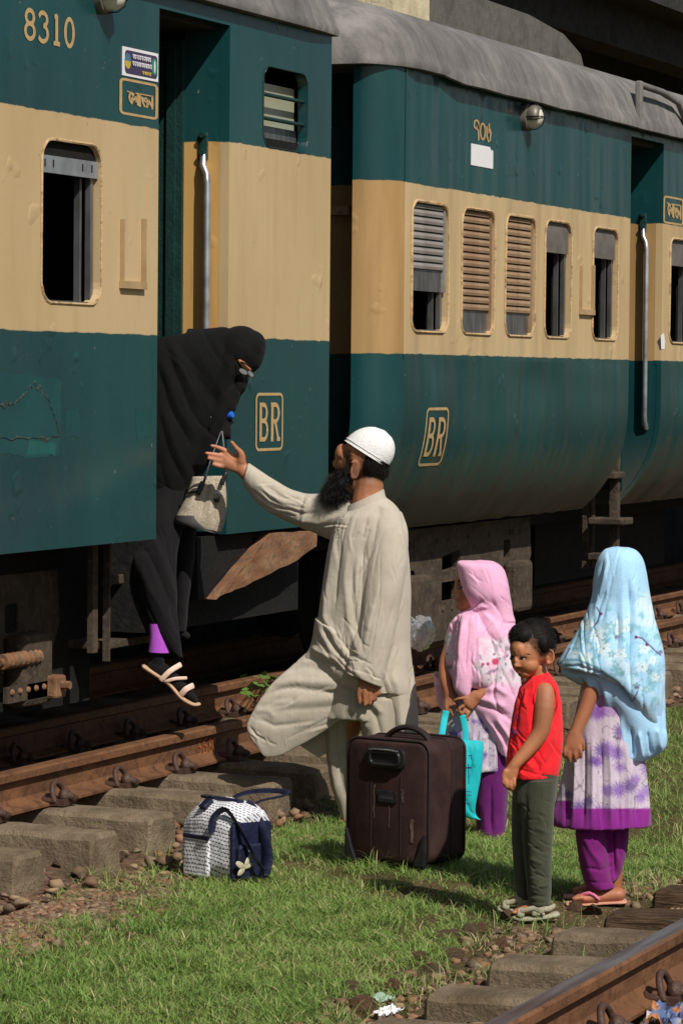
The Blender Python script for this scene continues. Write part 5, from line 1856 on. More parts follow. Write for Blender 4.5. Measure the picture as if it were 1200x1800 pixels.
def sheet(name, fig, rows, parent, mat, folds, nu=90, sub=9, thick=.003, bulge=1.0):
    """thin hanging cloth between two outline edges, bellied towards the viewer"""
    R_ = np.array(rows, dtype=float)
    m = len(R_)
    fine = []
    for i in range(m-1):
        p0, p1, p2, p3 = R_[max(i-1, 0)], R_[i], R_[i+1], R_[min(i+2, m-1)]
        for k in range(sub):
            t = k/sub
            fine.append(.5*((2*p1)+(-p0+p2)*t+(2*p0-5*p1+4*p2-p3)*t*t+(-p0+3*p1-3*p2+p3)*t**3))
    fine.append(R_[-1])
    P_ = []
    for xa, ya, xb, yb, wc, hw in fine:
        for j in range(nu+1):
            t = j/nu
            P_.append(fig.at(xa+(xb-xa)*t, ya+(yb-ya)*t, wc+hw*math.sin(pi*min(max(t, 0), 1))**.7*bulge))
    n1 = nu+1
    F_ = np.array([(i*n1+j, (i+1)*n1+j, (i+1)*n1+j+1, i*n1+j+1) for i in range(len(fine)-1) for j in range(nu)])
    me = np_mesh(name, np.array(P_), F_, mat, smooth=True)
    if (getn(me) @ fig.T).mean() < 0:
        me.flip_normals()
        me.update()
    sculpt(me, fig, folds, [], True)
    o = link(name, me, parent)
    sd = o.modifiers.new('s', 'SOLIDIFY')
    sd.thickness = thick
    return o
fl_st = [([(462, 1222), (505, 1208), (560, 1214), (640, 1226)], 5, -.020), ([(462, 1212), (510, 1197), (575, 1200), (630, 1212)], 8, .014), ([(500, 1180), (540, 1172), (590, 1186)], 6, -.010), ([(520, 1166), (560, 1160), (600, 1174)], 5, .010), ([(490, 1248), (545, 1246), (606, 1240)], 6, -.009), ([(480, 1236), (540, 1232), (600, 1228)], 7, .008), ([(452, 1262), (482, 1276), (530, 1272)], 5, -.012), ([(448, 1250), (470, 1248), (486, 1262)], 5, .010), ([(438, 1276), (450, 1292), (470, 1304)], 3, -.010), ([(440, 1288), (456, 1300)], 2.5, .007), ([(500, 1300), (540, 1282), (590, 1256)], 3, -.005), ([(548, 1138), (570, 1150), (590, 1160)], 5, .010)]
fl_st = [(a_, b_, c_*.55) for a_, b_, c_ in fl_st]+creases(14, (460, 630, 1150, 1290), -18, 16, 60, 2.4, .0045, 107)+creases(8, (440, 480, 1250, 1310), 50, 20, 22, 1.6, .003, 108)
sheet('tunic_front_panel', fm, [(584, 1105, 660, 1165, -.05, .05), (556, 1130, 658, 1196, -.03, .10), (524, 1160, 650, 1228, .01, .075), (490, 1190, 622, 1250, .025, .055), (462, 1222, 584, 1276, .03, .042), (446, 1248, 546, 1300, .03, .032), (437, 1266, 516, 1316, .03, .024), (434, 1277, 494, 1327, .03, .016), (438, 1292, 474, 1330, .03, .01), (448, 1310, 464, 1329, .03, .004)], man, M_TUNIC, fl_st)
sheet('tunic_rear_hem', fm, [(585, 1225, 650, 1240, -.08, .02), (562, 1256, 628, 1276, -.09, .02), (538, 1284, 596, 1308, -.10, .02), (520, 1306, 560, 1332, -.105, .012)], man, M_TUNIC, [([(540, 1300), (575, 1275)], 4, -.008)])
# standing collar, placket and buttons
g = G()
rings = [fm.ring(*a, *b, 0, h, 40) for a, b, h in (((607, 901), (681, 879), .080), ((609, 896), (677, 871), .076), ((611, 890), (675, 862), .074), ((612, 888), (674, 859.5), .072), ((614, 888.5), (672, 860.5), .068), ((613, 897), (673, 873), .068))]
g.rings(rings, False)
g.obj('collar', M_TUNIC, man, True)
pb2 = [(604, 898), (597, 912), (591, 930), (588, 944)]
for i, (a, b) in enumerate(pb2[1:]):
    bb = G()
    fm.ball(bb, a+4, b, .112+.004*i, 1.8, .003, 1.8, 0, 10, 6)
    bb.obj('button', M_CHARM, man, True)
# trousers
g = G()
fm.loft(g, fm.yrows([(1190, 580, 712, 0, .115), (1225, 574, 712, 0, .12), (1262, 570, 705, 0, .11)]), 36)
fm.loft(g, [(572, 1225, 640, 1225, -.04, .1), (568, 1270, 626, 1270, -.10, .09), (572, 1325, 624, 1328, -.13, .08), (581, 1375, 624, 1378, -.13, .072), (592, 1415, 628, 1418, -.12, .065), (600, 1446, 632, 1448, -.11, .06)], 30)
fm.loft(g, [(630, 1225, 706, 1225, .02, .1), (634, 1275, 702, 1275, .03, .09), (640, 1340, 696, 1340, .03, .08), (644, 1400, 692, 1400, .03, .07), (648, 1446, 690, 1446, .03, .06)], 30)
garment('trousers', M_TROUS, man, fm, g, .006, 6, [([(590, 1255), (592, 1320), (604, 1400)], 6, -.010), ([(580, 1250), (582, 1330), (594, 1410)], 5, .008), ([(640, 1235), (660, 1260), (672, 1300)], 6, -.010), ([(650, 1230), (672, 1255)], 5, .008), ([(610, 1240), (636, 1262), (650, 1285)], 6, .008)], [(85, 16, 90, .005, 21)])
M_SHOE = pm('brown_sandal_leather', sg(70, 50, 38), .6)
for hx, hy, tx, w_ in ((690, 1464, 638, .04), (641, 1449, 596, -.11)):
    g = G()
    fm.limb(g, [(hx, hy, w_, 4, .042), ((hx+tx)/2, hy, w_, 4, .046), (tx, hy+1, w_, 4, .045)])
    g.obj('sandal', M_SHOE, man, True)

# ================================================================== woman in the doorway
fw = Fig(onY(335, 900, 5.985))
wom = thing('person', 'woman in a black full veil and glasses leaning out of the coach doorway', 'person', tuple(fw.at(300, 1238)))
M_BLACK = cloth('black_veil', sg(17, 17, 18), sg(13, 13, 14), rough=.85, scale=7, sheen=.03, spec=.12)
M_BLACK2 = cloth('black_robe', sg(24, 22, 24), sg(17, 16, 18), rough=.85, scale=7, sheen=.04, spec=.12)
M_SOCK = cloth('dark_sock', sg(34, 30, 32), sg(26, 22, 24), sheen=.2)
g = G()
fw.ball(g, 420, 622, .04, 28, .075, 34, 20)
fw.ball(g, 428, 640, .05, 14, .05, 18, 20)
fw.limb(g, [(405, 650, .02, 22, .05), (370, 670, .0, 30, .06)])
fw.limb(g, [(370, 670, 0, 44, .1), (320, 740, -.01, 48, .11), (300, 830, 0, 44, .11)])
fw.limb(g, [(375, 680, .04, 20, .05), (390, 720, .1, 16, .04), (394, 748, .12, 12, .03)])
fw.limb(g, [(396, 740, .12, 10, .02), (396, 756, .13, 11, .018)])
for k in range(4):
    fw.limb(g, [(388+5*k, 752, .14, 3.6, .009), (389+5*k, 764, .148, 3.4, .008), (392+4*k, 770, .135, 3, .008)])
fw.limb(g, [(400, 735, .12, 4, .01), (408, 742, .13, 3.6, .009)])
fw.limb(g, [(292, 850, .02, 26, .06), (282, 980, .2, 20, .05), (278, 1100, .26, 13, .04), (277, 1160, .27, 12, .034)])
fw.limb(g, [(316, 850, -.02, 24, .06), (320, 980, .0, 14, .045), (316, 1070, .0, 9, .035), (314, 1110, .0, 9, .03)])
fw.limb(g, [(272, 1172, .27, 13, .032), (292, 1185, .27, 15, .034), (320, 1210, .27, 11, .038), (343, 1230, .27, 6, .034)])
fw.limb(g, [(314, 1110, .0, 9, .03), (328, 1118, .0, 7, .03)])
me = fuse(g, .0065, 4, 'woman_body')
link('body', me, wom, M_BLACK2)
# veil and cape
g = G()
fw.ball(g, 422, 618, .04, 43, .105, 45, 10)
fw.ball(g, 440, 610, .045, 27, .085, 30, 30)
fw.loft(g, [(330, 578, 310, 690, -.02, .12), (365, 578, 350, 740, .0, .13), (395, 575, 385, 745, .02, .12), (418, 590, 412, 715, .035, .10), (428, 625, 424, 696, .05, .085), (440, 660, 428, 690, .06, .05)], 44)
fw.loft(g, [(232, 600, 345, 584, -.06, .11), (230, 640, 408, 600, -.03, .13), (230, 690, 428, 660, .0, .13), (232, 730, 420, 706, .02, .125), (236, 770, 402, 738, .03, .12), (244, 810, 388, 775, .03, .12), (254, 850, 366, 808, .03, .115), (262, 885, 350, 842, .02, .11), (268, 915, 332, 880, .01, .10), (285, 925, 318, 905, 0, .07)], 48)
fw.loft(g, [(385, 690, 432, 668, .09, .05), (372, 730, 414, 712, .115, .05), (358, 770, 392, 752, .12, .045), (344, 805, 372, 795, .12, .035), (336, 822, 360, 818, .118, .02)], 30)
st = [([(288, 600), (310, 660), (335, 720), (370, 770)], 6, -.016), ([(300, 600), (324, 660), (352, 715)], 7, .012), ([(276, 640), (300, 720), (340, 790)], 6, -.016), ([(284, 635), (310, 710), (345, 770)], 7, .012), ([(278, 720), (295, 790), (325, 850)], 6, -.015), ([(286, 715), (306, 780), (332, 835)], 7, .012), ([(278, 800), (290, 850), (305, 900)], 6, -.012),
      ([(396, 600), (390, 640), (372, 690), (350, 740)], 5, -.012), ([(408, 615), (402, 660), (384, 710)], 5, .010), ([(418, 640), (410, 690), (390, 730), (366, 780)], 5, -.014), ([(430, 670), (416, 705), (400, 728)], 4, .008), ([(405, 590), (425, 600), (446, 622)], 4, -.004)]
st = [(a_, b_*1.25, c_*.6) for a_, b_, c_ in st]+creases(12, (280, 430, 600, 880), 58, 12, 110, 3.2, .0035, 117)
garment('veil', M_BLACK, wom, fw, g, .005, 7, st, [(60, 34, 220, .004, 31)])
# eye slit: skin, brow and glasses set in the opening
g = G()
fw.limb(g, [(421, 634, .130, 3, .010), (430, 643, .134, 5, .012), (438, 650, .126, 3.5, .010)])
me = g.mesh('eye_opening', True)
setcol(me, np.repeat(np.array(sg(188, 128, 92))[None, :], len(me.vertices), 0))
link('eye_opening', me, wom, M_SKIN)
g = G()
fw.limb(g, [(424, 636, .147, 1.2, .003), (434, 641, .153, 1.4, .003), (442, 648, .142, 1.0, .003)])
g.obj('eyebrow', M_HAIR, wom, True)
M_LENS = N('spectacle_lens').out((.75, .78, .8), .06, 0, None, .6, **{'Transmission Weight': .75, 'IOR': 1.3})
gl_ = thing('tmp', 'x', 'x')
bpy.data.objects.remove(gl_)
spec = None
for (cx_, cy_, w_) in ((428, 653, .158), (441, 657, .145)):
    pts = [fw.at(cx_+8*cos(2*pi*k/20)*(1 if cx_ < 435 else .7), cy_+5.2*sin(2*pi*k/20)+3*cos(2*pi*k/20), w_) for k in range(20)]
    fr = G().tube(pts+[pts[0], pts[1]], .0016, 6).obj('glasses' if spec is None else 'rim', M_DARKIRON, wom if spec is None else spec, True)
    G().add(pts, [tuple(range(20))]).obj('lens', M_LENS, fr if spec is None else spec)
    spec = spec or fr
G().tube([fw.at(421, 648, .156), fw.at(410, 632, .12)], .0016, 6).obj('temple', M_DARKIRON, spec, True)
# robe
g = G()
fw.loft(g, [(258, 830, 345, 830, 0, .10), (256, 880, 336, 880, .06, .095), (250, 915, 322, 925, .12, .09), (240, 955, 313, 965, .18, .085), (234, 990, 311, 1005, .22, .08), (240, 1030, 311, 1045, .24, .072), (251, 1065, 312, 1080, .25, .064), (264, 1095, 315, 1112, .26, .055), (281, 1120, 319, 1140, .265, .045), (297, 1140, 321, 1158, .27, .03)], 40)
fw.loft(g, [(296, 860, 350, 860, -.02, .09), (298, 920, 346, 920, .0, .085), (302, 980, 342, 980, .0, .075), (304, 1030, 336, 1030, .0, .065), (302, 1075, 330, 1075, .0, .055), (302, 1110, 327, 1110, .0, .05)], 34)
st = [([(248, 950), (275, 1000), (300, 1060), (314, 1120)], 6, -.014), ([(240, 975), (262, 1030), (290, 1085), (308, 1140)], 6, .012), ([(262, 930), (285, 985), (305, 1050)], 6, .010), ([(258, 900), (290, 960), (309, 1010)], 5, -.010), ([(240, 1010), (255, 1060), (280, 1110)], 5, -.010), ([(300, 880), (306, 960), (308, 1040)], 4, -.010), ([(320, 900), (322, 980), (318, 1060)], 5, .008), ([(245, 965), (262, 970), (278, 962)], 4, -.008)]
st = [(a_, b_*1.2, c_*.7) for a_, b_, c_ in st]+creases(8, (245, 312, 930, 1120), 66, 10, 80, 2.8, .0035, 118)
garment('robe', M_BLACK2, wom, fw, g, .0048, 6, st, [(65, 26, 200, .004, 41)])
# lilac trouser cuff
M_LILAC = cloth('lilac_cuff', sg(176, 84, 196), sg(160, 72, 182), sheen=.1)
g = G()
rings = [fw.ring(*q, 24) for q in ((262, 1096, 290, 1096, .27, .036), (263, 1116, 291, 1117, .27, .04), (262, 1132, 295, 1134, .27, .045), (260, 1145.5, 299, 1147, .27, .05), (262, 1144, 297, 1145, .27, .046), (265, 1120, 288, 1120, .27, .036))]
g.rings(rings, False)
g.obj('trouser_cuff', M_LILAC, wom, True)
# sandal on the hanging foot
M_SOLE = pm('tan_sandal', sg(206, 170, 138), .7, sg(180, 146, 116), scale=20)
M_STRAPP = pm('pale_pink_strap', sg(240, 206, 186), .6)
g = G()
fw.limb(g, [(253, 1172, .27, 4.2, .036), (275, 1186, .27, 4.6, .04), (298, 1202, .27, 4.6, .04), (318, 1225, .27, 4.2, .046), (338, 1237, .27, 4, .044), (350, 1238, .27, 3.2, .03)])
sandal = g.obj('sandal', M_SOLE, wom, True)
for a, b, wd in (((283, 1196), (318, 1168), 4.5), ((292, 1198), (328, 1192), 3), ((318, 1222), (340, 1205), 5)):
    m_ = ((a[0]+b[0])/2, (a[1]+b[1])/2)
    G_ = G()
    fw.limb(G_, [(a[0], a[1], .308, wd, .003), (m_[0]-2, m_[1]-2, .317, wd, .003), (b[0], b[1], .29, wd, .003)])
    G_.obj('sandal_strap', M_STRAPP, sandal, True)

# ------------------------------------------------------------------ handbag and bottle in her hand
M_TWEED = (lambda n: n.out(n.mix(n.ramp(n.noise(190, 3, rough=.8), .38, .62), sg(196, 184, 164), sg(146, 134, 116)), .85, None, n.bump(n.noise(240, 2), .002), .2))(N('beige_tweed'))
hb = thing('handbag', 'beige tweed handbag with dark base hanging from the woman\'s gloved hand', 'handbag', tuple(fw.at(350, 935, .15)))
g = G()
wB = .165
fw.loft(g, [(338, 838, 396, 836, wB, .035), (334, 852, 397, 852, wB, .045), (326, 872, 398.5, 872, wB, .058), (317, 892, 398, 895, wB, .068), (309, 908, 395, 918, wB, .072), (306, 917, 388, 936, wB, .066)], 40, .75)
me = fuse(g, .0038, 3, 'bag_shell')
sculpt(me, fw, [([(366, 845), (360, 880), (352, 910)], 3, -.008), ([(380, 845), (378, 890), (376, 925)], 3, -.008), ([(374, 845), (370, 885), (366, 915)], 4, .006), ([(345, 850), (338, 880), (325, 900)], 5, .005), ([(384, 930), (391, 915)], 3, -.006)])
link('bag_shell', me, hb, M_TWEED)
g = G()
fw.loft(g, [(309, 905, 352, 905, wB, .074), (306, 914, 372, 926, wB, .073), (309, 919, 384, 938, wB, .066)], 34, .75)
me = g.mesh('bag_bottom_shade', True)
link('bag_bottom_shade', me, hb, pm('painted_shade_grey', sg(78, 76, 76), .6, sg(58, 56, 58), scale=9))  # shadow on the handbag's bottom, coloured in as a dark shell
g = G()
for pts in ([(354, 862, wB+.062), (362, 838, wB+.05), (372, 805, wB+.03), (383, 775, wB+.0), (389, 758, wB-.01)], [(396, 846, wB+.04), (396, 815, wB+.03), (394, 785, wB+.01), (391, 758, wB-.01)]):
    p_ = [fw.at(*q) for q in pts]
    o = G().tube(p_, .005, 8).obj('strap', M_BLACKPL, hb, True)
    o2 = G().tube([q+fw.T*.005-fw.R*.002 for q in p_[1:]], .0016, 6).obj('strap_edge', M_CHROME2, o, True)
for a, b in (((348, 868), (356, 848)), ((390, 850), (397, 832))):
    G_ = G()
    fw.limb(G_, [(a[0], a[1], wB+.062, 4, .006), (b[0], b[1], wB+.055, 4, .006)])
    G_.obj('strap_tab', M_BLACKPL, hb, True)
cc = fw.at(382, 871, wB+.066)
pts = [cc+fw.R*.014*cos(2*pi*k/18)+np.array((0, 0, .014))*sin(2*pi*k/18) for k in range(18)]
G().tube(pts+[pts[0], pts[1]], .0028, 6).obj('ring_clasp', M_CHROME2, hb, True)
G_ = G(); fw.ball(G_, 381, 879, wB+.066, 5, .004, 4); G_.obj('clasp_plate', M_BLACKPL, hb, True)
G_ = G(); fw.limb(G_, [(330, 866, wB+.05, 2, .004), (348, 864, wB+.058, 2, .004)]); G_.obj('pocket_zip', M_BLACKPL, hb, True)
bt = thing('water_bottle', 'plastic bottle with a bright blue cap in the woman\'s gloved hand', 'bottle', tuple(fw.at(390, 755, .13)))
M_BOTTLE = N('clear_bottle').out((.75, .8, .86), .12, 0, None, .5, **{'Transmission Weight': .7, 'IOR': 1.2})
a_, b_ = Vector(fw.at(398, 731, .135)), Vector(fw.at(409, 728.5, .150))
d_ = (b_-a_).normalized()
G().tube([a_-d_*.10, a_-d_*.03, a_-d_*.012, a_], [.03, .03, .018, .013], 18).obj('bottle_body', M_BOTTLE, bt, True)
G().tube([a_, a_+d_*.002, b_-d_*.002, b_], [.0135, .015, .015, .0135], 20).obj('bottle_cap', pm('blue_cap', sg(40, 110, 230), .35), bt, True)

# ================================================================== girl in pink
fp = Fig(onZ(858, 1472, 0))
pink = thing('person', 'girl in a long pink headscarf and purple trousers holding a turquoise bag', 'person', tuple(fp.B))
g = G()
fp.ball(g, 846, 1036, 0, 38, .082, 42)
fp.ball(g, 822, 1046, .0, 22, .06, 32, 6)
fp.ball(g, 806, 1030, -.005, 8, .04, 16)
fp.ball(g, 800, 1041, -.012, 5, .010, 6, -20)
fp.ball(g, 801, 1052, -.012, 3.5, .016, 2.5)
fp.ball(g, 802, 1057, -.012, 3.2, .014, 2.5)
fp.ball(g, 808, 1066, -.005, 8, .03, 6)
fp.limb(g, [(842, 1070, 0, 18, .042), (845, 1100, 0, 22, .05)])
fp.loft(g, fp.yrows([(1092, 808, 882, 0, .07), (1150, 800, 880, 0, .085), (1240, 798, 882, 0, .09), (1300, 800, 884, 0, .09)]), 24)
fp.limb(g, [(808, 1110, .02, 17, .035), (785, 1160, .05, 13, .03), (783, 1195, .09, 11, .024), (790, 1220, .11, 9.5, .018)])
fp.limb(g, [(789, 1215, .11, 11, .014), (792, 1232, .115, 11.5, .012)])
for a, b, c_ in (((784, 1232), (783, 1245), (787, 1256)), ((790, 1234), (791, 1248), (795, 1258)), ((797, 1232), (800, 1244), (804, 1252))):
    fp.limb(g, [(*a, .12, 3.2, .007), (*b, .122, 2.9, .0065), (*c_, .116, 2.4, .006)])
fp.limb(g, [(880, 1115, .03, 17, .036), (892, 1165, .07, 14, .032), (868, 1200, .11, 11.5, .026), (838, 1225, .14, 9.5, .02)])
fp.limb(g, [(838, 1222, .14, 11.5, .015), (822, 1238, .15, 13, .014)])
for a, b, c_ in (((820, 1226), (806, 1228), (797, 1232)), ((815, 1240), (806, 1246), (808, 1254)), ((818, 1248), (811, 1255), (814, 1262)), ((824, 1252), (819, 1260), (822, 1266))):
    fp.limb(g, [(*a, .152, 3.3, .007), (*b, .156, 3.0, .0065), (*c_, .148, 2.5, .006)])
for xx, w_ in ((850, -.03), (872, .04)):
    fp.limb(g, [(xx, 1300, w_*.5, 16, .035), (xx-2, 1390, w_*.5, 11, .026), (xx-2, 1450, w_*.6, 9, .022)])
    foot(fp, g, xx+8, 1476, xx-26, 1478, w_, 8, .028, (xx-2, 1450))
me = fuse(g, .0042, 3, 'girl_body')
sculpt(me, fp, [([(812, 1032), (804, 1034)], 3, -.006), ([(799, 1047), (806, 1047)], 1.6, -.003), ([(799, 1054.5), (807, 1055)], 1.2, -.004)])
skin_obj(me, pink, SK_G, [(802, 1055, 6, 4.5, 0, sg(134, 62, 52), .8), (816, 1030, 12, 9, 0, sg(96, 60, 42), .4)], fp)
g = G()
fp.limb(g, [(804, 1031, .03, 1.2, .003), (811, 1032, .05, 1.8, .003), (818, 1031, .06, 1.2, .003)])
g.obj('eye', M_IRIS, pink, True)
g = G(); fp.limb(g, [(806, 1021, .036, 1.4, .003), (815, 1020, .052, 1.6, .003), (822, 1023, .058, 1, .003)]); g.obj('eyebrow', M_HAIR, pink, True)
PK = np.array(sg(242, 184, 214)); PK2 = np.array(sg(228, 164, 200)); WHT = np.array(sg(228, 214, 224)); GRY = np.array(sg(140, 128, 146)); VIO = np.array(sg(112, 84, 152)); RED = np.array(sg(206, 66, 106))
def blend(c, f, col):
    f = np.clip(f, 0, 1)[:, None]
    return c*(1-f)+np.asarray(col)[None, :]*f
def petals(c, x, y, px, py, r, n, col, core, rot=0.0, k=1.0):
    """one printed flower"""
    d = np.hypot(x-px, (y-py)*1.05)
    a = np.arctan2(y-py, x-px)+rot
    edge = r*(.55+.45*np.abs(np.cos(a*n/2)))
    c = blend(c, np.clip((edge-d)/2.0, 0, 1)*k, col)
    vein = np.clip(1-np.abs(np.sin(a*n/2))*d/2.2, 0, 1)*(d < edge*.9)
    c = blend(c, vein*.45*k, core)
    return blend(c, np.clip((r*.2-d)/1.5, 0, 1)*k, core)
def pink_col(x, y):
    c = np.repeat(PK[None, :], len(x), 0)
    c = blend(c, fnoise(x, y, .02, 61)*.6, PK2)
    band = np.clip((y-1118-.35*np.abs(x-840)*0+12*(fnoise(x, y, .05, 62)-.5))/10, 0, 1)*np.clip((1212-y)/14, 0, 1)*np.clip((np.abs(x-818)-20+8*(fnoise(x, y, .06, 63)-.5))/5, 0, 1)
    c = blend(c, band*np.clip((fnoise(x, y, .07, 64)-.35)*4, 0, 1)*.9, WHT)
    c = blend(c, band*np.clip((fnoise(x, y, .11, 65)-.58)*7, 0, 1)*.85, GRY)
    for i, (px, py, r, cl) in enumerate(((868, 1150, 18, WHT), (888, 1168, 15, WHT), (846, 1172, 16, WHT), (880, 1190, 16, WHT), (900, 1150, 13, WHT), (790, 1120, 12, WHT), (786, 1150, 13, WHT), (858, 1195, 12, WHT))):
        c = petals(c, x, y, px, py, r, 5, cl, GRY, i, .95)
    c = blend(c, np.clip((7-np.hypot(x-870, (y-1163)))/2, 0, 1), RED)
    for px, py in ((848, 1168), (857, 1167)):
        c = blend(c, np.clip((3.4-np.hypot(x-px, y-py))/1.2, 0, 1), sg(190, 50, 110))
    seam = np.exp(-(np.abs((y-1110)-(-1.1)*(x-852))/1.3)**2)*(y > 1085)*(y < 1140)*(x > 826)
    c = blend(c, seam*.35, GRY)
    return c
def white_violet(x, y, s=1.0, seed=70):
    c = np.repeat(np.array(sg(206, 192, 206))[None, :], len(x), 0)
    c = blend(c, np.clip((fnoise(x, y, .03*s, seed)-.5)*3, 0, 1)*.5, sg(176, 158, 184))
    r = random.Random(seed)
    for i in range(60):
        px, py = r.uniform(x.min(), x.max()), r.uniform(y.min(), y.max())
        rr_ = r.uniform(9, 17)/s
        d = np.hypot((x-px)*r.uniform(.7, 1.3), (y-py))
        sp = np.abs(np.sin(np.arctan2(y-py, x-px)*7+i))
        c = blend(c, np.clip((rr_*(.6+.4*sp)-d)/(rr_*.5), 0, 1)*.85, r.choice((sg(126, 84, 172), sg(150, 112, 190), sg(104, 70, 150))))
    c = blend(c, (np.abs(fnoise(x, y, .045*s, seed+1)-.5) < .012)*.6, sg(84, 74, 92))
    return c
M_PRINT = cloth_attr('printed_cloth')
g = G()
# hood
fp.loft(g, [(806, 986, 866, 986, .01, .05), (803, 991, 878, 993, .01, .085), (805, 1004, 887, 1006, .01, .098), (808, 1022, 893, 1026, .01, .105), (812, 1040, 896, 1046, .01, .105), (818, 1056, 899, 1064, .0, .102), (824, 1068, 901, 1080, .0, .098), (818, 1080, 905, 1092, .0, .10)], 48, .85)
# cape over shoulders and arms
fp.loft(g, [(820, 1066, 898, 1074, 0, .085), (802, 1082, 903, 1090, .0, .11), (788, 1100, 907, 1112, .01, .13), (780, 1130, 909, 1145, .015, .14), (776, 1160, 910, 1175, .02, .145), (780, 1185, 912, 1200, .02, .14), (790, 1200, 913, 1215, .02, .12)], 52)
# front tail
fp.loft(g, [(806, 1080, 838, 1080, .09, .05), (800, 1110, 836, 1110, .12, .045), (796, 1150, 832, 1150, .135, .04), (794, 1185, 829, 1190, .14, .034), (798, 1210, 826, 1218, .14, .024), (806, 1222, 822, 1228, .138, .01)], 30)
# right-hand drape, long to the knee
fp.loft(g, [(860, 1150, 909, 1165, .03, .09), (858, 1190, 910, 1200, .03, .08), (852, 1222, 909, 1228, .03, .06), (856, 1244, 906, 1248, .03, .03)], 44)
fp.loft(g, [(762, 1180, 800, 1190, -.03, .06), (764, 1215, 808, 1225, -.03, .06), (770, 1240, 815, 1262, -.03, .05), (790, 1258, 822, 1285, -.02, .03)], 30)
st = [([(832, 1070), (838, 1062), (850, 1055)], 3, -.010), ([(830, 1074), (846, 1066), (858, 1068)], 3, .008), ([(824, 1084), (822, 1120), (818, 1180)], 3, -.012), ([(814, 1090), (808, 1130), (806, 1190)], 4, .010), ([(806, 1092), (800, 1135)], 3, -.009), ([(830, 1082), (832, 1120), (829, 1170)], 3.5, .010), ([(838, 1078), (852, 1100), (866, 1130), (874, 1160)], 5, -.014), ([(846, 1074), (868, 1098), (884, 1130)], 6, .010), ([(862, 1055), (880, 1080), (894, 1120)], 5, -.008), ([(838, 1078), (840, 1130), (844, 1180)], 5, .007),
      ([(880, 1190), (895, 1205), (905, 1222)], 3, -.007), ([(874, 1196), (868, 1225), (880, 1250), (906, 1268)], 3, -.009), ([(850, 1225), (870, 1215), (890, 1225)], 4, .010), ([(840, 1240), (868, 1250), (898, 1262)], 4, -.006), ([(858, 1262), (880, 1285), (896, 1300)], 4, -.004), ([(870, 1230), (876, 1270), (890, 1310)], 4, .006), ([(890, 1150), (896, 1180), (900, 1210)], 4, -.008)]
st += creases(16, (790, 900, 1085, 1195), 92, 14, 60, 2.0, .0045, 111)+creases(8, (825, 890, 1010, 1075), 60, 16, 36, 2.0, .003, 112)
garment('headscarf', M_PRINT, pink, fp, g, .0038, 4, st, [(80, 22, 200, .0035, 51)], pink_col)
dr_ = sheet('scarf_end', fp, [(858, 1150, 911, 1160, .10, .05), (850, 1188, 915, 1196, .105, .055), (836, 1220, 917, 1226, .11, .055), (831, 1246, 915, 1252, .11, .05), (845, 1270, 911, 1282, .10, .045), (862, 1298, 907, 1308, .09, .038), (880, 1326, 898, 1337, .08, .03)], pink, M_PRINT, [([(880, 1180), (895, 1205), (905, 1230)], 3, -.010), ([(870, 1190), (866, 1225), (880, 1255), (906, 1272)], 3, -.012), ([(856, 1215), (872, 1208), (892, 1222)], 4, .012), ([(838, 1236), (868, 1248), (900, 1260)], 4, -.010), ([(836, 1226), (860, 1232), (890, 1244)], 5, .010), ([(860, 1266), (880, 1290), (894, 1322)], 4, -.008), ([(872, 1262), (888, 1286), (900, 1308)], 4, .010), ([(850, 1258), (870, 1282), (884, 1310)], 4, .008)], 60, 8, .002)
x_, y_ = fp.px(getv(dr_.data))
setcol(dr_.data, pink_col(x_, y_))
g = G()
fp.loft(g, fp.yrows([(1130, 800, 890, 0, .09), (1200, 782, 898, 0, .11), (1270, 772, 898, 0, .12), (1320, 770, 896, 0, .125), (1352, 772, 894, 0, .125)]), 44)
garment('dress', M_PRINT, pink, fp, g, .005, 4, [([(850+9*k, 1290), (848+10*k, 1330), (846+11*k, 1358)], 3, -.010*(1 if k % 2 else -.8)) for k in range(-6, 5)], [(88, 10, 90, .006, 58)], lambda x, y: white_violet(x, y, 1.3, 75))
M_PURPLE2 = cloth('purple_trousers', sg(106, 24, 108), sg(90, 18, 92), rough=.75, sheen=.1)
g = G()
fp.loft(g, fp.yrows([(1320, 822, 896, 0, .095), (1362, 832, 894, 0, .095), (1400, 833, 892, 0, .092), (1440, 836, 889, 0, .085), (1474, 841, 884, 0, .08)]), 30, .85)
garment('trousers', M_PURPLE2, pink, fp, g, .005, 5, [([(862, 1380), (862, 1430), (864, 1470)], 4, -.012), ([(880, 1370), (876, 1430)], 6, .006)], [(85, 14, 60, .004, 59)])
# turquoise carrier bag
tb = thing('carrier_bag', 'turquoise cloth carrier bag with dark blue print hanging from the girl\'s hands', 'bag', tuple(fp.at(810, 1440, .2)))
M_TEAL = cloth('turquoise_nonwoven', sg(20, 190, 198), sg(16, 172, 182), rough=.6, scale=10, sheen=.05, spec=.3)
g = G()
wT = .17
fp.loft(g, [(762, 1296, 848, 1303, wT, .012), (763, 1312, 849, 1318, wT, .03), (766, 1345, 846, 1350, wT, .04), (770, 1385, 840, 1392, wT, .038), (776, 1415, 834, 1422, wT, .028), (782, 1428, 838, 1436, wT, .014), (815, 1437, 848, 1442, wT, .004)], 36, .8)
me = fuse(g, .0038, 3, 'bag_sack')
sculpt(me, fp, [([(822, 1310), (828, 1340), (822, 1380)], 4, -.006), ([(838, 1310), (832, 1350)], 3, .005), ([(815, 1312), (812, 1325)], 3, -.004), ([(842, 1440), (825, 1425), (815, 1400)], 4, -.006)], [(75, 16, 60, .004, 66)])
link('bag_sack', me, tb, M_TEAL)
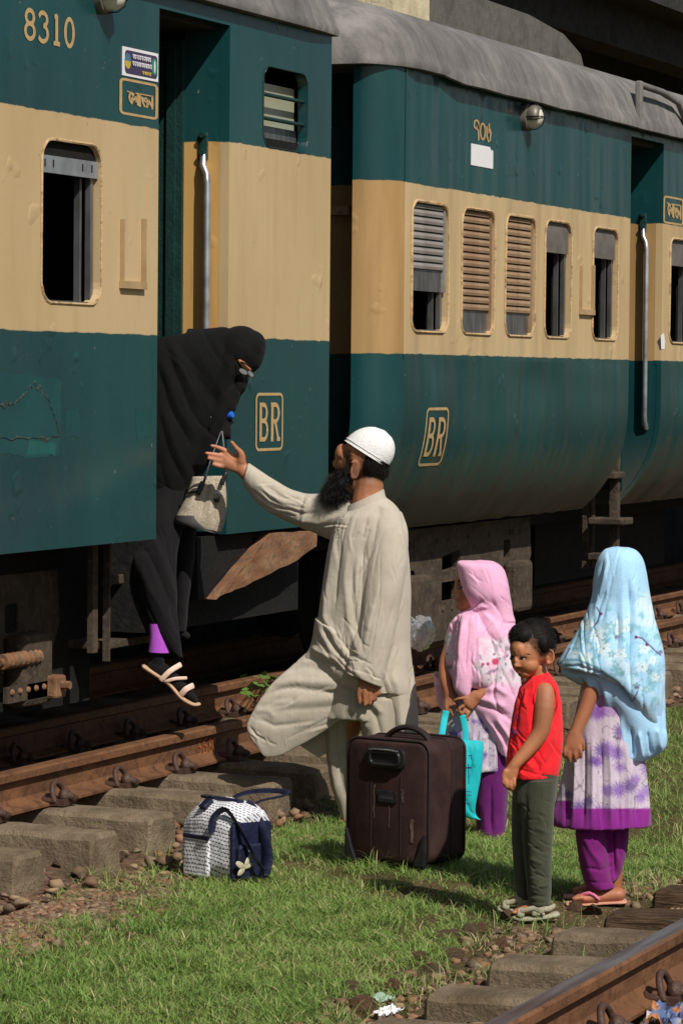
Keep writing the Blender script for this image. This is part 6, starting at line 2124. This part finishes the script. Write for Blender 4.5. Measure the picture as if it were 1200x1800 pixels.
for pts in ([(775, 1298, wT+.006), (778, 1280, wT-.01), (781, 1262, .13), (784, 1250, .124)], [(817, 1302, wT+.008), (818, 1285, wT), (815, 1268, .16), (812, 1258, .158)]):
    g = G(); fp.limb(g, [(*q, 5.5, .0022) for q in pts]); g.obj('handle', M_TEAL, tb, True)
M_INK = pm('dark_blue_ink', sg(36, 50, 120), .7)
bvt = BVHTree.FromPolygons([v.co for v in me.vertices], [tuple(p.vertices) for p in me.polygons])
def onsurf(fig, bvh, px, py, lift=.0012):
    d = ray(px, py)
    h = bvh.ray_cast(Vector(CP), Vector(d))
    return (np.array(h[0])-d/np.linalg.norm(d)*lift) if h[0] else fig.at(px, py, .2)
def ink(fig, bvh, polys, wd, name, mat, parent):
    """print laid on the cloth surface"""
    for pl in polys:
        g = G()
        fine = []
        for a, b in zip(pl[:-1], pl[1:]):
            for i in range(4):
                fine.append((a[0]+(b[0]-a[0])*i/4, a[1]+(b[1]-a[1])*i/4))
        fine.append(pl[-1])
        g.tube([onsurf(fig, bvh, *q, .0004) for q in fine], wd*fig.s/2, 6, flat=.35)
        g.obj(name, mat, parent, True)
ink(fp, bvt, [[(815, 1350), (828, 1349)], [(823, 1343), (823.5, 1378)], [(818, 1350), (817, 1362), (813, 1366)]], 2.6, 'print', M_INK, tb)
ink(fp, bvt, [[(814, 1391), (828, 1392)], [(814, 1397), (828, 1398)], [(815, 1412), (826, 1413)]], 1.2, 'print', M_INK, tb)
ink(fp, bvt, [[(813, 1328), (813, 1334)], [(816, 1327), (819, 1333), (816, 1334)], [(822, 1328), (829, 1328)], [(824, 1328), (824, 1334)], [(828, 1328), (828, 1334)]], 1.3, 'print', M_INK, tb)

# ================================================================== girl in blue
fb = Fig(onZ(1045, 1588, 0))
blue = thing('person', 'girl in a pale blue flowered headscarf and violet dress seen from behind', 'person', tuple(fb.B))
g = G()
fb.ball(g, 1088, 1015, 0, 40, .082, 44)
fb.ball(g, 1062, 1028, -.03, 22, .055, 34)
fb.limb(g, [(1088, 1050, 0, 20, .042), (1085, 1090, 0, 24, .05)])
fb.loft(g, fb.yrows([(1085, 1045, 1128, 0, .07), (1150, 1035, 1122, 0, .09), (1250, 1025, 1115, 0, .095), (1320, 1020, 1112, 0, .1)]), 24)
fb.limb(g, [(1062, 1110, .06, 19, .038), (1046, 1180, .09, 16, .034), (1032, 1235, .11, 14, .03), (1016, 1275, .13, 12, .024), (1010, 1292, .14, 11, .02)])
fb.limb(g, [(1011, 1288, .14, 12, .018), (1008, 1304, .145, 16, .016), (1006, 1314, .148, 16, .014)])
for a, b, c_ in (((995, 1312), (991, 1322), (992, 1331)), ((1002, 1316), (999, 1328), (1001, 1339)), ((1010, 1316), (1010, 1328), (1011, 1338)), ((1018, 1312), (1020, 1322), (1020, 1331))):
    fb.limb(g, [(*a, .15, 4.2, .009), (*b, .154, 3.8, .008), (*c_, .146, 3.1, .007)])
fb.limb(g, [(1018, 1296, .13, 6, .011), (1024, 1308, .125, 4.2, .009), (1024, 1318, .12, 3.4, .008)])
for xx, w_ in ((1045, .04), (1075, -.03)):
    fb.limb(g, [(xx, 1400, w_, 26, .055), (xx, 1500, w_, 20, .045), (xx+4, 1560, w_, 14, .033)])
fb.limb(g, [(1086, 1572, .04, 13, .034), (1060, 1574, .04, 13.5, .038), (1032, 1578, .045, 10, .042), (1018, 1580, .045, 7, .04)])
for k in range(5):
    fb.limb(g, [(1022, 1578-2.2*k, .085-.02*k, 4.5, .010), (1008+2.2*k, 1580-1.8*k, .088-.02*k, 4.4-.3*k, .009)])
fb.limb(g, [(1070, 1556, -.06, 11, .032), (1040, 1562, -.06, 10, .036), (1012, 1566, -.06, 6.5, .034)])
me = fuse(g, .0044, 3, 'girl_body')
skin_obj(me, blue, SK_G, [(1050, 1578, 55, 18, 0, sg(192, 124, 96), .8), (1006, 1330, 25, 16, 0, sg(166, 106, 78), .6)], fb)
BL = np.array(sg(178, 222, 252)); BL2 = np.array(sg(160, 210, 244)); AQ = np.array(sg(132, 190, 206)); CRM = np.array(sg(226, 240, 240)); DKV = np.array(sg(96, 62, 116)); TEALC = np.array(sg(84, 148, 160))
def blue_col(x, y):
    c = np.repeat(BL[None, :], len(x), 0)
    c = blend(c, fnoise(x, y, .015, 81)*.5, BL2)
    low = np.clip((y-(1062+.18*(x-1040))+22*(fnoise(x, y, .03, 82)-.5)-20*np.exp(-((x-1092)/9)**2)+45*(x > 1095)*np.clip((x-1095)/30, 0, 1))/12, 0, 1)
    low *= np.clip((1236-y+40*(x > 1100))/16, 0, 1)
    c = blend(c, low*np.clip((fnoise(x, y, .04, 83)-.48)*5, 0, 1)*.5, CRM)
    c = blend(c, low*np.clip((fnoise(x, y, .08, 84)-.58)*6, 0, 1)*.85, AQ)
    for i, (px, py, r, cl, co) in enumerate(((1030, 1098, 17, CRM, TEALC), (1048, 1118, 19, CRM, TEALC), (1072, 1102, 17, AQ, CRM), (1022, 1128, 16, AQ, CRM), (1060, 1140, 20, CRM, TEALC), (1090, 1150, 18, CRM, AQ), (1030, 1155, 17, CRM, AQ), (1082, 1175, 15, AQ, TEALC), (1010, 1150, 13, CRM, TEALC), (1132, 1140, 16, CRM, AQ), (1146, 1160, 15, CRM, AQ), (1128, 1172, 18, CRM, TEALC), (1150, 1190, 14, CRM, AQ), (1118, 1206, 12, TEALC, CRM), (1136, 1212, 13, AQ, CRM), (1100, 1105, 11, CRM, TEALC))):
        c = petals(c, x, y, px, py, r*.72, 5 if i % 2 else 6, cl, co, i*.7, .8)
        c = petals(c, x, y, px+r*.7, py+r*.5, r*.42, 5, co, cl, i*1.3, .7)
        c = petals(c, x, y, px-r*.6, py+r*.75, r*.36, 4, AQ, TEALC, i*2.1, .7)
        c = blend(c, np.clip(1-np.abs((y-py+r*.4)+.8*(x-px))/1.6, 0, 1)*(np.abs(x-px) < r*.8)*.5, TEALC)
    for px, py in ((1083, 1120), (1118, 1208), (1160, 1146)):
        c = blend(c, np.clip((5-np.hypot(x-px, y-py))/3, 0, 1)*.8, DKV)
    for pl in ([(1042, 1102), (1050, 1092), (1054, 1078), (1048, 1068)], [(1118, 1120), (1128, 1122), (1138, 1132), (1152, 1145), (1160, 1152)], [(1000, 1140), (990, 1160)], [(1120, 1215), (1112, 1232)]):
        d, t = polydist(x, y, pl)
        c = blend(c, np.clip((1.7-d)/1.0, 0, 1), DKV)
    for px, py in ((1055, 1079), (1117, 1120), (1136, 1133)):
        c = blend(c, np.clip((3.6-np.hypot(x-px, y-py))/1.2, 0, 1), sg(110, 40, 100))
    for pl in ([(979, 1170), (990, 1160), (1015, 1160), (1050, 1174), (1085, 1198), (1108, 1228), (1112, 1270), (1105, 1286)],):
        d, t = polydist(x, y, pl)
        c = blend(c, np.clip((2.6-d)/1.2, 0, 1)*.9, sg(92, 150, 164))
    return c
g = G()
fb.loft(g, [(1074, 962, 1104, 962, 0, .03), (1060, 968, 1118, 968, 0, .06), (1050, 982, 1129, 982, 0, .085), (1044, 1004, 1135, 1004, 0, .098), (1042, 1030, 1139, 1030, 0, .105), (1038, 1055, 1143, 1055, 0, .11), (1026, 1085, 1149, 1082, .01, .12), (1010, 1115, 1157, 1110, .015, .135), (993, 1142, 1164, 1135, .02, .15), (981, 1164, 1168, 1160, .03, .155), (986, 1172, 1169, 1185, .035, .15), (1018, 1174, 1168, 1215, .04, .14), (1052, 1186, 1165, 1245, .045, .125), (1085, 1212, 1162, 1270, .04, .10), (1104, 1245, 1150, 1285, .03, .075), (1108, 1272, 1128, 1288, .03, .045)], 56)
fb.loft(g, [(1012, 1140, 1160, 1150, .0, .115), (1010, 1178, 1160, 1200, .0, .11), (1040, 1205, 1160, 1250, .01, .08), (1070, 1235, 1155, 1280, .015, .04)], 52)
st = [([(1103, 1020), (1107, 1080), (1106, 1150), (1108, 1220)], 4, -.014), ([(1112, 1015), (1117, 1080), (1118, 1150)], 6, .008), ([(1092, 1040), (1094, 1110), (1092, 1180)], 7, .006), ([(1060, 985), (1050, 1020), (1040, 1060)], 3, -.007), ([(1068, 990), (1058, 1030), (1044, 1080)], 4, .006), ([(1076, 1000), (1068, 1050), (1055, 1100)], 4, -.004),
      ([(985, 1172), (1015, 1170), (1055, 1184), (1090, 1212), (1106, 1245), (1108, 1285)], 3, -.012), ([(1020, 1195), (1030, 1215), (1046, 1235)], 4, -.009), ([(1048, 1200), (1060, 1230), (1072, 1260)], 4, .009), ([(1070, 1220), (1078, 1260), (1084, 1310)], 4, -.010), ([(1085, 1240), (1094, 1280), (1098, 1325)], 3.5, .010), ([(1104, 1290), (1108, 1325)], 3, -.010), ([(1120, 1285), (1126, 1318)], 4, .008), ([(1140, 1280), (1146, 1318)], 4, -.008), ([(1155, 1230), (1160, 1270), (1150, 1290)], 4, -.009), ([(1140, 1150), (1150, 1200), (1150, 1250)], 6, .009), ([(1125, 1180), (1130, 1230), (1128, 1280)], 5, -.008)]
st += creases(22, (1010, 1160, 1060, 1230), 92, 14, 80, 2.2, .0050, 113)+creases(10, (1045, 1135, 985, 1060), 98, 12, 50, 2.0, .003, 114)
garment('headscarf', M_PRINT, blue, fb, g, .0036, 4, st, [(86, 24, 260, .004, 85)], blue_col)
ul_ = sheet('scarf_under_layer', fb, [(1002, 1150, 1164, 1160, .04, .09), (986, 1180, 1167, 1196, .05, .095), (996, 1192, 1169, 1238, .05, .095), (1026, 1210, 1171, 1274, .05, .09), (1050, 1234, 1172, 1300, .05, .08), (1070, 1264, 1168, 1316, .05, .07), (1078, 1296, 1152, 1328, .05, .06), (1078, 1322, 1132, 1337, .05, .05), (1082, 1330, 1116, 1340, .05, .045)], blue, M_PRINT, [([(1018, 1190), (1030, 1212), (1042, 1236)], 4, -.012), ([(1030, 1190), (1044, 1216), (1056, 1244)], 5, .012), ([(1046, 1196), (1058, 1226), (1070, 1262)], 4, -.012), ([(1060, 1210), (1072, 1250), (1080, 1300)], 5, .014), ([(1078, 1240), (1086, 1290), (1088, 1334)], 3.5, -.014), ([(1090, 1260), (1098, 1300), (1100, 1338)], 4, .014), ([(1108, 1280), (1112, 1334)], 3.5, -.014), ([(1122, 1285), (1128, 1334)], 4, .012), ([(1138, 1286), (1144, 1328)], 4, -.012), ([(1152, 1280), (1160, 1318)], 4, .012), ([(1164, 1240), (1168, 1290)], 4, -.010)], 90, 9, .002)
x_, y_ = fb.px(getv(ul_.data))
setcol(ul_.data, blend(np.repeat(BL[None, :], len(x_), 0), fnoise(x_, y_, .02, 87)*.6, BL2))
def violet_dress(x, y):
    c = white_violet(x, y, .8, 90)
    band = np.clip((y-1420-.0*(x-1050)+(x < 1003)*14*1.0)/2, 0, 1)
    c = blend(c, np.clip((1262-y)/8, 0, 1)*(x > 1030)*.6, sg(150, 92, 180))
    return blend(c, band, sg(140, 36, 140))
g = G()
fb.loft(g, fb.yrows([(1160, 1030, 1120, 0, .1), (1230, 1016, 1122, 0, .115), (1290, 1002, 1126, 0, .125), (1350, 990, 1132, 0, .135), (1400, 980, 1138, 0, .145), (1436, 972, 1143, 0, .15), (1450, 972, 1143, 0, .15)]), 56)
pl_ = [([(985+14*k, 1300), (980+15.5*k, 1380), (976+16*k, 1452)], 4, -.012*(1 if k % 2 else -.8)) for k in range(0, 11)]
garment('dress', M_PRINT, blue, fb, g, .0045, 3, pl_+[([(1000, 1440), (1003, 1400), (1006, 1340)], 4, -.014)], [(88, 13, 120, .006, 92)], violet_dress)
M_PURPLE3 = cloth('magenta_purple_trousers', sg(130, 28, 120), sg(112, 22, 104), rough=.75, sheen=.1)
g = G()
fb.loft(g, [(1008, 1420, 1068, 1420, .03, .085), (1011, 1460, 1066, 1460, .035, .085), (1016, 1510, 1068, 1510, .04, .075), (1024, 1545, 1072, 1545, .04, .065), (1032, 1562, 1080, 1560, .04, .06)], 34)
fb.loft(g, [(1052, 1420, 1107, 1420, -.02, .085), (1056, 1460, 1104, 1460, -.02, .085), (1058, 1510, 1098, 1510, -.02, .07), (1062, 1545, 1088, 1545, -.02, .06)], 34)
garment('trousers', M_PURPLE3, blue, fb, g, .0045, 5, [([(1075, 1450), (1078, 1500), (1084, 1550)], 4, -.012), ([(1020, 1460), (1040, 1500), (1060, 1525)], 5, .006), ([(1030, 1525), (1055, 1530), (1080, 1520)], 3, -.006), ([(1092, 1455), (1088, 1510)], 4, -.007), ([(1034, 1550), (1058, 1552), (1080, 1550)], 2, -.003)], [(70, 15, 60, .005, 95)])
M_PINKR = pm('pink_rubber', sg(226, 120, 152), .5)
M_PEACH = pm('peach_sole', sg(216, 158, 134), .65)
g = G()
fb.limb(g, [(1098, 1585, .04, 3.4, .034), (1060, 1586, .04, 3.6, .04), (1025, 1588, .04, 3.6, .047), (996, 1588, .04, 3.2, .042)])
ff = g.obj('flip_flop', M_PEACH, blue, True)
g = G()
fb.limb(g, [(1052, 1581, .084, 2.4, .005), (1036, 1570, .08, 3.6, .005), (1012, 1577, .055, 2.4, .005)])
fb.limb(g, [(1052, 1574, -.0, 2.4, .005), (1038, 1569, .04, 3.4, .006), (1012, 1577, .055, 2.2, .005)])
g.obj('toe_strap', M_PINKR, ff, True)
g = G()
fb.limb(g, [(1080, 1572, -.06, 3, .034), (1040, 1574, -.06, 3.2, .04), (992, 1576, -.06, 3, .04)])
g.obj('flip_flop', M_PEACH, blue, True)

# ================================================================== boy
fy = Fig(onZ(935, 1617, 0))
boy = thing('person', 'small boy in a red sleeveless top and olive trousers looking down', 'person', tuple(fy.B))
g = G()
fy.ball(g, 937, 1131, 0, 38, .076, 43)
fy.ball(g, 924, 1150, .025, 27, .06, 38, 10)
fy.ball(g, 912, 1140, .03, 17, .055, 22)
fy.ball(g, 928, 1168, .045, 18, .04, 17)
fy.ball(g, 922, 1183, .035, 13, .036, 9)
fy.ball(g, 907, 1163, .064, 5.0, .018, 10, -22)
fy.ball(g, 906, 1170, .072, 4.6, .016, 4.2)
fy.ball(g, 911.5, 1171, .070, 3, .010, 3)
fy.ball(g, 914, 1182, .051, 7, .014, 2.6, 8)
fy.ball(g, 916, 1186.5, .050, 6, .013, 2.6, 8)
fy.ball(g, 915, 1146, .072, 14, .010, 4, 6)
fy.limb(g, [(942, 1172, 0, 17, .04), (948, 1195, -.005, 17, .042), (946, 1215, 0, 26, .05)])
fy.ball(g, 964, 1155, .045, 6, .012, 12, 12)
fy.limb(g, [(965+7.5*cos(radians(q)), 1154+12*sin(radians(q)), .053, 2.0, .0055) for q in range(-135, 121, 24)])
fy.ball(g, 962, 1166, .05, 3.6, .007, 4)
fy.loft(g, fy.yrows([(1206, 915, 975, 0, .06), (1260, 908, 978, 0, .075), (1330, 905, 975, 0, .08), (1390, 908, 972, 0, .075)]), 24)
fy.limb(g, [(957, 1214, .05, 19, .034), (956, 1245, .075, 18, .032), (950, 1285, .088, 15.5, .028), (934, 1310, .1, 13.5, .025), (912, 1335, .115, 11, .021), (902, 1347, .12, 9.5, .018)])
fy.limb(g, [(903, 1346, .12, 10, .016), (896, 1362, .122, 13, .015), (893, 1372, .12, 12, .014)])
for a, b, c_ in (((885, 1366), (884, 1376), (889, 1382)), ((890, 1372), (890, 1382), (894, 1387)), ((897, 1374), (897, 1384), (900, 1388)), ((903, 1370), (903, 1379), (902, 1385))):
    fy.limb(g, [(*a, .13, 3.6, .0075), (*b, .132, 3.4, .007), (*c_, .12, 3, .0065)])
fy.limb(g, [(888, 1356, .13, 5, .010), (884, 1366, .132, 3.8, .008), (888, 1374, .132, 3.2, .007)])
for (xx, w_, tx, ty) in ((945, .035, 905, 1608), (922, -.04, 888, 1592)):
    fy.limb(g, [(xx, 1390, w_, 22, .05), (xx, 1490, w_, 16, .04), (xx, 1580, w_, 11.5, .028)])
    foot(fy, g, xx+14, ty-1, tx, ty-2, w_, 10, .03, (xx, 1580))
    for k in range(4):
        fy.limb(g, [(tx+6, ty-5, w_+.028-.018*k, 3.4, .008), (tx-3+1.5*k, ty-4, w_+.03-.018*k, 3.2, .0075)])
me = fuse(g, .0035, 2, 'boy_body')
sculpt(me, fy, [([(910, 1158), (926, 1158)], 5, -.006), ([(896, 1156), (903, 1157)], 3.5, -.006), ([(907, 1184.4), (921, 1185.6)], 1.2, -.002), ([(962, 1150), (966, 1156), (962, 1163)], 3.2, -.006), ([(911, 1143), (908, 1150)], 2, -.003), ([(908, 1174), (912, 1174.5)], 1.3, -.004)])
bod = skin_obj(me, boy, SK_B, [(914, 1184.5, 7, 3.2, 6, sg(136, 72, 58), .7), (918, 1157, 11, 5, 0, sg(120, 78, 56), .4), (965, 1155, 9, 14, 0, sg(170, 104, 80), .5), (952, 1124, 26, 26, 15, sg(34, 28, 25), 1.0), (910, 1108, 30, 20, 0, sg(34, 28, 25), 1.0), (955, 1260, 26, 70, 0, sg(136, 88, 62), .6), (907, 1168, 5, 7, 0, sg(176, 116, 82), .4)], fy)
bvb = BVHTree.FromPolygons([v.co for v in me.vertices], [tuple(p.vertices) for p in me.polygons])
for (ex_, ey_, rx_) in ((919, 1157.5, 5.6), (899.5, 1158, 3.4)):
    p = onsurf(fy, bvb, ex_, ey_, 0)
    w_ = float((p-fy.B) @ fy.T)
    g = G(); fy.ball(g, ex_, ey_, w_-.004, rx_, .0062, 2.6, 8, 14, 10); ew = g.obj('eye', M_EYEW, bod, True)
    g = G(); fy.ball(g, ex_-1.6, ey_+.3, w_-.0005, 2.5, .0035, 2.5, 0, 12, 8); g.obj('iris', M_IRIS, bod, True)
    g = G(); fy.limb(g, [(ex_-rx_*1.05, ey_-.6, w_, .8, .003), (ex_, ey_-2.7, w_+.003, 1.15, .003), (ex_+rx_*1.1, ey_-1.0, w_-.002, .8, .003)]); g.obj('upper_lid', M_HAIR, bod, True)
def hairline(fig, bvh, n, box, cond, ln, wd, dirf, seed, parent, name):
    r = np.random.default_rng(seed)
    roots, dirs = [], []
    while len(roots) < n:
        px, py = r.uniform(box[0], box[1]), r.uniform(box[2], box[3])
        if not cond(px, py):
            continue
        d = ray(px, py)
        h = bvh.ray_cast(Vector(CP), Vector(d))
        if h[0] is None:
            continue
        nn_ = np.array(h[1])
        if nn_ @ fig.T < 0:
            nn_ = -nn_
        roots.append(np.array(h[0])-nn_*.001)
        dirs.append(dirf(px, py, nn_))
    return strands(name, M_HAIR, parent, np.array(roots), np.array(dirs), ln, wd, .06, seed, 3)
def inpoly(pl):
    def f(x, y):
        c = False
        j = len(pl)-1
        for i in range(len(pl)):
            if (pl[i][1] > y) != (pl[j][1] > y) and x < (pl[j][0]-pl[i][0])*(y-pl[i][1])/(pl[j][1]-pl[i][1])+pl[i][0]:
                c = not c
            j = i
        return c
    return f
hairline(fy, bvb, 160, (905, 932, 1143, 1156), inpoly([(909, 1152), (920, 1147), (930, 1151), (920, 1150.5)]), .010, .0006, lambda x, y, n: fy.R*1.0+n*.2, 3, bod, 'eyebrow')
hairline(fy, bvb, 60, (893, 908, 1148, 1158), inpoly([(896, 1153), (903, 1152), (906, 1155), (898, 1156)]), .007, .0006, lambda x, y, n: -fy.R*1.0+n*.2, 4, bod, 'eyebrow')
# hair cap with short fringe
g = G()
fy.ball(g, 938, 1127, -.004, 38.5, .0785, 40.5, 6)
fy.ball(g, 953, 1130, .0, 22, .0785, 25, 12)
fy.ball(g, 958, 1142, -.02, 15, .055, 24, 0)
fy.ball(g, 919, 1117, .012, 25, .068, 23, -20)
me = fuse(g, .004, 3, 'hair')
hr = link('hair', me, boy, M_HAIR)
V_ = getv(me); N_ = getn(me)
x_, y_ = fy.px(V_)
ok = np.where((N_ @ fy.T > -.4) | (N_[:, 2] > .2))[0]
id_ = r_.choice(ok, 9000)
crown = fy.at(945, 1092, -.01)
away = V_[id_]-crown
away /= np.linalg.norm(away, axis=1, keepdims=True)
strands('hair_strands', M_HAIR, hr, V_[id_]-N_[id_]*.001, away*1.0+N_[id_]*.08+np.array((0, 0, -.2)), .010, .0006, .02, 17, 4)
hairline(fy, bvb, 2600, (893, 978, 1112, 1160), inpoly([(893, 1114), (972, 1112), (977, 1140), (970, 1143), (961, 1141), (956, 1149), (951, 1151), (948, 1144), (940, 1138), (934, 1130), (922, 1134), (908, 1128), (897, 1133)]), .012, .00065, lambda x, y, n: np.array((0, 0, -1.))+n*.07-fy.R*.2, 19, hr, 'fringe')
# red sleeveless top
M_RED = cloth('red_jersey', sg(250, 36, 46), sg(236, 28, 40), rough=.7, scale=9, sheen=.1)
g = G()
fy.loft(g, [(930, 1190, 962, 1181, -.005, .045), (920, 1199, 971, 1192, 0, .058), (912, 1212, 979, 1205, 0, .068), (905, 1232, 984, 1228, 0, .078), (900, 1258, 987, 1256, 0, .084), (896, 1290, 989, 1288, 0, .088), (891, 1325, 987, 1322, 0, .09), (888, 1352, 984, 1352, 0, .092), (890, 1364, 980, 1368, 0, .09)], 48)
st = [([(915, 1215), (910, 1250), (905, 1290)], 4, -.006), ([(925, 1212), (920, 1240)], 2.5, .005), ([(920, 1210), (914, 1235)], 2.2, -.005), ([(970, 1270), (960, 1310), (950, 1345)], 6, .006), ([(984, 1280), (976, 1320), (960, 1350)], 5, -.006), ([(935, 1330), (945, 1345), (950, 1362)], 4, -.005), ([(900, 1330), (925, 1340), (940, 1355)], 5, .005), ([(893, 1345), (940, 1361), (980, 1366)], 1.6, -.004), ([(910, 1290), (918, 1320), (915, 1345)], 5, -.005)]
st += creases(16, (895, 985, 1215, 1360), 70, 25, 40, 1.8, .0032, 115)
rd = garment('sleeveless_top', M_RED, boy, fy, g, .0034, 5, st, [(75, 20, 70, .004, 97), (20, 24, 60, .002, 98)])
# bound armhole: the arm comes through a dark-edged opening
pts = [fy.at(957+20*cos(2*pi*k/28)+2, 1232+33*sin(2*pi*k/28), .078-.018*abs(sin(2*pi*k/28))) for k in range(28)]
G().tube(pts+[pts[0], pts[1]], .0045, 8).obj('armhole_binding', M_RED, boy, True)
g = G()
fy.ball(g, 958, 1232, .055, 20.5, .034, 34)
me = g.mesh('shoulder', True)
bvr = BVHTree.FromPolygons([v.co for v in rd.data.vertices], [tuple(p.vertices) for p in rd.data.polygons])
ink(fy, bvr, [[(899, 1262), (903, 1256), (901, 1268)], [(906, 1258), (909, 1268)], [(908, 1256), (914, 1262), (911, 1268)], [(896, 1284), (900, 1280), (899, 1292), (903, 1284)], [(904, 1292), (908, 1281), (911, 1290)], arc(907, 1287, 4, 5, 20, 300, 8)], 1.9, 'print', M_INK, rd)
# trousers
M_OLIVE = cloth('olive_trousers', sg(66, 68, 52), sg(54, 56, 42), rough=.85, scale=9)
g = G()
fy.loft(g, [(898, 1345, 982, 1345, 0, .085), (901, 1375, 980, 1375, 0, .085), (900, 1410, 976, 1410, 0, .082)], 36)
fy.loft(g, [(918, 1370, 978, 1370, .03, .07), (916, 1420, 974, 1420, .035, .068), (918, 1480, 970, 1480, .035, .062), (922, 1530, 969, 1530, .035, .058), (926, 1570, 968, 1570, .035, .054), (928, 1590, 967, 1590, .035, .05)], 32)
fy.loft(g, [(900, 1370, 955, 1370, -.03, .07), (899, 1420, 945, 1420, -.035, .066), (899, 1480, 940, 1480, -.04, .06), (902, 1530, 938, 1530, -.04, .055), (906, 1565, 938, 1565, -.04, .05), (908, 1580, 938, 1580, -.04, .046)], 32)
st = [([(925, 1400), (924, 1460), (926, 1530), (930, 1585)], 3.5, -.012), ([(945, 1430), (960, 1438)], 3, -.006), ([(940, 1455), (965, 1465)], 3.5, .006), ([(935, 1490), (955, 1498), (968, 1494)], 3, -.007), ([(932, 1510), (955, 1520)], 4, .007), ([(935, 1535), (965, 1545)], 3, -.007), ([(940, 1560), (966, 1556)], 3.5, .007), ([(932, 1572), (960, 1578)], 2.5, -.006), ([(955, 1380), (950, 1420), (952, 1470)], 6, .005), ([(905, 1440), (915, 1450)], 4, -.006), ([(903, 1500), (918, 1512)], 4, -.006), ([(945, 1375), (962, 1378), (975, 1374)], 2, -.004), ([(930, 1586), (966, 1587)], 1.6, -.003)]
st = [(a_, b_, c_*.7) for a_, b_, c_ in st]+creases(22, (902, 970, 1390, 1585), 25, 30, 34, 1.8, .0032, 116)
garment('trousers', M_OLIVE, boy, fy, g, .0034, 5, st, [(20, 22, 60, .0014, 99)])
# sandals
M_SAND = pm('pale_green_sandal', sg(164, 162, 138), .6, sg(140, 138, 114), scale=20)
for (dx_, dy_, w_) in ((0, 0, .035), (-26, -14, -.04)):
    g = G()
    fy.limb(g, [(977+dx_, 1608+dy_, w_, 6.5, .032), (950+dx_, 1612+dy_, w_, 6, .036), (920+dx_, 1614+dy_, w_, 6, .042), (903+dx_, 1611+dy_, w_, 5, .038)])
    sd_ = g.obj('sandal', M_SAND, boy, True)
    g = G()
    fy.limb(g, [(940+dx_, 1608+dy_, w_+.036, 6, .005), (938+dx_, 1594+dy_, w_+.034, 6, .005), (932+dx_, 1586+dy_, w_+.01, 4, .004)])
    fy.limb(g, [(914+dx_, 1610+dy_, w_+.04, 6.5, .005), (916+dx_, 1600+dy_, w_+.034, 6.5, .005), (919+dx_, 1596+dy_, w_, 4, .004)])
    fy.limb(g, [(916+dx_, 1602+dy_, w_+.040, 4.5, .005), (940+dx_, 1596+dy_, w_+.040, 4.5, .005), (962+dx_, 1598+dy_, w_+.032, 5, .005), (974+dx_, 1592+dy_, w_+.0, 4, .004)])
    g.obj('sandal_strap', M_SAND, sd_, True)
    g = G()
    fy.ball(g, 950+dx_, 1600+dy_, w_+.042, 6.5, .004, 6.5)
    for k in range(6):
        fy.ball(g, 950+dx_+8*cos(k*1.05), 1600+dy_+8*sin(k*1.05), w_+.040, 3.2, .0035, 3.2, 0, 10, 6)
    g.obj('sandal_flower', M_SAND, sd_, True)

# ------------------------------------------------------------------ clear plastic bag by the man's back
M_FILM = N('clear_film')
M_FILM = (lambda n: n.out((.85, .87, .9), .12, 0, n.bump(n.noise(28, 4, dist=1.0), .02), .6, **{'Transmission Weight': .82, 'IOR': 1.15}))(M_FILM)
pbg = thing('plastic_bag', 'clear crumpled plastic bag puffed up behind the man\'s hip', 'bag', tuple(fm.at(735, 1140, -.02)))
bm = bmesh.new()
bmesh.ops.create_icosphere(bm, subdivisions=4, radius=1)
c_ = fm.at(739, 1113, -.03)
for v in bm.verts:
    q = v.co*1.8
    k = 1+.22*noise.noise(q)+.16*abs(noise.noise(q*2.3+Vector((3, 0, 0))))
    v.co = Vector(c_+fm.R*(v.co.x*25*fm.s*k)+fm.T*(v.co.y*.045*k)+np.array((0, 0, 1.))*(v.co.z*29*fm.s*k))
me = bpy.data.meshes.new('film')
bm.to_mesh(me)
bm.free()
link('film', me, pbg, M_FILM)
G().tube([fm.at(728, 1092, -.02), fm.at(716, 1080, -.01), fm.at(706, 1072, .0)], [.008, .004, .003], 8).obj('twisted_neck', M_FILM, pbg, True)
